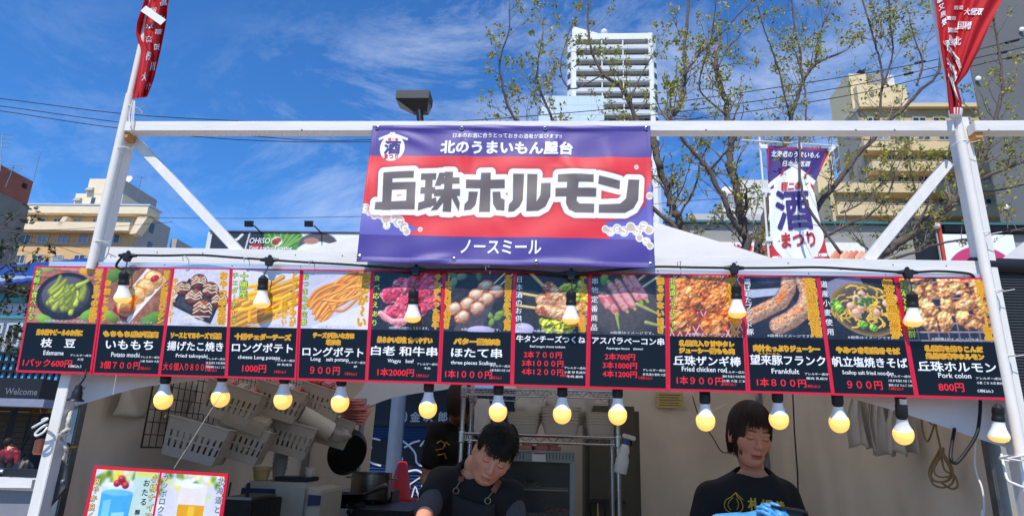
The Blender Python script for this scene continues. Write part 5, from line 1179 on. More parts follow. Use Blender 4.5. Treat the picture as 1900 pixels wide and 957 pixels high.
# ============================================================ right side of the tent
note_m = M('yellowed_notice_paper', (196, 176, 112), .8, var=.12)
c = P(1243, 742, 2.50); t = thing('paper_notice', 'small yellowed paper notice pinned high on the back wall', 'notice', c)
wn_, hn_ = abs(P(1268, 742, 2.50).x-P(1218, 742, 2.50).x), abs(P(1243, 727, 2.50).z-P(1243, 755, 2.50).z)
m = MB(); m.box(c, (wn_, .003, hn_)); m.build('sheet', note_m, t)
ink_b = M('brown_notice_ink', (96, 80, 44), .8)
m = MB()
for k in range(5): m.box(c+V(-.004*(k % 2), -.0022, hn_*(.34-.17*k)), (wn_*(.8-.1*(k % 2)), .001, hn_*.05))
m.build('print_lines', ink_b, t)['kind'] = 'stuff'
plbag = M('white_thin_bag', (214, 208, 200), .45, var=.06, bump=.5, bscale=26, alpha=.92, transl=.15)
def hang_bag(px0, px1, py0, py1, Y, lab, seed):
    r = random.Random(seed); ph = [r.uniform(0, 6) for _ in range(5)]; a, b = P(px0, py0, Y), P(px1, py0, Y); z1, z0 = a.z, P(px0, py1, Y).z; m = MB()
    def f(u, v):
        g = .45+.55*min(1, (1-v)*2.2); x = a.x+(b.x-a.x)*(.5+(u-.5)*g); dp = .03*math.sin(u*9+ph[0]+v*2)*(.4+.6*(1-v))+.012*math.sin(u*23+ph[1])
        return V(x, Y+dp, z0+(z1-z0)*v-.02*abs(math.sin(u*5+ph[2]))*(1-v))
    m.sheet(f, 30, 14); return tag(m.build('plastic_bag', plbag, None, smooth='all', solid=.001, loc=((a.x+b.x)/2, Y, z1)), lab, 'bag')
hang_bag(1566, 1618, 728, 822, .66, 'white plastic bag hanging nearest the last but one globe lamp', 1)
hang_bag(1608, 1652, 732, 836, .62, 'white plastic bag hanging in the middle of the bunch at the right', 2)
hang_bag(1640, 1690, 736, 836, .56, 'white plastic bag hanging nearest the rope coil', 3)
ropy = M('beige_rope', (150, 126, 84), .85, var=.25, scale=60, bump=.4, bscale=200)
def WR(px, py): return PX(px, py, TX1-.085)
def loop(cx, cy, rx, ry, Y, n, ph, dy): return [WR(cx+rx*math.sin(2*math.pi*k/n+ph), cy-ry*math.cos(2*math.pi*k/n+ph))-V(dy*(1+math.sin(4*math.pi*k/n)), 0, 0) for k in range(n+1)]
m = MB(); Yr = .85
top = [WR(1710, 770), WR(1712, 800), WR(1722, 818), WR(1735, 785), WR(1738, 800), WR(1745, 830)]
m.tube(smooth_path(top, 6), .0036, 7)
for k, (rx, ry, cy) in enumerate(((16, 32, 862), (15, 30, 864), (17, 36, 868), (12, 27, 858))): m.tube(smooth_path(loop(1752+2*k, cy, rx, ry, Yr, 12, 0, .015), 3), .0036, 7)
m.tube(smooth_path([WR(1745, 832), WR(1752, 870), WR(1770, 880), WR(1777, 900), WR(1765, 906), WR(1745, 893)], 5), .0036, 7)
m.tube(smooth_path([WR(1722, 775), WR(1728, 765), WR(1738, 775), WR(1732, 788), WR(1722, 780)], 5), .0036, 7)
tag(m.build('rope_coil', ropy, None, smooth='all', loc=WR(1750, 900)), 'coil of beige rope hanging on the right tent wall', 'rope')
m = MB(); m.tube(smooth_path([P(1819, 742, .06), P(1818, 770, .06), P(1812, 805, .05), P(1792, 838, .05), P(1774, 858, .05), P(1764, 850, .05), P(1766, 825, .07), P(1771, 795, .11)], 6), .0055, 8)
tag(m.build('cable', blackrub, None, smooth='all', loc=P(1780, 855, .05)), 'thick black cable looping under the right end of the boards', 'cable')
m = MB(); m.tube(smooth_path([WR(1812, 800), WR(1809, 850), WR(1813, 880), WR(1822, 905), WR(1826, 940), WR(1822, 975)], 6), .0032, 7); m.tube([WR(1824, 945), WR(1821, 985)], .005, 7)
tag(m.build('cord', tie_w, None, smooth='all', loc=WR(1822, 980)), 'thin white cord hanging down at the right tent wall', 'cord')
m = MB(); m.tube([P(1822, 826, .3), P(1818, 862, .3)], [.003, .007], 8); tag(m.build('hanging_tag', tie_w, None, loc=P(1818, 865, .3)), 'short white strap end hanging from the valance at the right', 'strap')
m = MB(); m.tube([P(1471, 730, 1.5), P(1474, 800, 1.5), P(1480, 880, 1.5), P(1483, 1000, 1.5)], .004, 6); tag(m.build('wall_cable', blackrub, None, smooth='all', loc=P(1483, 1000, 1.5)), 'straight black cable running down behind the woman', 'cable')
m = MB(); m.tube(smooth_path([P(1285, 735, 2.46), P(1298, 775, 2.46), P(1322, 810, 2.46), P(1340, 838, 2.46), P(1362, 835, 2.46)], 5), .004, 6); tag(m.build('wall_wire', wire_m, None, smooth='all', loc=P(1340, 838, 2.46)), 'thin grey wire with a plug drooping on the back wall left of the woman', 'wire')
m = MB(); m.tube(smooth_path([P(1858, 842, .05), P(1864, 870, .02), P(1870, 890, .0), P(1885, 898, -.02), P(1905, 906, -.02)], 5), .004, 7); tag(m.build('white_cable', tie_w, None, smooth='all', loc=P(1885, 898, -.02)), 'white cable tied round the right post below the lamp', 'cable')
# neighbour's rolled blind at the right edge
ribbed = M('ribbed_black_blind', (58, 60, 64), .5, var=.15, stretch=(1, 1, 60))
bx0, bx1 = P(1843, 600, .0).x, P(1843, 600, .0).x+.75; zt2, zb2 = P(1870, 496, .03).z, P(1890, 747, .03).z
t = thing('roller_blind', 'black ribbed roller blind of the neighbouring stall at the right edge', 'blind', ((bx0+bx1)/2, .06, zb2))
m = MB(); n = 46
m.sheet(lambda u, v: V(bx0+(bx1-bx0)*u+(1-v)*.06, .05-.003*math.sin(v*n*2*math.pi), zb2+(zt2-zb2)*v), 2, n*6); m.build('screen', ribbed, t, solid=.004)
m = MB(); a = V(bx0-.005, .05, zt2+.012); m.tube([a, a+V(.8, 0, -.02)], .028, 16); m.build('roll', blackp, t, smooth=True)
m = MB(); m.ext(bx0+.12, bx1+.2, .03, .07, zb2-.25, zb2-.004); tag(m.build('white_cabinet', white_wood, None, loc=(bx0+.4, .05, 0)), 'white cabinet front below the black blind at the right edge', 'cabinet')
wire2 = M('grey_canvas', (188, 186, 182), .8, bump=.3, bscale=150)
e0, e1, ap, e2 = P(1842, 493, .45), P(1858, 482, 2.2), P(1992, 378, 1.5), P(2200, 500, .45)
e1.z = e0.z; e2.z = e0.z; e3 = V(e2.x, 2.4, e0.z)
t = thing('neighbour_tent', 'pale canvas roof of the neighbouring tent rising at the right edge', 'tent', V(ap.x, 1.5, 0))
m = MB(); cs_ = [e0, e2, e3, e1]
for k in range(4): m.sheet(lambda u, v, k=k: cs_[k].lerp(cs_[(k+1) % 4], u).lerp(ap, v)-V(0, 0, .05*math.sin(math.pi*v)*math.sin(math.pi*u)), 10, 8)
m.build('roof', wire2, t, smooth=True)
for k in range(4):
    m = MB(); m.tube([V(cs_[k].x, cs_[k].y, 0), cs_[k]], .02, 8); m.build('pole', steel, t)
# ============================================================ background buildings
cream = M('cream_render', (240, 222, 188), .8, var=.07, scale=.6, bump=.05)
brickb = M('tan_brick', (220, 184, 132), .85, var=.16, scale=3, bump=.2, bscale=12)
greyside = M('grey_shade_and_vents', (176, 170, 162), .85, var=.08, scale=.5)  # side walls: their shade is put into the grey; vents share it
win_g = M('window_glass', (70, 84, 92), .08, var=.25, scale=.7, spec=.9)
win_l = M('curtained_window_glass', (150, 166, 168), .12, var=.2, scale=.8, spec=.8)
win_f = M('window_frame', (200, 204, 204), .5, .3)
metal_edge = M('roof_edge_metal', (206, 214, 222), .4, .3)
def window(par, x0, x1, z0, z1, Y, pane=None, panes=2, fr=.12):
    m = MB(); w2 = fr/2
    m.ext(x0, x1, Y-.12, Y-.01, z1-fr, z1); m.ext(x0, x1, Y-.12, Y-.01, z0, z0+fr)
    for k in range(panes+1):
        x = x0+fr/2+(x1-x0-fr)*k/panes; m.ext(x-w2, x+w2, Y-.115, Y-.012, z0+fr, z1-fr)
    f = m.build('window', win_f, par)
    p = MB(); p.ext(x0+.02, x1-.02, Y-.05, Y-.03, z0+.02, z1-.02); p.build('pane', pane or random.choice([win_g, win_g, win_l]), f)
def winpx(par, px0, px1, py0, py1, Y, **k):
    a, b = P(px0, (py0+py1)/2, Y), P(px1, (py0+py1)/2, Y); c, d = P((px0+px1)/2, py0, Y), P((px0+px1)/2, py1, Y)
    window(par, a.x, b.x, d.z, c.z, Y, **k)
# --- tan apartment house, left
Y = 88.0; zz = lambda py, px=150: P(px, py, Y).z
xl, xr = P(-90, 443, Y).x, P(252, 436, Y).x; yb = PX(314, 436, xr).y
ab = thing('apartment_house', 'tan brick apartment house with cream slanted balcony bands, far left behind the stall', 'building', ((xl+xr)/2, Y, 0))
m = MB(); m.ext(xl, xr, Y, yb, 0, zz(402)); m.build('wall', brickb, ab)
m = MB(); m.ext(xr-.2, xr+.06, Y+.05, yb-.1, 0, zz(390)); m.build('side_wall', greyside, ab)
xt = P(274, 390, Y-1.6).x
m = MB(); m.ext(P(28, 392, Y).x, xt, Y-1.6, Y+1.5, zz(402), zz(388)); m.build('parapet_band', cream, ab)
m = MB(); m.ext(P(27, 387, Y).x, xt+.3, Y-1.7, Y+1.6, zz(388)+.02, zz(385)); m.build('roof_edge', metal_edge, ab)
m = MB(); m.ext(xl, P(252, 426, Y).x, Y-1.6, Y-.1, zz(433), zz(418)); m.build('balcony_band', cream, ab)
def fin(p1, p2, wpx):
    a, b = P(p1[0], p1[1], Y-1.6), P(p2[0], p2[1], Y-1.6); w = abs(P(p1[0]+wpx, p1[1], Y-1.6).x-a.x)
    m = MB(); m.prism([a, a+V(w, 0, 0), b+V(w, 0, 0), b], (0, 1.5, 0)); m.build('slanted_fin', cream, ab)
for a, b, w_ in (((53, 402), (37, 419), 9), ((117, 402), (104, 419), 9), ((27, 402), (6, 419), 8)): fin(a, b, w_)
a, b, c_, d = P(274, 402, Y-1.6), P(256, 402, Y-1.6), P(240, 434, Y-1.6), P(252, 433, Y-1.6)
m = MB(); m.prism([a, b, c_, d], (0, 1.5, 0)); m.build('end_fin', cream, ab)
for q in ((32, 50), (66, 86), (99, 115), (135, 153), (172, 182), (213, 248)): winpx(ab, q[0], q[1], 405, 417.5, Y)
for q in ((4, 22), (37, 58), (70, 90), (107, 127), (145, 165), (200, 223)): winpx(ab, q[0], q[1], 435, 452, Y)
for q in ((-12, 10), (29, 47), (60, 80), (98, 117), (137, 157)): winpx(ab, q[0], q[1], 473, 490, Y)
for q in ((-15, 8), (22, 42), (54, 74), (92, 112)): winpx(ab, q[0], q[1], 512, 529, Y)
for (px, py) in ((281, 423), (277, 458)):
    a = PX(px, py, xr+.07); m = MB(); m.ext(xr+.05, xr+.12, a.y-.5, a.y+.6, a.z-.8, a.z+.8); m.build('side_window', win_g, ab)
for px in (40, 87, 152, 200):
    m = MB(); a = P(px, 397, Y-1.62); m.lathe([(.16, 0), (.16, .1), (.05, .12)], a, (0, -1, 0), 10); m.build('vent_cap', greyside, ab)
y2 = Y+1.5
m = MB(); m.ext(P(138, 372, y2).x, P(226, 372, y2).x, y2, yb+2.6, zz(388), P(150, 359, y2).z); m.build('penthouse', cream, ab)
m = MB(); m.ext(P(164, 345, y2).x, P(226, 345, y2).x+.05, y2-.05, yb+2.5, P(150, 360, y2).z, P(180, 332, y2).z); m.build('penthouse', cream, ab)
m = MB(); m.ext(P(226, 345, y2).x+.04, P(226, 345, y2).x+.10, y2, yb+2.5, zz(388), P(180, 332.5, y2).z); m.build('penthouse_side', greyside, ab)
m = MB(); m.ext(P(169, 374, y2).x, P(176, 374, y2).x, y2-.08, y2-.01, P(172, 382, y2).z, P(172, 367, y2).z); m.build('slit_window', win_g, ab)
for px, py in ((144, 370), (167, 351)):
    m = MB(); a = P(px, py, y2-.3); m.box8([a+V(-.6, -.4, -.3), a+V(.6, -.4, -.3), a+V(.6, .28, -.3), a+V(-.6, .28, -.3)], [a+V(-.5, 0, .3), a+V(.5, 0, .3), a+V(.5, .28, .3), a+V(-.5, .28, .3)]); m.build('vent_hood', greyside, ab)
xm = P(320, 445, Y).x+1.2; m = MB(); m.ext(xr+.15, xr+1.2, yb+.5, yb+7, 0, PX(318, 437, xr+1.2).z); m.build('rear_wing', greyside, ab)
# roof aerials
def aerial(px, py0, py1, Y, lab, dish=False, arms=4):
    a, b = P(px[0], py0, Y), P(px[1], py1, Y); t = thing('roof_aerial', lab, 'aerial', a)
    m = MB(); m.tube([a, b], .05*Y/88, 6); m.build('mast', steel, t)
    if dish:
        m = MB(); k = Y/88; m.lathe([(.02*k, .3*k), (.5*k, .22*k), (.85*k, 0), (.83*k, .04*k)], b, (-.1, -1, .35), 18, cap=False); m.build('dish', pipe_w, t, smooth='all')
    else:
        m = MB()
        for k in range(arms): q = a.lerp(b, 1-.06*k); l = (.9-.12*k)*Y/88; m.tube([q-V(l, 0, 0), q+V(l, .3, 0)], .03*Y/88, 5)
        m.build('cross_arms', steel, t)
aerial((231, 237), 357, 333, Y+3, 'white satellite dish on the roof of the tan apartment house', dish=True)
aerial((254, 263), 366, 327, Y+4, 'thin roof aerial right of the satellite dish', arms=2)
aerial((61, 76), 332, 280, 76, 'tall thin whip aerial on the rust brown block', arms=0) if False else None
# --- rust brown block
rust = M('rust_brown_render', (170, 100, 80), .85, var=.18, scale=.4); conc = M('stained_concrete', (140, 132, 122), .9, var=.2, scale=.5)
X1 = P(62, 337, 74).x; z1 = P(62, 337, 74).z; yn = PX(0, 308, X1).y
t = thing('office_block', 'rust brown windowless block at the far left edge', 'building', (X1-6, 70, 0))
m = MB(); m.ext(X1-14, X1, yn-14, 74, 0, z1); m.build('wall', rust, t)
m = MB(); a = PX(45, 345, X1); m.ext(X1-.1, X1+.15, a.y-.3, a.y+.3, a.z-.3, a.z+.3); m.build('wall_lamp', darksteel, t)
X2 = P(55, 383, 66).x; m = MB(); m.ext(X2-10, X2, 45, 66, 0, P(55, 383, 66).z); tag(m.build('concrete_block', conc, None, loc=(X2-5, 55, 0)), 'stained grey concrete block below the rust brown one', 'building')
for (pa, pb, yy, lab, arms) in (((10, 26), (347, 308), 60, 'white lattice aerial mast fixed to the rust brown block', 3), ((0, 4), (318, 250), 58, 'thin aerial with several arms at the very left edge', 4), ((62, 75), (335, 283), 73, 'long whip aerial at the right corner of the rust brown block', 0)):
    a, b = P(pa[0], pb[0], yy), P(pa[1], pb[1], yy); t = thing('roof_aerial', lab, 'aerial', a)
    m = MB(); m.tube([a, b], .045, 6); m.build('mast', steel, t)
    if arms:
        m = MB()
        for k in range(arms): q = a.lerp(b, 1-.12*k); l = 1.0-.15*k; m.tube([q-V(l, 0, -.1), q+V(l, .3, .1)], .025, 5)
        m.build('cross_arms', steel, t)
# --- billboard on a white roof
Y = 28.0
pbx0, pbx1 = P(391, 450, Y).x, P(760, 450, Y).x; zb0, zb1 = P(550, 478, Y).z, P(550, 432, Y).z
t = thing('roof_billboard', 'long roof billboard with a green leaf picture and white slogan', 'billboard', ((pbx0+pbx1)/2, Y, zb0))
m = MB(); m.ext(pbx0-.25, pbx1, Y+.03, Y+.6, zb0, zb1); m.build('box', M('white_sign_box', (214, 214, 212), .5), t)
m = MB(); m.ext(pbx0-.15, pbx1, Y-.06, Y+.62, zb1+.004, zb1+.07); m.build('top_edge', M('dark_grey_trim', (78, 74, 74), .5), t)
Wb, Hb = pbx1-pbx0, zb1-zb0
pc = Pic(Wb, Hb, (54, 52, 56), 260); sc_ = Wb/(760-391)
U = lambda px: (P(px, 450, Y).x-pbx0)
gx0, gx1 = U(487), U(572)
pc.pol([(gx0, Hb), (gx1+.3, Hb), (gx1-.2, 0), (gx0+.2, 0)], (86, 140, 50)); pc.mottle(30, 6, ((pc.X > gx0) & (pc.X < gx1)).astype(float))
for k in range(7): pc.seg([(gx0+.9, Hb*.2), (gx0+.2+.35*k, Hb)], .03, (150, 190, 100), 0)
pc.pol([(U(555), Hb), (Wb, Hb), (Wb, 0), (U(560), 0), (U(575), Hb*.5)], (236, 236, 238))
pc.ell(U(590), Hb*.55, 1.0, .62, (92, 84, 86), 0, .1); pc.ell(U(590), Hb*.2, 1.1, .6, (236, 236, 238)); pc.ell(U(577), Hb*.68, .4, .18, (180, 130, 110))
pc.pol([(U(465), Hb*.52), (U(487), Hb*.52), (U(512), 0), (U(466), 0)], (196, 44, 44)); pc.ell(U(513), Hb*.64, .30, .26, (240, 236, 230)); pc.ell(U(511), Hb*.62, .20, .18, (150, 70, 40)); pc.ell(U(516), Hb*.70, .16, .13, (170, 80, 46))
pc.seg([(U(428), Hb*.3), (U(430), Hb*.62), (U(440), Hb*.72), (U(447), Hb*.9)], .07, (232, 232, 232), 0); pc.seg([(U(455), 0), (U(461), Hb)], .04, (220, 220, 220), 0)
bfn = lambda x, y, l: V(pbx0+x, Y-.002-l, zb0+y)
pc.sheet('picture', bfn, printed, t)
Lt = Letters(bfn); Lt.line('OHISO', U(482), Hb*.66, Hb*.22, t_white, w=U(502)-U(464), off=.012, lift=.03, shear=.1); Lt.build('name_lettering', t)
Lt = Letters(bfn); Lt.line('Your seafood craving', U(503), Hb*.36, Hb*.16, t_white, w=U(543)-U(463), off=.02, lift=.03, shear=.12); Lt.build('slogan_lettering', t)
Lt = Letters(bfn); Lt.line('satisfied here!', U(488), Hb*.16, Hb*.15, t_white, w=U(514)-U(462), off=.02, lift=.03, shear=.12); Lt.build('slogan_lettering', t)
for px, lab in ((462, 'left black floodlight on an arm above the roof billboard'), (573, 'right black floodlight on an arm above the roof billboard')):
    a = P(px+24 if px == 462 else px+7, 432, Y-.1); b = P(px+10, 419, Y-1.2); c = P(px, 416, Y-1.3); a = P(px+23, 432, Y-.05)
    l = thing('sign_floodlight', lab, 'floodlight', a); m = MB(); m.tube([a, b], .035, 8); m.build('arm', blackp, l)
    m = MB(); m.box(c, (.36, .28, .26), Matrix.Rotation(.3, 3, 'X')); m.box(c+V(0, -.02, .14), (.40, .32, .05), Matrix.Rotation(.3, 3, 'X')); m.build('lamp_head', blackp, l, bevel=.02)
m = MB(); m.ext(pbx0-2.2, pbx1+3, Y+.8, Y+9, 0, zb0+.05); m.ext(pbx0-.6, pbx1+.2, Y-.4, Y+.8, zb0-.5, zb0-.01)
tag(m.build('low_shop_building', M('offwhite_render', (196, 194, 190), .8), None, loc=((pbx0+pbx1)/2, Y+5, 0)), 'low white building carrying the roof billboard', 'building')
# --- white tower block
Y = 131.0
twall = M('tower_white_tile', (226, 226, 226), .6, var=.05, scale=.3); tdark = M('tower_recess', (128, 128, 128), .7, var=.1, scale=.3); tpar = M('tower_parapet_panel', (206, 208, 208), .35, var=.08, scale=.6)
tx0, tx1 = P(1061, 150, Y).x, P(1213, 150, Y).x; ztop = P(1140, 63, Y).z
t = thing('tower_block', 'tall white residential tower with rows of balconies behind the banner', 'building', ((tx0+tx1)/2, Y, 0))
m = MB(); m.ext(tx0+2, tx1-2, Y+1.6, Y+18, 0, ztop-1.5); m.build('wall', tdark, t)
wcol = P(1069, 150, Y).x-tx0
for x in (tx0, tx1-wcol):
    m = MB(); m.ext(x, x+wcol, Y-.3, Y+18, 0, ztop); m.build('corner_pillar', twall, t)
m = MB(); m.ext(tx0+wcol, tx1-wcol, Y-.2, Y+18, P(1140, 74, Y).z, ztop-.02); m.build('roof_band', twall, t)
zf0, zf1 = P(1140, 235, Y).z, P(1140, 92.5, Y).z; fh = (zf1-zf0)/7
for k in range(-14, 8):
    z = zf0+fh*k
    m = MB(); m.ext(tx0+wcol+.01, tx1-wcol-.01, Y-.15, Y+1.5, z-.02, z+.22); m.ext(tx0+wcol+.01, tx1-wcol-.01, Y-.25, Y-.12, z+.22, z+1.28)
    if k < -3: m.build('balcony', tpar, t); continue
    b = m.build('balcony', tpar, t)
    m = MB()
    for j in range(1, 3): x = tx0+wcol+(tx1-tx0-2*wcol)*j/3+(.4 if j == 1 else -.3); m.ext(x-.12, x+.12, Y-.1, Y+1.5, z+.23, z+fh-.06)
    m.build('divider', twall, b)
    m = MB()
    for j in range(6): x = tx0+wcol+(tx1-tx0-2*wcol)*(j+.5)/6; m.ext(x-.75, x+.75, Y+1.50, Y+1.56, z+.3, z+2.2)
    m.build('glass_doors', win_l if k % 2 else win_g, b)
for sx, dx in ((tx0, -1.0), (tx1, 1.0)):
    m = MB(); m.box8([V(sx, Y+.2, 0), V(sx+dx, Y+1.4, 0), V(sx+dx, Y+16, 0), V(sx, Y+16, 0)], [V(sx, Y+.2, ztop-1), V(sx+dx, Y+1.4, ztop-1), V(sx+dx, Y+16, ztop-1), V(sx, Y+16, ztop-1)]); m.build('chamfer', twall, t)
    for k in range(-3, 7):
        z = zf0+fh*k+fh*.5; m = MB(); e1, e2 = V(sx, Y+.2, 0), V(sx+dx, Y+1.4, 0); n_ = V(dx*.0+(.05 if dx > 0 else -.05), -.05, 0); a_, b_ = e1.lerp(e2, .25)+n_, e1.lerp(e2, .95)+n_; m.poly([a_+V(0, 0, z), b_+V(0, 0, z), b_+V(0, 0, z+fh*.45), a_+V(0, 0, z+fh*.45)]); m.build('side_window', win_g, t, solid=.03)
m = MB(); a, b, c_ = P(1062, 62, Y+2), P(1062, 49, Y+2), P(1110, 62, Y+2); m.prism([a, c_, b], (0, 6, 0)); m.build('roof_wedge', twall, t)
m = MB(); a = P(1063, 50, Y+3); m.tube([a, a+V(0, 0, 2.6)], .06, 5); m.build('lightning_rod', steel, t)
m = MB(); m.ball(P(1121, 60, Y+2), .8, 12, 8); m.build('roof_dome', twall, t)
# --- pale blue clad block
Y = 100.0; pale = M('pale_blue_cladding', (196, 212, 226), .35, var=.06, scale=.3)
t = thing('clad_block', 'pale blue panel clad block standing in front of the white tower', 'building', P(1062, 200, Y))
t.location.z = 0; _orig[t.name] = V(t.location)
m = MB(); m.ext(P(1004, 205, Y).x, P(1121, 205, Y).x, Y, Y+14, 0, P(1062, 178, Y).z); m.build('wall', pale, t)
m = MB(); m.ext(P(999, 222, Y).x, P(1004, 222, Y).x-.02, Y+.5, Y+13, 0, P(1001, 212, Y).z); m.build('annex', pale, t)
m = MB(); z0_, z1_ = P(1062, 240, Y).z-20, P(1062, 178, Y).z; x0_, x1_ = P(1004, 205, Y).x, P(1121, 205, Y).x
for k in range(1, 5): x = x0_+(x1_-x0_)*k/5; m.ext(x-.02, x+.02, Y-.02, Y-.002, z0_, z1_-.1)
for k in range(10): z = z1_-1.9*(k+1); m.ext(x0_, x1_, Y-.018, Y-.001, z-.02, z+.02)
m.build('panel_joints', M('joint_grey', (170, 186, 200), .6), t)
# --- beige apartments, right
Y = 72.0
beige = M('beige_render', (226, 206, 164), .8, var=.06, scale=.4); bshade = M('beige_shade', (206, 186, 148), .85, var=.08, scale=.4); sideg = M('shaded_grey_render', (170, 164, 152), .85, var=.08, scale=.4)  # recess and side tones are the beige with shade put into the colour
t = thing('beige_apartments', 'beige apartment block with long balconies seen through the trees at the right', 'building', (P(1720, 300, Y).x, Y, 0))
bx0, bx1 = P(1596, 240, Y).x, P(1835, 240, Y).x; zr_ = P(1700, 197, Y).z; yb = PX(1563, 250, bx0).y
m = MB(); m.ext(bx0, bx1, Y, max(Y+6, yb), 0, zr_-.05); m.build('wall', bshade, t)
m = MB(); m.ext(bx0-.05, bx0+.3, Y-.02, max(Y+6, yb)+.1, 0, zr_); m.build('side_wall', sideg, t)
m = MB(); m.ext(bx0-.1, bx1, Y-.8, Y+2, P(1700, 204, Y).z, P(1700, 197, Y).z); m.build('cornice', beige, t)
m = MB(); m.ext(bx0+.31, bx1, Y-.06, Y-.01, P(1700, 217, Y).z, P(1700, 205, Y).z); m.ext(bx0+.31, bx1, Y-.06, Y-.01, P(1700, 240, Y).z, P(1700, 229, Y).z); m.build('front_band', beige, t)
for q in ((1609, 1629), (1647, 1672), (1692, 1718), (1730, 1755), (1783, 1802)): winpx(t, q[0], q[1], 218, 228, Y-.05)
fl = [(262, 279, 1603, 1826), (299, 317, 1618, 1836), (340, 357, 1548, 1842), (381, 400, 1553, 1852), (424, 444, 1556, 1860), (468, 488, 1560, 1866)]
for k, (y0, y1, xa, xb) in enumerate(fl):
    Yf = Y-1.5 if k < 2 else Y-2.0; m = MB(); xa_, xb_ = P(xa, y0, Yf).x, P(xb, y0, Yf).x; za, zb_ = P(1700, y0, Yf).z, P(1700, y1, Yf).z
    m.ext(xa_, xb_, Yf, Yf+.15, zb_, za); m.ext(xa_, xb_, Yf+.15, Y-.02, zb_, zb_+.2); m.ext(xa_, xa_+.15, Yf+.15, Y, zb_+.2, za)
    b = m.build('balcony', beige, t)
    m = MB(); m.tube([V(xa_, Yf+.07, za+.15), V(xb_, Yf+.07, za+.15)], .04, 5); m.build('handrail', win_f, b)
    for j in range(6):
        px = max(xa, 1608)+18+j*38
        if px < xb-22: winpx(t, px, px+24, y0-13, y0-1, Y, panes=2)
# left wing of the block and its narrow side windows
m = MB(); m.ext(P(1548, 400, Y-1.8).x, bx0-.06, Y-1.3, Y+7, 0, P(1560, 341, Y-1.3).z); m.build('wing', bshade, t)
xw = bx0-.06
for px, py in ((1552, 283), (1574, 291), (1556, 309), (1580, 319), (1560, 333)):
    a = PX(px, py, xw); m = MB(); m.ext(xw-.06, xw+.005, a.y-.5, a.y+.5, a.z-.8, a.z+.8); m.build('side_window', win_g, t)
m = MB(); m.ext(P(1516, 330, Y+8).x, P(1548, 330, Y+8).x, Y+8, Y+14, 0, P(1530, 280, Y+8).z); m.build('rear_wing', beige, t)
winpx(t, 1536, 1545, 305, 318, Y+8)
m = MB(); m.ext(P(1592, 180, Y+1).x, P(1684, 180, Y+1).x, Y+1, Y+6, zr_-.1, P(1640, 158, Y+1).z); m.build('penthouse', beige, t)
m = MB(); m.ext(P(1578, 165, Y+2).x, P(1610, 165, Y+2).x, Y+2, Y+8, zr_-.1, P(1590, 137, Y+2).z); m.build('penthouse', beige, t)
m = MB(); m.ext(P(1594, 134, Y+3).x, P(1605, 134, Y+3).x, Y+3, Y+4, P(1590, 137, Y+2).z, P(1600, 130, Y+3).z); m.build('chimney', darksteel, t)
m = MB(); m.ext(P(1612, 148, Y+1.5).x, P(1641, 148, Y+1.5).x, Y+1.5, Y+3, P(1640, 158, Y+1).z+.02, P(1626, 136, Y+1.5).z); m.build('cooling_unit', M('louvre_grey', (160, 156, 148), .6, var=.3, stretch=(20, 1, 1)), t)
m = MB(); m.ext(P(1646, 148, Y+1.5).x, P(1659, 148, Y+1.5).x, Y+1.5, Y+3, P(1640, 158, Y+1).z+.02, P(1650, 139, Y+1.5).z); m.build('water_tank', pipe_w, t)
m = MB(); a = P(1617, 172, Y+.9); m.lathe([(.3, 0), (.3, .2), (.1, .3)], a, (0, -1, 0), 10); a = P(1664, 188, Y+.9); m.box(a, (.5, .3, .5)); m.build('vent_cap', greyside, t)
# --- dark grey concrete block, right edge
Y = 50.0; dgrey = M('dark_grey_concrete', (104, 105, 106), .9, var=.12, scale=.25, bump=.1, bscale=3)
gx0 = P(1828, 270, Y).x; t = thing('grey_block', 'tall plain dark grey concrete block at the right edge', 'building', (gx0+8, Y, 0))
zg_ = P(1820, -120, Y).z; kx = (Y+13+2.16)/(Y+2.16); xb_ = CAM.x+(gx0-CAM.x)*kx+.3
m = MB(); m.box8([V(gx0, Y, 0), V(gx0+26, Y, 0), V(gx0+26, Y+13, 0), V(xb_, Y+13, 0)], [V(gx0, Y, zg_), V(gx0+26, Y, zg_), V(gx0+26, Y+13, zg_), V(xb_, Y+13, zg_)]); m.build('wall', dgrey, t, bevel=.05)
for px, py in ((1815, 147), (1896, 56), (1868, 385)):
    m = MB(); a = P(px, py, Y-.15); m.lathe([(.06, -.15), (.12, 0), (.22, .15), (.05, .22)], a, (-.5, -1, 0), 12); m.build('wall_lamp', pipe_w, t, smooth=True)
# --- low shops right
Y = 24.0
sgrey = M('shop_fascia_grey', (150, 148, 142), .8, var=.1, scale=.6); teal = M('teal_gutter', (60, 110, 110), .5, var=.1)
t = thing('low_shops', 'low grey shop row with a teal gutter behind the trees', 'building', (P(1560, 450, Y).x, Y, 0))
x0_, x1_ = P(1236, 440, Y).x, P(2050, 440, Y).x; zg = P(1500, 417, Y).z
m = MB(); m.ext(x0_, x1_, Y, Y+9, 0, zg-.02); m.build('wall', sgrey, t)
m = MB(); m.ext(x0_-.1, x1_, Y-.22, Y+.05, zg, zg+.10); m.build('gutter', teal, t)
m = MB(); m.ext(P(1745, 420, Y).x, x1_, Y-.25, Y-.02, P(1800, 434, Y).z, zg-.06); m.build('dark_fascia', darksteel, t)
m = MB(); m.ext(P(1693, 440, Y).x, P(1736, 440, Y).x, Y-.06, Y-.01, 0, P(1715, 424, Y).z); m.build('dark_bay', blackp, t)
m = MB(); m.ext(P(1277, 404, Y+3).x, P(1424, 404, Y+3).x, Y+3, Y+8, zg+.1, P(1340, 397, Y+3).z); m.build('roof_parapet', M('pale_parapet', (186, 182, 176), .8), t)
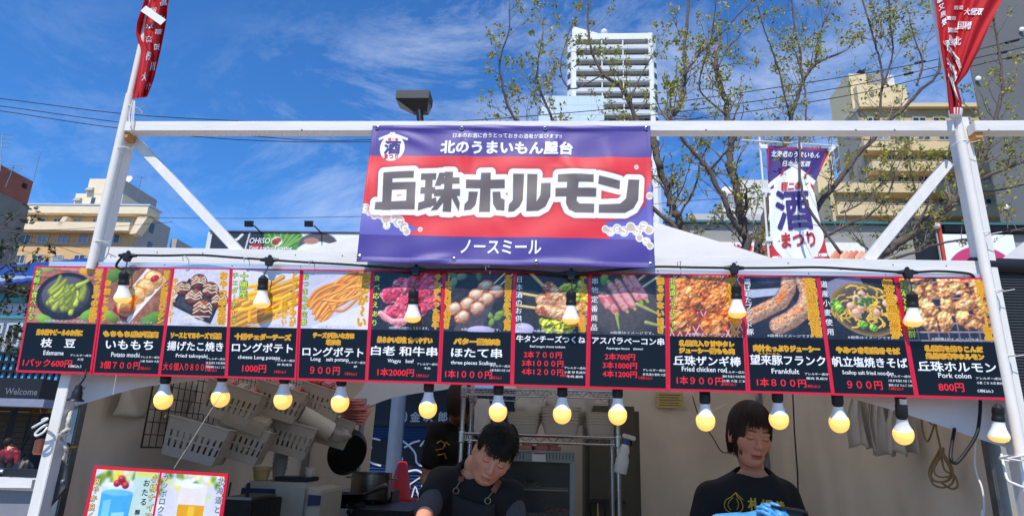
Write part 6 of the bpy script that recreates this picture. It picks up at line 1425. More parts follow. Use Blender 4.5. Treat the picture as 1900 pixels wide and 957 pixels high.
def sign(name, lab, cat, px0, px1, py0, py1, Y, painter, nx=100):
    a, b = P(px0, (py0+py1)/2, Y), P(px1, (py0+py1)/2, Y); z1, z0 = P((px0+px1)/2, py0, Y).z, P((px0+px1)/2, py1, Y).z
    s_ = thing(name, lab, cat, ((a.x+b.x)/2, Y, z0)); m = MB(); m.ext(a.x, b.x, Y+.003, Y+.10, z0, z1); m.build('sign_box', pipe_w, s_)
    pc = Pic(b.x-a.x, z1-z0, (236, 236, 236), nx); painter(pc); pc.sheet('picture', lambda x, y, l: V(a.x+x, Y, z0+y), printed, s_); return s_
def pr1(p):
    p.a[:] = (236, 232, 228); r = np.random.default_rng(3)
    for k in range(7): x = p.w*(.12+.13*k); p.seg([(x, -.1), (x+.05, p.h*.4), (x+.22, p.h*.62)], .16, [(226, 150, 112), (214, 120, 90), (236, 176, 140)][k % 3], .3, .08)
    p.mottle(14, 20)
sign('shop_picture_sign', 'white shop sign with a peach coloured seafood picture behind the brace', 'sign', 1534, 1606, 450, 496, Y-.15, pr1)
def pr2(p): p.a[:] = (238, 238, 242); p.ell(p.w*.52, -p.h*.32, p.h*.98, p.h*.98, (196, 60, 104)); p.seg([(p.w*.52-p.h*.95, 0), (p.w*.52+p.h*.9, .0)], .03, (230, 180, 196), 0)
sign('shop_sign', 'white shop sign with a large crimson disc behind the right post', 'sign', 1744, 1886, 435, 500, Y-.2, pr2)
def pr3(p): p.over(np.ones(p.X.shape), (206, 50, 46)); p.pol([(0, p.h), (p.w, p.h), (p.w, p.h*.8), (0, p.h*.72)], (236, 232, 228)); p.pol([(p.w*.30, 0), (p.w*.36, 0), (p.w*.42, p.h), (p.w*.36, p.h)], (240, 236, 230)); p.pol([(p.w*.62, 0), (p.w*.66, 0), (p.w*.72, p.h), (p.w*.68, p.h)], (240, 236, 230))
sign('shop_banner', 'red and white shop banner low behind the tree trunks', 'sign', 1328, 1532, 449, 480, Y-.12, pr3)
a, b = P(1740, 412, Y-1), P(1748, 520, Y-1); t = thing('orange_post', 'orange red sign post with a lamp beside the crimson disc sign', 'post', V(b.x, b.y, 0))
m = MB(); m.bar(V(a.x, a.y, 0), a, .12, .12); m.build('post_shaft', M('orange_paint', (190, 70, 40), .5), t); m = MB(); m.ball(P(1738, 419, Y-1.1), .13, 12, 8); m.build('lamp_globe', pipe_w, t, smooth='all')
# white house beyond the low shops
Y = 40.0; t = thing('white_house', 'plain white house with a small roof balcony between the tree trunks', 'building', (P(1420, 380, Y).x, Y, 0))
wh = M('white_render', (214, 208, 196), .8, var=.05, scale=.4)
m = MB(); m.ext(P(1366, 380, Y).x, P(1500, 380, Y).x, Y, Y+8, 0, P(1400, 334, Y).z); m.build('wall', wh, t)
m = MB(); za, zb_ = P(1350, 384, Y).z, P(1350, 362, Y).z; xa_, xb_ = P(1342, 380, Y).x, P(1366, 380, Y).x
m.ext(xa_, xb_-.01, Y+.2, Y+4, za-.25, za); m.build('balcony', wh, t)
m = MB()
for k in range(9): x = xa_+(xb_-xa_)*k/8; m.ext(x-.015, x+.015, Y+.2, Y+.23, za, zb_)
m.ext(xa_, xb_, Y+.19, Y+.24, zb_, zb_+.05); m.build('railing', win_f, t)
m = MB(); m.lathe([(.02, .1), (.25, .06), (.40, -.02)], P(1348, 354, Y+.5), (-.3, -1, .3), 14, cap=False); m.tube([P(1350, 370, Y+.6), P(1349, 355, Y+.55)], .03, 6); m.build('dish', pipe_w, t, smooth=True)
# --- shuttered shop behind the back opening of the tent
Y = 6.2
shut = M('navy_roller_shutter', (36, 62, 104), .5, .2, var=.12, scale=2); navyd = M('dark_navy_wall', (22, 28, 44), .6, var=.15)
t = thing('shuttered_shop', 'closed shop with a dark blue roller shutter covered in white graffiti', 'shop', (0, Y, 0))
sx0, sx1 = P(560, 850, Y).x, P(1010, 850, Y).x; zs = P(780, 792, Y).z
m = MB(); n = 46
def fs_(u, v):
    return V(sx0+(sx1-sx0)*u, Y-.012*math.sin(v*n*2*math.pi), .02+(zs-.02)*v)
m.sheet(fs_, 2, n*6); m.build('roller_shutter', shut, t)
zt_ = P(780, 716, Y).z
m = MB(); m.ext(sx0-1.4, sx1+1.2, Y+.03, Y+3, 0, zs+.0); m.build('wall', navyd, t)
m = MB(); m.ext(sx0-1.4, sx1+1.2, Y-.04, Y+3, zs+.004, zt_); m.build('sign_band', navyd, t)
m = MB(); aw_ = (zt_+.18-P(780, 868, Y).z)/math.tan(SUN_EL)*math.cos(SUN_AZ); m.ext(sx0-1.4, sx1+1.2, Y-aw_, Y-.05, zt_+.18, zt_+.26); m.build('awning', darksteel, t)
m = MB(); m.ext(sx0-1.4, sx1+1.2, Y+.3, Y+3.2, zt_+.004, zt_+.55); m.build('upper_wall', M('upper_shop_wall', (150, 148, 146), .8), t)
m = MB(); m.ext(P(846, 716, Y+.25).x, P(930, 716, Y+.25).x, Y+.2, Y+.29, zt_+.02, zt_+.5); m.build('upper_window', M('sky_blue_glass', (90, 160, 220), .15), t)
shfn = lambda x, y, l: V(x, Y-.045-l, y)
Lt = Letters(shfn)
for ch, px in (('㈱', 748), ('金', 772), ('次', 796), ('郎', 823), ('商', 846)):
    c = P(px, 773, Y); Lt.line(ch, c.x, c.z, .12, M('faded_white_letter', (176, 178, 184), .6), off=.03, lift=.004)
Lt.build('name_lettering', t)
gw = M('graffiti_white', (206, 208, 212), .6); gb = M('graffiti_black', (12, 12, 16), .6)
def gpt(x, y): q = P(640+x/3.585, 690+y/3.585, Y); return V(q.x, Y-.022, q.z)
G = [[(235, 450), (170, 440), (145, 480), (180, 500), (140, 530), (160, 590), (240, 620)], [(330, 450), (370, 470), (385, 450), (360, 520), (330, 580)], [(385, 455), (430, 490), (470, 540), (480, 600), (520, 620), (545, 590), (560, 640)], [(400, 500), (450, 470), (500, 455)], [(505, 490), (540, 450), (600, 430), (650, 450), (640, 475), (560, 455), (530, 480), (540, 600)], [(600, 590), (602, 592)], [(650, 560), (620, 570), (615, 590), (650, 590)], [(350, 540), (370, 535), (360, 560), (385, 575), (360, 600)], [(310, 650), (400, 660), (480, 650), (530, 680), (540, 700)], [(400, 720), (390, 800), (430, 740), (440, 850), (470, 760), (500, 830), (520, 720)], [(430, 850), (500, 840), (480, 790)], [(410, 760), (500, 700)]]
blob = [(235, 450), (170, 440), (150, 480), (180, 500), (145, 530), (165, 590), (240, 620), (330, 650), (440, 640), (480, 610), (560, 640), (560, 470), (640, 470), (600, 435), (540, 450), (500, 455), (430, 490), (380, 455)]
m = MB(); m.poly([gpt(x, y)+V(0, .004, 0) for x, y in blob]); m.build('graffiti_fill', gb, t)
m = MB()
for k, g_ in enumerate(G):
    ps = smooth_path([gpt(*q)-V(0, .001*k, 0) for q in g_], 5) if len(g_) > 2 else [gpt(*q) for q in g_]; wd = .011 if k < 9 else .008
    for a, b in zip(ps[:-1], ps[1:]):
        d = (b-a); 
        if d.length < 1e-6: continue
        d.normalize(); nrm = V(-d.z, 0, d.x); j = V(0, random.uniform(-.0008, 0), 0)
        m.poly([a-nrm*wd-d*wd*.5+j, b-nrm*wd+d*wd*.5+j, b+nrm*wd+d*wd*.5+j, a+nrm*wd-d*wd*.5+j])
m.build('graffiti_lines', gw, t)
m = MB(); m.box(P(796, 843, Y)+V(0, -.03, 0), (.05, .004, .38)); m.build('paper_strip', sticker, t)
# yard between: dark lamp post with shoebox head
Y = 3.7
a, b = P(783, 210, Y), None
t = thing('street_lamp', 'black shoebox street lamp rising behind the banner', 'street lamp', (a.x, Y, 0))
m = MB(); zt_ = P(776, 236, Y).z; m.tube([V(a.x, Y, 0), V(a.x, Y, zt_)], [.072, .060], 16); m.build('pole', M('blue_grey_pole', (92, 104, 122), .45, .3, var=.15), t, smooth=True)
m = MB(); m.tube([V(a.x, Y, zt_+.002), P(778, 204, Y)], .036, 12); m.build('neck', blackp, t, smooth=True)
tl, tr = P(735, 167, Y-.1), P(797, 168, Y-.1); zb_ = P(766, 183, Y-.1).z; zl = P(776, 204, Y-.05).z
m = MB(); dpt = V(0, .20, 0)
m.box8([V(tl.x, tl.y, zb_), V(tr.x, tr.y, zb_), V(tr.x, tr.y, zb_)+dpt, V(tl.x, tl.y, zb_)+dpt], [V(tl.x, tl.y, tl.z), V(tr.x, tr.y, tl.z), V(tr.x, tr.y, tl.z)+dpt, V(tl.x, tl.y, tl.z)+dpt]); m.build('head', M('dusty_black_metal', (58, 58, 60), .55, var=.2), t, bevel=.006)
i0, i1 = P(764, 209, Y-.05).x, P(791, 209, Y-.05).x
m = MB(); m.box8([V(i0, Y-.02, zl), V(i1, Y-.02, zl), V(i1, Y+.06, zl), V(i0, Y+.06, zl)], [V(tl.x+.004, tl.y+.004, zb_-.001), V(tr.x-.004, tr.y+.004, zb_-.001), V(tr.x-.004, tr.y+.19, zb_-.001), V(tl.x+.004, tl.y+.19, zb_-.001)]); m.build('lens_bowl', M('smoked_lens', (26, 27, 28), .25, coat=.2), t)

# ============================================================ overhead wires
wirem = M('overhead_wire', (18, 20, 26), .6)
def wire(name, lab, pts, Y, r, boots=()):
    m = MB(); m.tube(smooth_path([P(x, y, Y) for x, y in pts], 6), r, 5); o = m.build(name, wirem, None, smooth='all', loc=P(pts[0][0], pts[0][1], Y)); tag(o, lab, 'power line')
    for (x0, y0), (x1, y1) in boots:
        m = MB(); m.tube([P(x0, y0, Y), P(x1, y1, Y)], r*3, 6); m.build('sleeve', wirem, o)
wire('power_line', 'upper power line running over the stall from left to right', [(-200, 160), (0, 183), (225, 211), (430, 224), (640, 231), (800, 227), (953, 218), (1240, 191), (1560, 144), (1737, 111), (1900, 71), (2100, 25)], 26, .022, [((1698, 118), (1716, 114)), ((1866, 80), (1890, 74))])
wire('power_line', 'middle power line running over the stall from left to right', [(-200, 174), (0, 197), (220, 227), (430, 249), (640, 261), (953, 240), (1259, 208), (1560, 163), (1737, 125), (1900, 88), (2100, 44)], 26.4, .022, [((1678, 139), (1694, 135)), ((1850, 100), (1868, 96))])
wire('power_line', 'lower power line running over the stall from left to right', [(-200, 180), (0, 206), (220, 238), (500, 262), (900, 258), (1250, 226), (1560, 180), (1737, 139), (1900, 101), (2100, 60)], 26.8, .022, [((1868, 109), (1888, 104))])
wire('telephone_line', 'thin line crossing the sky low above the roof billboard', [(-150, 396), (300, 404), (480, 405), (660, 402), (1000, 398), (1300, 371), (1500, 365)], 22, .011)
for k, (a, b) in enumerate((((-60, 428), (320, 412)), ((-60, 436), (330, 470)), ((-40, 400), (300, 520)), ((-40, 448), (260, 500)))):
    wire('telephone_line', ['thin line rising to the right across the tan apartment house', 'thin line falling to the right across the tan apartment house', 'steep thin line crossing the tan apartment house', 'lowest thin line crossing the tan apartment house'][k], [a, ((a[0]+b[0])/2, (a[1]+b[1])/2+5), b], 20, .009)

# ============================================================ left street: shop with blue roof, sign band, shopper
Y = 16.0
blue_roof = M('blue_corrugated_roof', (32, 70, 150), .45, .2, var=.15, scale=1); tealb = M('teal_band', (70, 140, 150), .5); blackw = M('black_timber', (22, 24, 30), .6, var=.2); lglass = M('light_blue_panel', (104, 170, 216), .2, var=.08)
t = thing('corner_shop', 'corner shop with a blue roof, blue glass lattice and black welcome sign at the left', 'shop', (P(30, 750, Y).x, Y, 0))
xa, xb = P(-260, 700, Y).x, P(150, 700, Y).x
zz = lambda py: P(50, py, Y).z
m = MB(); a, b, c_, d = P(-260, 560, Y-.6), P(172, 508, Y-.6), P(166, 479, Y+3.5), P(-260, 520, Y+3.5)
m.sheet(lambda u, v: a.lerp(b, u).lerp(d.lerp(c_, u), v)+V(0, 0, .012*math.sin(u*150)), 160, 2); m.build('roof', blue_roof, t, solid=.05)
m = MB(); m.ext(xa, xb, Y, Y+.2, zz(656), zz(512)); m.build('upper_wall', M('offwhite_shop_wall', (178, 182, 182), .8), t)
m = MB(); m.ext(xa, xb, Y-.15, Y-.01, zz(562), zz(546)); m.ext(xa, xb, Y-.10, Y-.01, zz(592), zz(586)); m.build('trim_band', tealb, t)
for px in (-60, -22, 14, 50, 86): winpx(t, px, px+30, 600, 644, Y-.01, panes=2, fr=.07)
zl0, zl1 = zz(706), zz(656)
m = MB(); m.ext(xa, xb, Y-.02, Y+.1, zl0, zl1-.01); m.build('glass_band', lglass, t)
m = MB()
for k in range(34): x = xa+(xb-xa)*k/33; m.ext(x-.035, x+.035, Y-.08, Y-.025, zl0, zl1)
for k in range(4): z = zl0+(zl1-zl0)*k/3; m.ext(xa, xb, Y-.09, Y-.03, z-.035, z+.035)
m.build('lattice', blackw, t)
m = MB(); m.ext(xa, xb, Y-1.4, Y-.1, zz(745), zz(709)); m.build('sign_band', blackw, t)
Lt = Letters(lambda x, y, l: V(x, Y-1.402-l, y)); c = P(40, 726, Y-1.4); Lt.line('Welcome', c.x, c.z, .17, M('dull_grey_letter', (104, 106, 112), .6), w=P(70, 726, Y-1.4).x-P(10, 726, Y-1.4).x, off=.02, lift=.006); Lt.build('sign_lettering', t)
m = MB(); m.ext(xa, P(86, 750, Y-1.8).x, Y-1.9, Y-1.3, zz(759), zz(746)); m.build('awning_edge', M('grey_awning', (130, 136, 156), .7), t)
m = MB(); m.ext(xa, xb, Y+2.2, Y+2.4, 0, zz(745)); m.build('inner_wall', blackw, t)
timber = M('brown_slat_timber', (74, 60, 48), .75, var=.25, stretch=(1, 1, 9), scale=3)
for (p0_, p1_) in ((-30, 10), (24, 46), (52, 62)):
    m = MB(); x0_, x1_ = P(p0_, 800, Y+.5).x, P(p1_, 800, Y+.5).x
    for k in range(16): z = .1+k*.16; m.ext(x0_, x1_, Y+.5, Y+.56, z, z+.13)
    m.build('slat_panel', timber, t)
for px in (66, 86):
    m = MB(); a = P(px, 766, Y-.6); m.lathe([(.03, .25), (.12, .05), (.14, 0), (.02, 0)], a, (0, 0, 1), 14); m.build('pendant_lamp', M('brass_shade', (170, 120, 60), .4, .6), t, smooth=True)
m = MB(); a, b = P(38, 834, Y+.3), P(54, 806, Y+.3); m.bar(a, b, .05, .05); m.bar(a+V(0, 0, -.5), b+V(0, 0, -.5), .05, .05); m.build('stair_rail', blackw, t)
m = MB(); a = P(76, 828, 2.0); m.lathe([(.03, -.05), (.04, -.04), (.04, .04), (.02, .05)], a, (0, 0, 1), 12); tag(m.build('copper_cup', M('copper', (150, 90, 64), .35, .8), None, smooth=True, loc=a), 'small copper coloured cup hanging left of the post', 'cup')
# white counter of the neighbouring stall and its black rail
t = thing('side_counter', 'white edged counter with a grey front at the lower left corner', 'counter', (P(0, 930, 1.6).x, 1.7, 0))
a, b = P(-160, 900, 1.6), P(62, 888, 1.6); zc_ = (a.z+b.z)/2
m = MB(); m.bar(V(a.x, 1.62, zc_-.015), V(b.x, 1.62, zc_+.004), .05, .045); m.ext(a.x, b.x, 1.65, 2.3, zc_-.04, zc_-.005); m.build('counter_top', white_wood, t)
m = MB(); m.ext(a.x, b.x-.02, 1.66, 2.28, 0, zc_-.042); m.build('counter_front', M('grey_counter_front', (132, 134, 142), .6), t)
m = MB(); m.tube([P(-150, 884, 2.2), P(60, 889, 2.2)], .010, 8); m.tube([P(20, 887, 2.2), V(P(20, 887, 2.2).x, 2.2, zc_)], .008, 8); m.build('rail', blackp, t)
m = MB(); m.ext(a.x, b.x-.1, 2.22, 2.26, zc_, zc_+.05); m.build('dark_shelf', blackp, t)
# black folded umbrella-like bag and a white box in front of the shopper
c = P(41, 876, 9.0); crumple('black_bag', 'crumpled black bag beside the shopper in the red coat', c, .16, (.9, .7, 1.3), blackp, 21)
m = MB(); a = P(60, 880, 8.5); m.box(a, (.26, .2, .14)); tag(m.build('white_box', whitep, None, bevel=.01, loc=a), 'small white box right of the black bag at the left', 'box')
tag(MB().ext(P(-40, 900, 8.4).x, P(75, 900, 8.4).x, 8.3, 9.3, 0, P(50, 887, 8.4).z).build('display_stand', blackw, None, loc=(P(20, 900, 8.4).x, 8.8, 0)), 'dark display stand carrying the black bag and white box', 'stand')
m = MB(); a = P(3, 875, 7.5); m.ball(a, .09, 12, 8, (1.3, 1, .7)); tag(m.build('chrome_pot_lid', chrome, None, smooth='all', loc=a), 'shiny rounded lid at the very left edge below the red coat', 'lid')
tag(MB().ext(P(-60, 900, 7.5).x, P(8, 900, 7.5).x, 7.3, 7.8, 0, a.z-.05).build('side_table', blackw, None, loc=(P(-20, 900, 7.5).x, 7.5, 0)), 'dark side table under the shiny lid at the left edge', 'table')
# ============================================================ flags
red_cloth = M('red_flag_cloth', (196, 22, 32), .7, var=.08, scale=8, bump=.2, bscale=300, transl=.22)
def tab(tb, v):
    for a, b in zip(tb[:-1], tb[1:]):
        if v <= b[0]: k = max(0, (v-a[0])/(b[0]-a[0])); return tuple(p+(q-p)*k for p, q in zip(a[1:], b[1:]))
    return tb[-1][1:]
def cloth(tb, Y, fold, parent, mat, name='cloth', nu=40, nv=60):
    fn = lambda u, v, l=0.0: P(tab(tb, v)[0]+(tab(tb, v)[1]-tab(tb, v)[0])*u, tab(tb, v)[2]+((tab(tb, v)[3]-tab(tb, v)[2])*u if len(tb[0]) > 4 else 0), Y+fold(u, v)-l)
    m = MB(); m.sheet(lambda u, v: fn(u, v), nu, nv); m.build(name, mat, parent, smooth='all'); return fn
# left: crumpled round its pole. table rows: v, left px, right px, py at left, py at right
t = thing('festival_flag', 'crumpled red festival flag wrapped round the top of the left pole', 'flag', P(262, 185, -.03))
tb = [(0, 268, 345, -190, -190), (.35, 266, 330, -60, -60), (.5, 268, 314, 0, -6), (.62, 254, 309, 42, 38), (.70, 252, 305, 62, 60), (.80, 260, 298, 95, 95), (.92, 252, 285, 150, 150), (1.0, 246, 273, 184, 180)]
f1 = cloth(tb, -.045, lambda u, v: -.030*math.sin(u*7.5+v*5)*(.5+.5*v)-.012*math.sin(u*19-v*9), t, red_cloth)
Lt = Letters(lambda x, y, l: f1(x, 1-y, .004+l))
r_ = random.Random(5)
for k, ch in enumerate('三重広島岡山京都高知香川大分'):
    Lt.line(ch, .80 if k % 2 else .45, 1-(.40+.042*k), .034, t_white, w=.24, mirror=True, off=.02)
Lt.build('white_lettering', t)
m = MB(); a, b = P(266, 16, -.09), P(303, 42, -.09); m.bar(a, b, .030, .002, up=(0, 1, 0)); m.build('strap', tie_w, t)
m = MB(); a, b = P(247, 186, -.04), P(240, 215, -.03); m.tube(smooth_path([a, b, P(243, 235, -.03), P(246, 205, -.035), P(250, 188, -.04), P(246, 240, -.03)], 4), .0026, 6); m.build('tie_string', tie_w, t)
# right: twisted triangle, two folds
t = thing('festival_flag', 'red festival flag twisted into a triangle at the top of the right pole', 'flag', P(1772, 208, -.03))
tb = [(0, 1718, 2010, -230, -230), (.35, 1727, 1914, -60, -90), (.5, 1735, 1862, 0, -4), (.62, 1739, 1838, 40, 44), (.74, 1746, 1815, 92, 96), (.84, 1753, 1795, 134, 136), (.90, 1757, 1776, 158, 158), (.955, 1759, 1785, 187, 190), (1.0, 1762, 1783, 212, 210)]
f2 = cloth(tb, -.05, lambda u, v: -.022*math.exp(-((u-.22)/.16)**2)*(v*1.4)+.028*math.exp(-((u-.40)/.10)**2)*(1.1-v*.4)-.020*math.sin(u*9+v*3)*(1-v)-.006*math.sin(u*26+v*12), t, red_cloth, nu=60, nv=80)
Lt = Letters(lambda x, y, l: f2(x, 1-y, .004+l))
for q, x, y in (('大雲双', .62, .565), ('国稀', .52, .632), ('北', .42, .70), ('酒造', .30, .655), ('酒造', .26, .60), ('酒造', .36, .545), ('酒造', .24, .71)):
    big = x > .4; Lt.line(q, x, 1-y, .034 if big else .020, t_white, w=(.10 if big else .075)*len(q)*(1+.9*max(0, y-.56)*4), off=.02)
for k, ch in enumerate('越千歳金滴世古蔵'): Lt.line(ch, (.18 if k % 2 else .30) if k < 2 else [.34, .52, .30, .5, .34, .55][k-2], 1-(.70+.030*k), .028, t_white, w=.16+.05*k, off=.02, rot=-.2)
for k, ch in enumerate('都又県景'): Lt.line(ch, .07+.02*k, 1-(.50+.04*k), .03, t_white, w=.09, off=.02, rot=.2, mirror=True)
Lt.build('white_lettering', t)
m = MB(); m.tube([P(1773, 205, -.03), P(1773, 216, -.03)], [.022, .019], 12); m.build('tape_collar', bulb_body, t)
# upright sake flag on its own stand behind the stall
Y = 4.4
t = thing('nobori_flag', 'purple, white and red upright flag with a big sake character by the trees', 'flag', (P(1428, 480, Y).x, Y, 0))
a, b = P(1409, 255, Y), P(1427, 484, Y); d = (b-a).normalized(); foot = a+d*(a.z/-d.z)
m = MB(); m.tube([foot, a], [.014, .011], 10); m.tube([P(1408, 262, Y), P(1412, 274, Y)], .02, 8); m.build('pole', pipe_w, t)
m = MB(); m.tube([P(1376, 260, Y-.02), P(1556, 271, Y-.02)], .008, 8); m.build('cross_bar', pipe_w, t)
m = MB()
for p_, q_ in (((1411, 271), (1424, 272)), ((1414, 353), (1430, 354)), ((1421, 443), (1434, 443)), ((1483, 266), (1484, 276)), ((1548, 271), (1538, 281))): m.bar(P(*p_, Y-.025), P(*q_, Y-.025), .05, .003, up=(0, 1, 0))
m.build('loop_tabs', tie_w, t)
tb = [(0, 1422, 1541, 271, 276), (.20, 1424, 1522, 318, 318), (.33, 1426, 1509, 349, 345), (.55, 1428, 1518, 402, 396), (.75, 1430, 1530, 450, 444), (1.0, 1432, 1541, 505, 500)]
nb = lambda x, y, l: P(tab(tb, 1-y/1.5)[0]+(tab(tb, 1-y/1.5)[1]-tab(tb, 1-y/1.5)[0])*x, tab(tb, 1-y/1.5)[2]+(tab(tb, 1-y/1.5)[3]-tab(tb, 1-y/1.5)[2])*x, Y-.016*math.sin(x*6.5+y*2.5)*(.3+.7*(1-y/1.5))-.005*math.sin(x*15-y*7)-l)
pc = Pic(1.0, 1.5, (60, 44, 118), 130)
pc.pol([(0, 1.05), (1, 1.05), (1, 0), (0, 0)], (196, 30, 40)); pc.ell(.5, .66, .56, .56, (240, 240, 244)); pc.pol([(0, 1.12), (.12, 1.18), (.12, 1.0), (0, .98)], (60, 44, 118))
pc.seg([(-.05, 1.00), (.55, 1.27)], .028, (240, 240, 244), 0); pc.seg([(.45, 1.27), (1.05, 1.02)], .028, (240, 240, 244), 0)
pc.pol([(.0, 1.5), (.04, 1.5), (.02, 1.2), (0, 1.2)], (196, 30, 60)); pc.pol([(0, 1.5), (1, 1.5), (1, 1.475), (0, 1.475)], (170, 30, 70)); pc.pol([(.24, 1.13), (.30, 1.16), (.34, 1.32)], (200, 36, 50)); pc.pol([(.72, 1.12), (.78, 1.16), (.80, 1.28)], (200, 36, 50)); pc.pol([(.95, 1.45), (1, 1.48), (1, 1.25), (.96, 1.22)], (196, 30, 60))
pc.pol([(.02, .20), (.30, .20), (.34, .165), (.02, .165)], (240, 240, 244)); pc.pol([(.72, .205), (.99, .205), (.99, .165), (.68, .165)], (240, 240, 244))
pc.sheet('cloth', nb, cloth_print, t)
purp_i = M('purple_cloth_ink', (60, 46, 120), .7); red_i = M('red_cloth_ink', (196, 44, 44), .7)
Lt = Letters(nb)
Lt.line('北海道のうまいもん', .48, 1.41, .075, t_white, w=.80, off=.02, lift=.010); Lt.line('と', .5, 1.345, .035, t_white, off=.02, lift=.010); Lt.line('日本の銘酒', .52, 1.295, .07, t_white, w=.48, off=.02, lift=.010)
Lt.line('狸二条', .5, 1.02, .10, red_i, w=.44, off=.03, lift=.010); Lt.line('酒', .50, .74, .44, purp_i, w=.70, off=.025, lift=.010); Lt.line('まつり', .52, .39, .17, red_i, w=.62, off=.03, lift=.010)
for k, q in enumerate(('北海道　滋賀県', '青森県　京都府', '秋田県　兵庫県')): Lt.line(q, .26, .125-.048*k, .034, t_white, w=.40, off=.01, lift=.010)
for k, q in enumerate(('千歳鶴', '国稀')): Lt.line(q, .80, .125-.05*k, .042, t_white, w=.26, off=.02, lift=.010)
Lt.line('第1幕', .16, .183, .026, red_i, lift=.010); Lt.line('第2幕', .86, .186, .026, red_i, lift=.010)
Lt.build('flag_lettering', t)

# ============================================================ trees
bark = M('cherry_bark', (98, 86, 78), .9, var=.35, scale=14, bump=.6, bscale=40); bark2 = M('twig_bark', (134, 118, 112), .85, var=.25, scale=20)
leaf_ms = [M('spring_leaf_green', (146, 156, 48), .5, var=.3, scale=3, transl=.4), M('spring_leaf_yellow', (196, 190, 70), .5, var=.3, scale=3, transl=.4), M('spring_leaf_dark', (104, 118, 40), .5, var=.3, scale=3, transl=.35), M('young_leaf_bronze', (190, 168, 122), .5, var=.3, scale=3, transl=.2)]
def leaf(m, c, d, s, r):
    d = d.normalized(); n = d.cross(V(r.uniform(-1, 1), r.uniform(-1, 1), r.uniform(-1, 1)))
    if n.length < 1e-3: return
    n.normalize(); up = n.cross(d)*.3
    m.m = r.choice((0, 0, 1, 1, 2, 3))
    i = m.pts([c, c+d*s*.45+n*s*.26+up*s*.3, c+d*s, c+d*s*.45-n*s*.26+up*s*.3]); m.face(i, i+1, i+2); m.face(i, i+2, i+3)
def tree(name, lab, base, limbs, Y, seed, twig=1.0, leaves=1.0, pxm=None, size=.034):
    """limbs: pixel paths with pixel widths; twigs and leaves grow from them"""
    r = random.Random(seed); t = thing(name, lab, 'tree', V(base.x, base.y, 0)); tr_, tw, lf = MB(), MB(), MB()
    D = (P(limbs[0][0][0][0], limbs[0][0][0][1], Y)-CAM).length; k = D/FPX
    def grow(p, d, ln, rad, depth):
        n = max(3, int(ln/.07)); pts = [p]; dd = d.normalized()
        for i in range(n):
            dd = (dd+V(r.gauss(0, .16), r.gauss(0, .16), r.gauss(.035, .12))).normalized(); pts.append(pts[-1]+dd*ln/n)
        tw.tube(pts, [rad*(1-.75*i/n) for i in range(n+1)], 4 if rad < .006 else 5)
        for i in range(1, n+1):
            dr = (pts[i]-pts[i-1]).normalized()
            if depth > 0 and r.random() < .42*twig: grow(pts[i], (dr+V(r.gauss(0, .6), r.gauss(0, .6), r.gauss(.3, .5))).normalized(), ln*r.uniform(.25, .55), rad*.5, depth-1)
            if depth <= 1 and r.random() < .30*leaves:
                for _ in range(r.choice((1, 2, 2, 4))): leaf(lf, pts[i]+V(r.gauss(0, .012), r.gauss(0, .012), r.gauss(0, .012)), V(r.gauss(0, 1), r.gauss(0, 1), r.gauss(.2, .8)), size*r.uniform(.6, 1.25), r)
        if r.random() < .6*leaves:
            for _ in range(r.choice((2, 3, 5, 7))): leaf(lf, pts[-1]+V(r.gauss(0, .02), r.gauss(0, .02), r.gauss(0, .02)), V(r.gauss(0, 1), r.gauss(0, 1), r.gauss(.3, .8)), size*r.uniform(.7, 1.3), r)
    for path, w0, w1, yo, tws in limbs:
        n0 = len(path); ps = smooth_path([P(x, y, Y+yo[0]+(yo[1]-yo[0])*i/max(1, n0-1)) for i, (x, y) in enumerate(path)], 5)
        n = len(ps); rad = [max(.004, (w0+(w1-w0)*(i/(n-1))**.8)*k*.43) for i in range(n)]
        ps = [p+V(r.gauss(0, .25), r.gauss(0, .3), r.gauss(0, .25))*rad[i] for i, p in enumerate(ps)]
        tr_.tube(ps, [q*(1+.12*math.sin(i*2.1)) for i, q in enumerate(rad)], 9)
        L_ = sum((b-a).length for a, b in zip(ps[:-1], ps[1:]))
        for _ in range(int(L_*tws*twig)):
            i = r.randrange(max(1, int(n*.12)), n-1); f = i/n; dr = (ps[i+1]-ps[i]).normalized()
            grow(ps[i], (dr*.5+V(r.gauss(0, .7), r.gauss(0, .6), r.gauss(.55, .5))).normalized(), r.uniform(.25, .75)*(1.15-.4*f), max(.004, rad[i]*.28) if rad[i]*.28 < .014 else .014, 2)
        grow(ps[-1], (ps[-1]-ps[-2]), .4, rad[-1]*.9, 2)
    tr_.build('trunk', bark, t, smooth='all'); tw.build('twigs', bark2, t); lf.build('crown', leaf_ms, t)
    print(lab, len(tw.f), len(lf.f)); return t
Y = 5.6; b0 = P(1290, 620, Y)
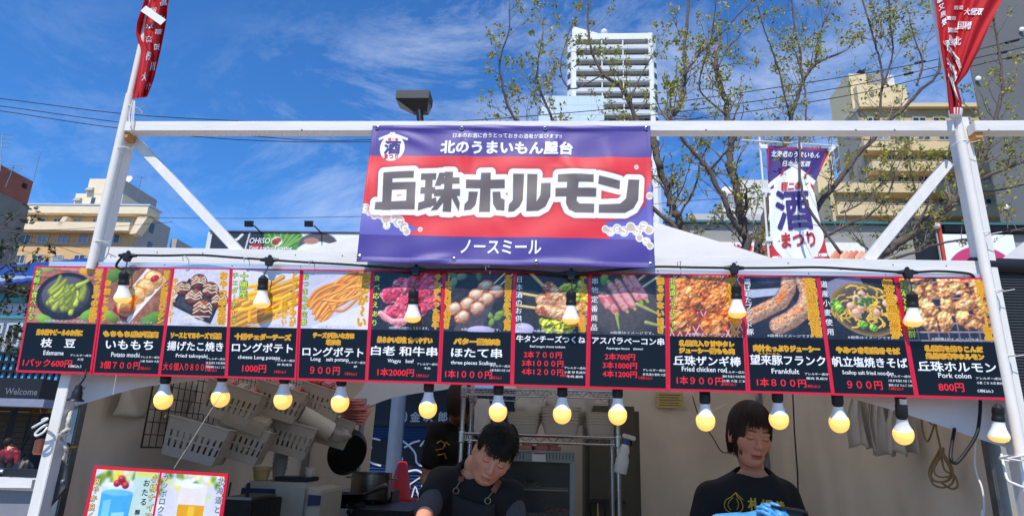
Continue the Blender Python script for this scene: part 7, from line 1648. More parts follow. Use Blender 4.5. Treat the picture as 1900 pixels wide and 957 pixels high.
tree('cherry_tree', 'cherry tree whose limbs spread behind the banner in front of the white tower', b0, [
    ([(1308, 760), (1300, 560), (1286, 470), (1258, 403), (1244, 370), (1225, 316), (1212, 272), (1190, 244), (1168, 190), (1150, 160), (1120, 138), (1098, 95), (1091, 40), (1090, -20)], 24, 4, (0, .6), 6),
    ([(1286, 470), (1230, 400), (1150, 340), (1070, 290), (1035, 236), (1018, 205), (1000, 160), (998, 120), (1008, 60)], 12, 3, (0, -.2), 8),
    ([(1150, 340), (1050, 300), (975, 238), (948, 208), (933, 163), (928, 110), (944, 60), (945, 15)], 10, 2.5, (-.1, -.6), 9),
    ([(1225, 316), (1215, 250), (1240, 222), (1262, 195), (1270, 163), (1270, 95), (1276, 20), (1280, -30)], 16, 6, (0, .5), 8),
    ([(1270, 140), (1300, 98), (1340, 60), (1375, 22), (1400, -2)], 7, 2.5, (.2, .5), 8),
    ([(1168, 190), (1185, 150), (1200, 120), (1215, 95)], 5, 2, (.3, .5), 7),
    ([(1258, 403), (1290, 345), (1300, 300), (1318, 262)], 6, 2.5, (0, -.3), 8),
    ([(1120, 138), (1060, 165), (1040, 120), (1066, 30)], 4, 2, (.3, .1), 5)], Y, 3, .92, 1.35, size=.05)
tree('cherry_tree', 'cherry tree with a forked dark trunk left of the upright flag', P(1390, 620, Y), [
    ([(1402, 760), (1394, 560), (1386, 480), (1378, 420), (1369, 354), (1356, 308), (1356, 256), (1350, 215), (1344, 180), (1330, 136), (1327, 96)], 24, 10, (0, .3), 7),
    ([(1380, 440), (1366, 417), (1342, 370), (1315, 316), (1293, 289), (1266, 256), (1248, 232)], 15, 6, (0, -.2), 6),
    ([(1315, 316), (1340, 290), (1362, 262), (1372, 230)], 6, 3, (0, -.3), 7),
    ([(1372, 400), (1385, 380), (1384, 362)], 10, 7, (0, -.1), 3),
    ([(1330, 130), (1350, 90), (1370, 70), (1388, 40)], 4, 2, (.2, .4), 8),
    ([(1350, 215), (1300, 170), (1305, 120), (1322, 60), (1330, -10)], 5, 2, (.1, -.4), 6)], Y-.3, 8, .85, 1.3, size=.048)
tree('cherry_tree', 'cherry tree with a thick leaning trunk directly behind the upright flag', P(1405, 620, Y), [
    ([(1396, 760), (1400, 560), (1405, 478), (1415, 417), (1432, 350), (1452, 280), (1464, 233), (1476, 190), (1490, 152), (1514, 119), (1560, 98)], 22, 5, (.4, .9), 8),
    ([(1490, 152), (1486, 120), (1485, 92), (1475, 60), (1470, 10), (1465, -20)], 7, 3, (.8, .6), 9),
    ([(1514, 119), (1516, 80), (1530, 40), (1545, 10)], 5, 2, (.8, .9), 9),
    ([(1470, 240), (1445, 130), (1420, 60), (1404, 5)], 5, 2.5, (.5, .2), 7),
    ([(1495, 240), (1494, 170), (1480, 110), (1470, 85)], 5, 2.5, (.1, .1), 7),
    ([(1560, 470), (1500, 385), (1485, 335), (1484, 290), (1483, 235)], 5, 4, (-1.6, -1.3), 3)], Y, 14, .85, 1.3, size=.048)
Yr = 5.0
tree('cherry_tree', 'cherry tree with long leaning limbs behind the right post and brace', P(1600, 620, Yr), [
    ([(1560, 760), (1585, 560), (1612, 492), (1672, 446), (1710, 422), (1770, 370), (1808, 335), (1822, 294), (1840, 256), (1852, 200), (1860, 163), (1854, 95), (1842, 30)], 24, 4, (0, .4), 9),
    ([(1808, 335), (1850, 320), (1880, 308), (1915, 296)], 8, 4, (.2, .3), 9),
    ([(1770, 340), (1815, 355), (1860, 352), (1905, 340)], 6, 3, (.2, .5), 9),
    ([(1585, 560), (1530, 470), (1512, 400), (1545, 350), (1588, 292), (1620, 259), (1642, 231), (1683, 195), (1710, 166), (1737, 141), (1745, 109), (1740, 50), (1745, 0)], 13, 4, (-.2, -.5), 7),
    ([(1620, 259), (1630, 225), (1637, 163), (1634, 122), (1620, 68), (1601, 3), (1596, -30)], 6, 3, (-.3, -.2), 9),
    ([(1637, 163), (1656, 100), (1652, 40), (1648, -20)], 4, 2.5, (-.3, -.3), 10),
    ([(1700, 160), (1712, 120), (1700, 80), (1688, 40)], 4, 2, (-.4, -.5), 10),
    ([(1512, 440), (1536, 436), (1580, 412), (1615, 398), (1648, 360), (1660, 320)], 7, 3, (-.2, -.4), 9),
    ([(1612, 492), (1690, 470), (1745, 452), (1812, 440), (1900, 424)], 7, 3, (.1, -.2), 8),
    ([(1672, 446), (1700, 380), (1690, 320), (1680, 262)], 6, 3, (.1, .3), 12),
    ([(1560, 395), (1598, 376), (1640, 335), (1660, 300)], 4, 2, (-.2, -.3), 10)], Yr, 23, .92, 1.3, size=.043)
# leafy shrub at the left edge
leaf_keep = leaf_ms; leaf_ms = [M('shrub_leaf_dark', (50, 62, 26), .5, var=.3, scale=3, transl=.2), M('shrub_leaf_mid', (70, 84, 34), .5, var=.3, scale=3, transl=.2), M('shrub_leaf_brown', (84, 70, 44), .5, var=.3, scale=3), M('shrub_leaf_deep', (38, 48, 22), .5, var=.3)]
tree('leafy_shrub', 'dark leafy shrub branches reaching in at the left edge', P(-40, 700, 5.2), [
    ([(-90, 900), (-70, 700), (-50, 560), (-40, 490), (-20, 448), (2, 424)], 10, 2, (0, 0), 9), ([(-60, 620), (-40, 570), (-15, 545), (5, 528)], 6, 2, (0, -.3), 12), ([(-60, 680), (-35, 640), (-25, 610), (-6, 628)], 6, 2, (0, -.2), 12), ([(-55, 560), (-35, 525), (-8, 505), (14, 490)], 5, 2, (0, .3), 10)], 5.2, 31, .62, 3.6, size=.07)
leaf_ms = leaf_keep
# ============================================================ people: smooth distance fields turned into one continuous skin
from mathutils.bvhtree import BVHTree
class Field:
    def __init__(s, lo, hi, h):
        s.lo = np.array(lo, float); s.h = h; s.n = np.maximum(4, np.ceil((np.array(hi)-s.lo)/h).astype(int)+1)
        s.F = np.full(tuple(s.n), .08, np.float32); s.ax = [s.lo[i]+h*np.arange(s.n[i]) for i in range(3)]
    def sub(s, lo, hi, m):
        a = np.clip(np.floor((np.array(lo)-m-s.lo)/s.h).astype(int), 0, s.n); b = np.clip(np.ceil((np.array(hi)+m-s.lo)/s.h).astype(int)+1, 0, s.n)
        if (b <= a).any(): return None, None
        X, Y, Z = np.meshgrid(*[s.ax[i][a[i]:b[i]] for i in range(3)], indexing='ij'); return tuple(slice(a[i], b[i]) for i in range(3)), (X, Y, Z)
    def merge(s, sl, d, k, op):
        A = s.F[sl]
        if op == '+': h = np.clip(.5+.5*(A-d)/k, 0, 1); s.F[sl] = A*(1-h)+d*h-k*h*(1-h)
        else: h = np.clip(.5-.5*(A+d)/k, 0, 1); s.F[sl] = A*(1-h)-d*h+k*h*(1-h)
    def cone(s, a, b, ra, rb, k=.015, op='+', flat=None):
        a, b = np.array(a, float), np.array(b, float); r = max(ra, rb); sl, g = s.sub(np.minimum(a, b)-r, np.maximum(a, b)+r, k+.03)
        if sl is None: return s
        d = b-a; l2 = d@d+1e-12; px, py, pz = g[0]-a[0], g[1]-a[1], g[2]-a[2]; t = np.clip((px*d[0]+py*d[1]+pz*d[2])/l2, 0, 1)
        ex, ey, ez = px-t*d[0], py-t*d[1], pz-t*d[2]
        if flat is not None:           # squash along a direction: wider than deep
            f, q = np.array(flat[0], float), flat[1]; f = f/np.linalg.norm(f); c = ex*f[0]+ey*f[1]+ez*f[2]; e2 = ex**2+ey**2+ez**2-c*c+(c*q)**2
        else: e2 = ex**2+ey**2+ez**2
        s.merge(sl, (np.sqrt(np.maximum(e2, 1e-12))-(ra+(rb-ra)*t)).astype(np.float32), k, op); return s
    def ell(s, c, r, k=.015, op='+', M3=None):
        c, r = np.array(c, float), np.array(r, float); R_ = r.max(); sl, g = s.sub(c-R_, c+R_, k+.03)
        if sl is None: return s
        p = [g[i]-c[i] for i in range(3)]
        if M3 is not None: p = [M3[0][i]*p[0]+M3[1][i]*p[1]+M3[2][i]*p[2] for i in range(3)]
        k0 = np.sqrt(sum((p[i]/r[i])**2 for i in range(3)))+1e-9; k1 = np.sqrt(sum((p[i]/r[i]**2)**2 for i in range(3)))+1e-9
        s.merge(sl, (k0*(k0-1)/k1).astype(np.float32), k, op); return s
    def mesh(s):
        F = s.F; S = F < 0; n = F.shape; cn = [(i, j, k) for i in (0, 1) for j in (0, 1) for k in (0, 1)]
        cut = lambda A, o: A[o[0]:n[0]-1+o[0], o[1]:n[1]-1+o[1], o[2]:n[2]-1+o[2]]
        tot = sum(cut(S, o).astype(np.int8) for o in cn); cells = np.argwhere((tot > 0) & (tot < 8)); idx = np.full((n[0]-1, n[1]-1, n[2]-1), -1, np.int64); idx[tuple(cells.T)] = np.arange(len(cells))
        acc = np.zeros((len(cells), 3)); cnt = np.zeros(len(cells))
        for o in cn:
            for ax in range(3):
                if o[ax]: continue
                q = list(o); q[ax] = 1; fa = F[tuple((cells+np.array(o)).T)]; fb = F[tuple((cells+np.array(q)).T)]; m = (fa < 0) != (fb < 0)
                t = fa/(fa-fb+1e-12); pt = np.repeat(np.array(o, float)[None], len(cells), 0); pt[:, ax] += t; acc[m] += pt[m]; cnt[m] += 1
        vs = s.lo+(cells+acc/cnt[:, None])*s.h; Q = []
        for ax in range(3):
            b, c = (ax+1) % 3, (ax+2) % 3; sl0 = [slice(None)]*3; sl1 = [slice(None)]*3; sl0[ax] = slice(0, n[ax]-1); sl1[ax] = slice(1, n[ax])
            A, B = S[tuple(sl0)], S[tuple(sl1)]; e = np.argwhere(A != B); e = e[(e[:, b] > 0) & (e[:, c] > 0) & (e[:, b] < n[b]-1) & (e[:, c] < n[c]-1)]
            if not len(e): continue
            fl = A[tuple(e.T)]; o = np.zeros(3, int); ob = o.copy(); ob[b] = 1; oc = o.copy(); oc[c] = 1
            q = np.stack([idx[tuple((e-ob-oc).T)], idx[tuple((e-oc).T)], idx[tuple(e.T)], idx[tuple((e-ob).T)]], 1); q[~fl] = q[~fl][:, ::-1]; Q.append(q)
        Q = np.concatenate(Q); return vs, Q[(Q >= 0).all(1)]

SKIN = (204, 152, 126)
def head_mesh(hs, neck_l, female=False, skin=SKIN, hairc=(20, 16, 16)):
    """local axes: x = viewer's right, y = out of the face, z = up, origin between the eyes"""
    f = Field((-.105, -.135, -.20), (.105, .135, .14), .0021)
    jw = .9 if female else 1.0
    f.ell((0, -.022, .030), (.073, .090, .084), .01); f.ell((0, .020, -.040), (.060*jw, .062, .078), .03); f.ell((0, -.02, -.02), (.070, .075, .06), .03)
    f.cone((0, .050, -.098), (0, .046, -.090), .020*jw, .026*jw, .025)
    for s_ in (-1, 1):
        f.cone((s_*.050*jw, -.005, -.060), (s_*.020, .040, -.094), .018, .018, .028); f.ell((s_*.040, .046, -.030), (.024, .020, .024), .022)
        f.ell((s_*.031, .092, -.002), (.019, .018, .0125), .012, '-'); f.ell((s_*.031, .0655, -.002), (.0155, .0135, .0125), .004)
        f.ell((s_*.027, .070, .016), (.018, .010, .006), .012)
        f.ell((s_*.011, .086, -.036), (.0075, .0085, .0065), .006); f.ell((s_*.0055, .090, -.041), (.0032, .005, .003), .003, '-')
        f.ell((s_*.074, -.012, -.012), (.010, .019, .031), .006); f.ell((s_*.083, -.006, -.008), (.006, .010, .018), .005, '-'); f.ell((s_*.076, -.006, -.038), (.007, .009, .009), .006)
    f.cone((0, .074, .002), (0, .096, -.031), .0075, .0105, .012); f.cone((0, .070, -.047), (0, .078, -.06), .012, .013, .014)
    f.ell((0, .0795, -.0640), (.0215, .0090, .0062), .004); f.ell((0, .0790, -.0750), (.0180, .0092, .0068), .004); f.ell((0, .091, -.0692), (.026, .007, .0016), .003, '-'); f.ell((0, .078, -.086), (.014, .006, .005), .008, '-')
    n = np.array(neck_l); f.cone((0, -.028, -.075), n, .048 if not female else .042, .052 if not female else .045, .022)
    v, q = f.mesh()
    col = np.zeros((len(v), 3)); col[:] = s2l(skin); x, y, z = v[:, 0], v[:, 1], v[:, 2]
    def blend(m, c): m = np.clip(m, 0, 1)[:, None]; col[:] = col*(1-m)+s2l(c)*m
    g = lambda cx, cy, cz, rx, ry, rz: np.exp(-(((x-cx)/rx)**2+((y-cy)/ry)**2+((z-cz)/rz)**2))
    for s_ in (-1, 1):
        blend(.45*g(s_*.042, .06, -.030, .022, .04, .018), (206, 120, 104))
        bx = s_*x; bz = .0215+.0015*np.clip((bx-.012)/.03, 0, 1)-.22*np.clip(bx-.036, 0, 1); t_ = .0034 if not female else .0022
        blend(.85*np.exp(-((z-bz)/t_)**2)*(bx > .013)*(bx < .050)*(y > .035), (44, 32, 28))
        lz = -.0075-.10*np.clip(abs(bx-.031)-.002, 0, 1)*-.35; blend(.95*np.exp(-((z-lz)/.0016)**2)*(abs(bx-.031) < .0145)*(y > .05), (34, 22, 20)); blend(.35*np.exp(-((z-.0055)/.0018)**2)*(abs(bx-.031) < .014)*(y > .05), (130, 84, 70))
    lip = np.exp(-(np.clip(np.abs(x)-.012, 0, 1)/.008)**2)*np.exp(-((z+.0700)/.0085)**4)*(y > .068); blend(lip*(.95 if female else .6), (176, 52, 56) if female else (178, 104, 94)); blend(.8*np.exp(-((z+.0692)/.0016)**2)*(np.abs(x) < .021)*(y > .06), (100, 44, 42))
    blend(.5*g(0, .095, -.036, .014, .03, .012), (206, 132, 112))
    # scalp takes the hair's colour
    hl = np.where(y > .0, .058-.25*np.clip(np.abs(x)-.045, 0, 1), .058-.9*(0-y)); blend(((z > hl-.004*np.sin(x*300)) & ~((np.abs(x) > .068) & (z < .01))).astype(float), hairc)
    return v, q, col
hair_mat = MCOL('dark_hair', .5, spec=.22)
def strands(hs_fn, n, seed, kind):
    r = random.Random(seed); vs, fs, cs = [], [], []
    E = V(.0755, .0935, .0885); c0 = V(0, -.020, .030)
    def tube(pts, w, col):
        b = len(vs)
        for i, p in enumerate(pts):
            t = (pts[min(i+1, len(pts)-1)]-pts[max(i-1, 0)]).normalized(); o = (p-c0); o.z *= .3; s_ = t.cross(o)
            if s_.length < 1e-5: s_ = V(1, 0, 0)
            s_.normalize(); u_ = s_.cross(t); k = w*(1-.75*(i/(len(pts)-1))**1.6)
            for q in (p-s_*k, p+u_*k*.55, p+s_*k): vs.append(hs_fn(q)); cs.append(col)
        for i in range(len(pts)-1):
            a = b+3*i
            fs.append((a, a+3, a+4, a+1)); fs.append((a+1, a+4, a+5, a+2))
    for k in range(n):
        sh = r.uniform(.6, 1.5); col = tuple(float(c)*sh for c in s2l((20, 17, 17) if kind != 'bob' else (46, 32, 28)))
        if kind == 'bob':
            a = r.uniform(-math.pi, math.pi); front = abs(a) < .70; sc = r.uniform(1.0, 1.09); part = .012
            pts = []
            dn = -.105 if not front else None
            th0 = r.uniform(.02, .5)
            if front:
                # fringe swept to the sides, stopping at the brow; longer toward the temples
                if r.random() < .45: continue
                end = math.pi*r.uniform(.38, .485)+.12*abs(a); a2 = a+.10+r.gauss(0, .13)
                for i in range(9):
                    t = i/8; th = th0+(end-th0)*t; aa_ = a+(a2-a)*t; d = V(math.sin(aa_)*math.sin(th), math.cos(aa_)*math.sin(th), math.cos(th)); pts.append(c0+V(d.x*E.x, d.y*E.y, d.z*E.z)*sc*(1+.03*t))
            else:
                for i in range(7):
                    t = i/6; th = th0+(math.pi*.52-th0)*t; d = V(math.sin(a)*math.sin(th), math.cos(a)*math.sin(th), math.cos(th)); pts.append(c0+V(d.x*E.x*.97, d.y*E.y, d.z*E.z)*sc*(1+.02*t))
                e = pts[-1]; L_ = r.choice((r.uniform(.05, .09), r.uniform(.085, .122), r.uniform(.095, .122)))*(1 if abs(a) < 2 else 1.08)
                for j in range(1, 7):
                    t = j/6; inn = 1-.20*t*t+.03*math.sin(t*3); pts.append(V(e.x*inn, c0.y+(e.y-c0.y)*inn, e.z-L_*t)+V(r.gauss(0, .001), r.gauss(0, .001), 0))
            tube(pts, r.uniform(.0022, .0042), col)
        else:
            a = r.uniform(-math.pi, math.pi); th = math.acos(r.uniform(-.25 if abs(a) > 1.0 else .40, 1)); d = V(math.sin(a)*math.sin(th), math.cos(a)*math.sin(th), math.cos(th))
            if abs(a) > 1.0 and abs(a) < 2.0 and d.z < -.02: continue
            p = c0+V(d.x*E.x, d.y*E.y, d.z*E.z)*r.uniform(.96, 1.04); L_ = r.uniform(.030, .058)
            if d.z > .35: fl = V(r.gauss(.15, .35), r.gauss(.75, .35), r.gauss(.05, .25))
            else: fl = V(d.x*.2, d.y*.2+.1, -1)
            fl = fl-d*fl.dot(d)*.75; fl = (fl+d*r.uniform(.02, .16)).normalized(); pts = [p]; dd = fl
            if abs(a) < 1.0 and d.z > .25: L_ *= 1.15
            for i in range(5):
                o_ = (pts[-1]-c0).normalized(); dd = (dd-o_*max(0, dd.dot(o_))*.55+V(0, 0, -.12)+V(r.gauss(0, .06), r.gauss(0, .06), r.gauss(0, .06))).normalized(); q = pts[-1]+dd*L_/5
                o = q-c0; kk = math.sqrt((o.x/E.x)**2+(o.y/E.y)**2+(o.z/E.z)**2)
                if kk < 1.02: q = c0+o*(1.02/kk)
                pts.append(q)
            tube(pts, r.uniform(.0026, .0048), col)
    return vs, fs, cs
def frame(yaw, pitch, roll):
    """columns: person's local x (viewer's right), y (out of the face), z (up) in world axes"""
    f = V(math.sin(yaw)*math.cos(pitch), -math.cos(yaw)*math.cos(pitch), -math.sin(pitch)); x = V(0, 0, 1).cross(f)*-1; x = V(math.cos(yaw), math.sin(yaw), 0); u = f.cross(x)*-1
    if u.z < 0: u = -u
    c, s_ = math.cos(roll), math.sin(roll); x2 = x*c-u*s_; u2 = u*c+x*s_
    return x2, f, u2
def hand(F, wrist, dirv, palm_n, curl, side, sc=1.0, k=.004):
    """palm and five bent fingers; dirv runs from wrist to knuckles, palm_n out of the palm"""
    d = V(dirv).normalized(); n = V(palm_n); n = (n-d*n.dot(d)).normalized(); w = d.cross(n)*side; W = V(wrist)
    F.cone(W-d*.02, W+d*.03*sc, .027*sc, .030*sc, .01, flat=(n, 1.5))
    for i in range(4): F.cone(W+d*.015*sc+w*(.012*(i-1.5))*sc, W+d*.085*sc+w*(.0185*(i-1.5))*sc, .013*sc, .0105*sc, .008)
    for i, L_ in enumerate((.072, .080, .075, .058)):
        p = W+d*.085*sc+w*(.0195*(i-1.5))*sc; ang = 0.0; r_ = .0092*sc
        for j, fr in enumerate((.45, .32, .26)):
            ang += curl*(.9+.25*j)+.04*i; q = p+(d*math.cos(ang)+n*math.sin(ang)+w*.03*(i-1.5))*L_*fr*sc; F.cone(p, q, r_, r_*.92, k); p = q; r_ *= .92
    p = W+d*.02*sc-w*.026*sc; t = (d*.55-w*.75+n*.45).normalized()
    for j, l in enumerate((.038, .032, .026)): q = p+t*l*sc; F.cone(p, q, (.0125-.0012*j)*sc, (.0115-.0012*j)*sc, k+.003); p = q; t = (t+d*.35+n*.3).normalized()
def mix_mesh(parts):
    vs, qs, cs, o = [], [], [], 0
    for v, q, c in parts: vs.append(v); qs.append(q+o); cs.append(c); o += len(v)
    return np.concatenate(vs), np.concatenate(qs), np.concatenate(cs)
def cloth_noise(F, amp, seed):
    r = np.random.default_rng(seed); X, Y, Z = np.meshgrid(*F.ax, indexing='ij', sparse=True)
    for k in range(5):
        w_ = r.normal(0, 1, 3); w_ = w_/np.linalg.norm(w_)*r.uniform(25, 70); F.F += (amp*(.5**(k*.4))*np.sin(w_[0]*X+w_[1]*Y+w_[2]*Z+r.uniform(0, 6))).astype(np.float32)
FLOOR = .15
skin_mat = MCOL('skin', .48, sss=.12, spec=.4); leather = M('brown_leather_strap', (128, 70, 38), .5, var=.2, scale=30); ring_m = M('steel_ring', (150, 140, 120), .3, .9)
black_cloth = M('black_cotton', (20, 18, 16), .85, var=.25, scale=20, bump=.3, bscale=300); grey_cloth = M('charcoal_sleeve_cotton', (76, 72, 74), .85, var=.2, scale=20, bump=.3, bscale=300); trousers_m = M('dark_trousers', (30, 32, 38), .85, var=.2); shoe_m = M('black_shoe', (18, 18, 18), .5); glove_m = M('blue_nitrile', (74, 150, 206), .35, var=.12, scale=30, bump=.3, bscale=120)
def person(lab, eyes, yaw, pitch, roll, J, hair, scale=1.0, female=False, skin=SKIN, gloves=False, res=.007, wid=1.0, sleeve=None, long_=False, coat=None, seed=1, hands=True, shirt=black_cloth):
    x_, f_, u_ = frame(yaw, pitch, roll); eyes = V(eyes)-f_*.074*scale
    W3 = lambda p: eyes+(x_*p[0]+f_*p[1]+u_*p[2])*scale
    to_l = lambda p: ((V(p)-eyes).dot(x_)/scale, (V(p)-eyes).dot(f_)/scale, (V(p)-eyes).dot(u_)/scale)
    j = {k: V(v) for k, v in J.items() if k[:4] != 'curl' and k[:3] not in ('hd_', 'pn_')}
    t = thing('person', lab, 'person', V(j['pelvis'].x, j['pelvis'].y, 0))
    hv, hq, hc = head_mesh(scale, to_l(j['neck']+V(0, 0, .015)), female, skin)
    A = np.array([list(x_), list(f_), list(u_)]); hv = np.array(eyes)+(hv @ A)*scale
    allp = np.array([list(p) for p in j.values()]); lo, hi = allp.min(0)-.17, allp.max(0)+.17; lo[2] = FLOOR-.02
    ch, pv = j['chest'], j['pelvis']
    def torso(F, o, k=.05):
        F.cone(j['neck']-V(0, 0, .06), j['neck']+V(0, 0, .02), .055+o, .047+o, .03)
        for s_ in 'lr': F.cone(j['neck'].lerp(j['sh_'+s_], .25)-V(0, 0, .03), j['sh_'+s_]-V(0, 0, .01), .052+o, .055*wid+o, k)
        F.cone(ch+(j['sh_l']-ch)*.28, ch+(j['sh_r']-ch)*.28, .098*wid+o, .098*wid+o, k); F.cone(ch, ch.lerp(pv, .6), .118*wid+o, .112*wid+o, k, flat=((0, 1, 0), 1.15)); F.cone(ch.lerp(pv, .6)-V(.03, 0, 0), pv+V(.03, 0, 0), .112*wid+o, .130*wid+o, k, flat=((0, 1, 0), 1.1))
    def arms(F, o, to=1.0, k=.02):
        for s_ in 'lr':
            a, b, c = j['sh_'+s_], j['el_'+s_], j['wr_'+s_]
            F.cone(a, a.lerp(b, min(1, to)), .050*wid+o, (.050-.012*min(1, to))*wid+o, k)
            if to > 1: F.cone(b, b.lerp(c, to-1), .038*wid+o, (.036-.010*(to-1))*wid+o, k)
    F = Field(lo, hi, res); torso(F, -.012); arms(F, -.004, 2.0)
    for s_ in 'lr':
        a, b, c = j['hip_'+s_], j['kn_'+s_], j['ft_'+s_]
        F.cone(a, b, .070, .048, .03); F.cone(b, c, .048, .034, .02); F.cone(c+V(0, 0, -.02), c+V(0, -.13, -.045), .036, .030, .02)
    bv, bq = F.mesh(); bc = np.repeat(np.array([s2l(skin)]), len(bv), 0); parts = [(hv, hq, hc), (bv, bq, bc)]
    G = []
    if hands:
        for s_, sd in (('l', 1), ('r', -1)):
            w = j['wr_'+s_]; hd = J.get('hd_'+s_, tuple(w-j['el_'+s_])); c_ = np.array(w); H = Field(c_-.19, c_+.19, .0030)
            hand(H, w, hd, J.get('pn_'+s_, (0, .3, -1)), J.get('curl_'+s_, .45), sd, 1.0 if not female else .92)
            if gloves: H.cone(w-V(hd).normalized()*.06, w, .036, .031, .012)
            v, q = H.mesh()
            if gloves: G.append((v, q))
            else: parts.append((v, q, np.repeat(np.array([s2l(skin)]), len(v), 0)))
    v, q, c = mix_mesh(parts); link_mesh('body', np_mesh('body', v, q, skin_mat, True, c), t)
    for v, q in G: link_mesh('glove', np_mesh('glove', v, q, glove_m, True), t)
    # shirt
    S_ = Field(np.array([lo[0], lo[1], pv.z-.12]), hi, res*.8); torso(S_, .004); arms(S_, .010, .62 if not long_ else 1.75)
    S_.cone(j['neck']+V(0, -.02, .008), j['neck']+V(0, -.03, .12), .066, .082, .012, '-'); S_.ell(pv-V(0, 0, .22), (.4, .4, .12), .01, '-')
    cloth_noise(S_, .0035, seed); v, q = S_.mesh(); sm = np_mesh('shirt', v, q, shirt, True); shirt_o = link_mesh('shirt', sm, t)
    bvh = BVHTree.FromPolygons([tuple(a) for a in v], [tuple(int(b) for b in a) for a in q])
    if sleeve:
        S_ = Field(lo, hi, res*.8); arms(S_, .005, 1.14, .03); cloth_noise(S_, .003, seed+3); v, q = S_.mesh(); link_mesh('sleeves', np_mesh('sleeves', v, q, sleeve, True), t)
    Lg = Field(np.array([lo[0], lo[1], FLOOR+.03]), np.array([hi[0], hi[1], pv.z+.06]), .012)
    for s_ in 'lr': Lg.cone(j['hip_'+s_], j['kn_'+s_], .092, .066, .04); Lg.cone(j['kn_'+s_], j['ft_'+s_]+V(0, 0, .02), .066, .058, .02)
    Lg.cone(pv-V(.05, 0, 0), pv+V(.05, 0, 0), .135, .135, .04); v, q = Lg.mesh(); link_mesh('trousers', np_mesh('trousers', v, q, trousers_m, True), t)
    for s_ in 'lr':
        c_ = j['ft_'+s_]; m = MB(); m.ball(c_+V(0, -.05, -.03), .06, 14, 8, (.8, 2.1, .8)); m.build('shoe', shoe_m, t, smooth='all')
    if hair:
        hvs, hfs, hcs = strands(W3, hair[1], seed+9, hair[0]); hm = np_mesh('hair', np.array([list(p) for p in hvs]), np.array(hfs), hair_mat, True, np.array(hcs)); link_mesh('hair', hm, t)
    return t, bvh, j, W3
def body_joints(neck, lean=0.0, sh=.19, dz=(0, 0), height=1.62, yawv=0.0, px=0.0, py=0.0):
    n = V(neck); cx, sx_ = math.cos(yawv), math.sin(yawv); ax = V(cx, sx_, 0); pel = V(n.x+px, n.y+py+lean, FLOOR+.93*height/1.65)
    J = dict(neck=n, chest=n.lerp(pel, .32), pelvis=pel, sh_l=n-ax*sh+V(0, 0, -.055+dz[0]), sh_r=n+ax*sh+V(0, 0, -.055+dz[1]))
    for s_, k in (('l', -1), ('r', 1)):
        J['hip_'+s_] = pel+ax*k*.09-V(0, 0, .04); J['kn_'+s_] = V(J['hip_'+s_].x, pel.y-.02, FLOOR+.48); J['ft_'+s_] = V(J['hip_'+s_].x, pel.y+.03, FLOOR+.085)
    return J
# raised floor of the stall
fl = MB(); fl.ext(TX0+.06, TX1-.06, .16, TY1-.03, .004, FLOOR); tag(fl.build('floor', M('plywood_floor', (150, 126, 96), .8, var=.2, scale=4), None), kind='structure')
# --- woman, right of centre
ey = P(1408, 812, .36); nk = P(1396, 873, .47)
J = body_joints(nk, .02, .150, (-.004, -.010), 1.60)
J['sh_l'] = P(1318, 903, .47)-V(0, 0, .03); J['sh_r'] = P(1455, 905, .48)-V(0, 0, .03)
J['el_l'] = J['sh_l']+V(-.09, -.03, -.25); J['el_r'] = J['sh_r']+V(.085, -.03, -.25)
J['wr_l'] = P(1368, 968, .18); J['wr_r'] = P(1478, 996, .12)
J['hd_l'] = (.80, -.35, .20); J['hd_r'] = (-.62, -.12, .78); J['pn_l'] = (.25, .6, -.7); J['pn_r'] = (-.2, .7, -.45); J['curl_l'] = .95; J['curl_r'] = .34
woman, wb, wj, _ = person('woman with a dark bob, black T-shirt and blue gloves, looking down at her hands', ey, R(7), R(15), R(5), J, ('bob', 1500), .96, True, (206, 140, 110), True, .007, .88, seed=4)
gold = M('gold_shirt_print', (206, 164, 44), .6, var=.1)
def on_shirt(b, cx, cz):
    def fn(x, y, l):
        h = b.ray_cast(V(cx+x, -1.0, cz+y), V(0, 1, 0)); q = h[0] if h[0] is not None else V(cx+x, .3, cz+y); return q-V(0, .002+l, 0)
    return fn
c = P(1425, 937, .34); Lt = Letters(on_shirt(wb, c.x, c.z))
for k, ch in enumerate('札幌黄'): Lt.line(ch, .001+.046*k-.040, -.004*k, .042, gold, off=.03)
Lt.build('shirt_lettering', woman)
c = P(1371, 934, .34); fn = on_shirt(wb, c.x, c.z); m = MB()
def pl_(pts, r_): 
    sp = smooth_path([V(x, y, 0) for x, y in pts], 5); m.tube([fn(p.x, p.y, .001) for p in sp], r_, 5)
pl_([(.004, .036), (-.012, .020), (-.030, .008), (-.036, -.012), (-.026, -.030), (-.004, -.036), (.016, -.028), (.024, -.010), (.018, .010), (.008, .022), (.004, .036), (.012, .026), (.026, .012)], .0016)
pl_([(-.006, .018), (-.020, .004), (-.024, -.012), (-.014, -.026)], .0013); pl_([(.004, .016), (.010, -.004), (.004, -.024)], .0013); m.build('shirt_emblem', gold, woman)
a = P(1447, 944, .15)
t = thing('black_tray', 'small black food tray held in the woman\'s gloved hands', 'tray', a); m = MB(); m.box(a+V(.018, -.005, .004), (.115, .075, .008), Matrix.Rotation(.12, 3, 'Y')); m.box(a+V(.018, -.005, -.008), (.09, .055, .018), Matrix.Rotation(.12, 3, 'Y')); m.build('tray_body', blackp, t, bevel=.002)
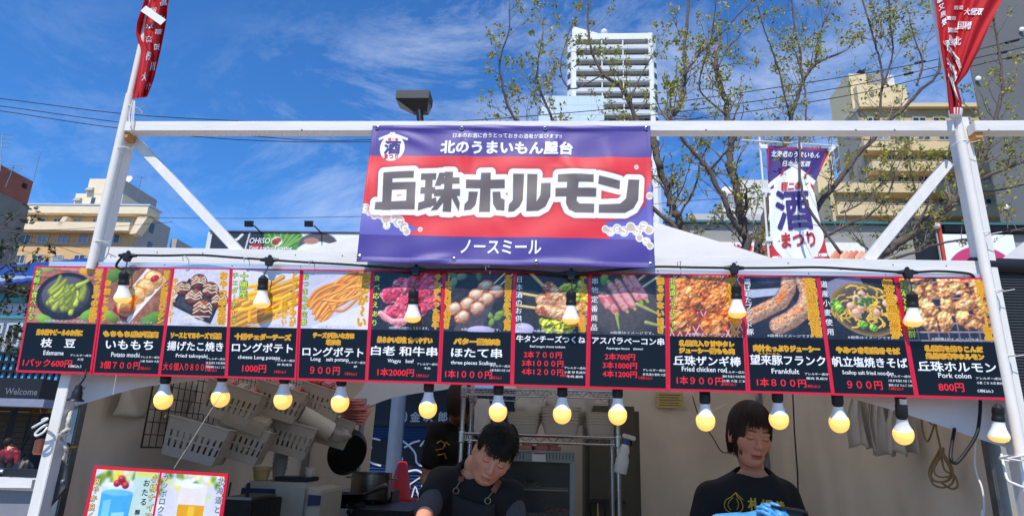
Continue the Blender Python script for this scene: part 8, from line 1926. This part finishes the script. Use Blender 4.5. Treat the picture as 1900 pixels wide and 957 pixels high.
# --- man, centre
ey = P(916, 858, .34); nk = P(884, 872, .50)
J = body_joints(nk, .22, .18, (0, 0), 1.72)
J['sh_l'] = P(820, 893, .50); J['sh_r'] = P(942, 918, .46); J['chest'] = P(876, 955, .54); J['el_l'] = P(793, 940, .36); J['wr_l'] = P(772, 1000, .16); J['el_r'] = J['sh_r']+V(.075, -.03, -.25); J['wr_r'] = J['el_r']+V(-.12, -.20, .03); J['curl_l'] = .6; J['curl_r'] = .5
man, mb_, mj, _ = person('man with short black hair and leather apron straps bending over his work', ey, R(3), R(30), R(24), J, ('short', 2200), .96, False, (216, 150, 118), False, .007, 1.0, sleeve=grey_cloth, seed=7)
# apron with leather straps
def strap(pts, ring):
    f_ = on_shirt(mb_, 0, 0); sp = smooth_path([P(x, y, .38) for x, y in pts], 4); pa = [f_(p.x, p.z, .007) for p in sp]; m = MB()
    for a, b in zip(pa[:-1], pa[1:]): m.bar(a, b, .021, .004, up=(0, 1, 0))
    s_ = m.build('strap', leather, man); q = on_shirt(mb_, 0, 0)(P(*ring, .38).x, P(*ring, .38).z, .006)
    m = MB(); m.tube([q+V(.011*math.cos(k*.45), -.002, .011*math.sin(k*.45)) for k in range(15)], .0022, 6); m.tube([pa[-1], q+V(0, 0, .011)], .002, 6); m.build('ring', ring_m, s_)
    m = MB()
    for k in (.35, .7): m.ball(pa[0].lerp(pa[-1], k)-V(0, .004, 0), .003, 8, 6)
    m.build('stud', ring_m, s_)
strap([(858, 866), (855, 878), (851, 893)], (843, 911)); strap([(925, 892), (920, 902), (914, 912)], (904, 929))
fn = on_shirt(mb_, 0, 0); m = MB()
apr = [(836, 916), (858, 926), (885, 934), (902, 936), (918, 934)]
def fap(u, v):
    p = smooth_path([P(x, y, .38) for x, y in apr], 4); i = u*(len(p)-1); k = min(int(i), len(p)-2); q = p[k].lerp(p[k+1], i-k); return fn(q.x, q.z-.34*v, .009)
m.sheet(fap, 24, 16); m.build('apron', M('black_apron_canvas', (34, 31, 29), .8, var=.2, bump=.3, bscale=200), man, smooth='all', solid=.002)
# --- third helper behind the rack, turned away
ey = P(868, 748, 1.98); nk = P(846, 786, 2.06)
J = body_joints(nk, .02, .19, (0, 0), 1.74, yawv=1.0); J['el_l'] = J['sh_l']+V(-.04, .02, -.28); J['wr_l'] = J['el_l']+V(.06, -.16, -.14); J['el_r'] = J['sh_r']+V(.16, -.06, -.14); J['wr_r'] = P(886, 768, 1.93); J['hd_r'] = (-.15, .1, 1); J['pn_r'] = (-.8, .2, .1); J['curl_r'] = .3
third, tb_, _, _ = person('helper in black seen from behind the wire rack with one hand raised to the head', ey, R(160), R(4), 0, J, ('bob', 800), 1.03, False, (170, 112, 88), False, .010, 1.0, seed=12)
c = P(818, 828, 1.9); fn = on_shirt(tb_, c.x, c.z); m = MB()
for pts in (([(-.02, .02), (.0, .035), (.02, .02), (.01, -.01), (-.02, -.02)]), ([(.02, .0), (.03, .03), (.05, .01)]), ([(-.01, -.05), (.02, -.04), (.03, -.07)])):
    m.tube([fn(x, y, .001) for x, y in pts], .004, 5)
m.build('shirt_print', gold, third)
# --- shopper far left in a quilted red coat
Yp = 13.2; FLOOR_ = FLOOR; FLOOR = .02
quilt = M('dark_red_quilted_nylon', (128, 26, 40), .5, var=.15, scale=6, bump=.4, bscale=6)
ey = P(21, 822, Yp+.12); nk = P(20, 834, Yp)
J = body_joints(nk, .02, .18, (0, 0), 1.62); J['el_l'] = J['sh_l']+V(-.06, .0, -.28); J['wr_l'] = J['el_l']+V(.05, .14, -.18); J['el_r'] = J['sh_r']+V(.06, 0, -.28); J['wr_r'] = J['el_r']+V(-.05, .14, -.18)
shop_p, _, _, _ = person('shopper in a dark red quilted coat seen from behind at the far left', ey, R(178), R(5), 0, J, ('bob', 700), 1.03, True, res=.014, wid=1.12, long_=True, seed=15, hands=False, shirt=quilt)
FLOOR = FLOOR_
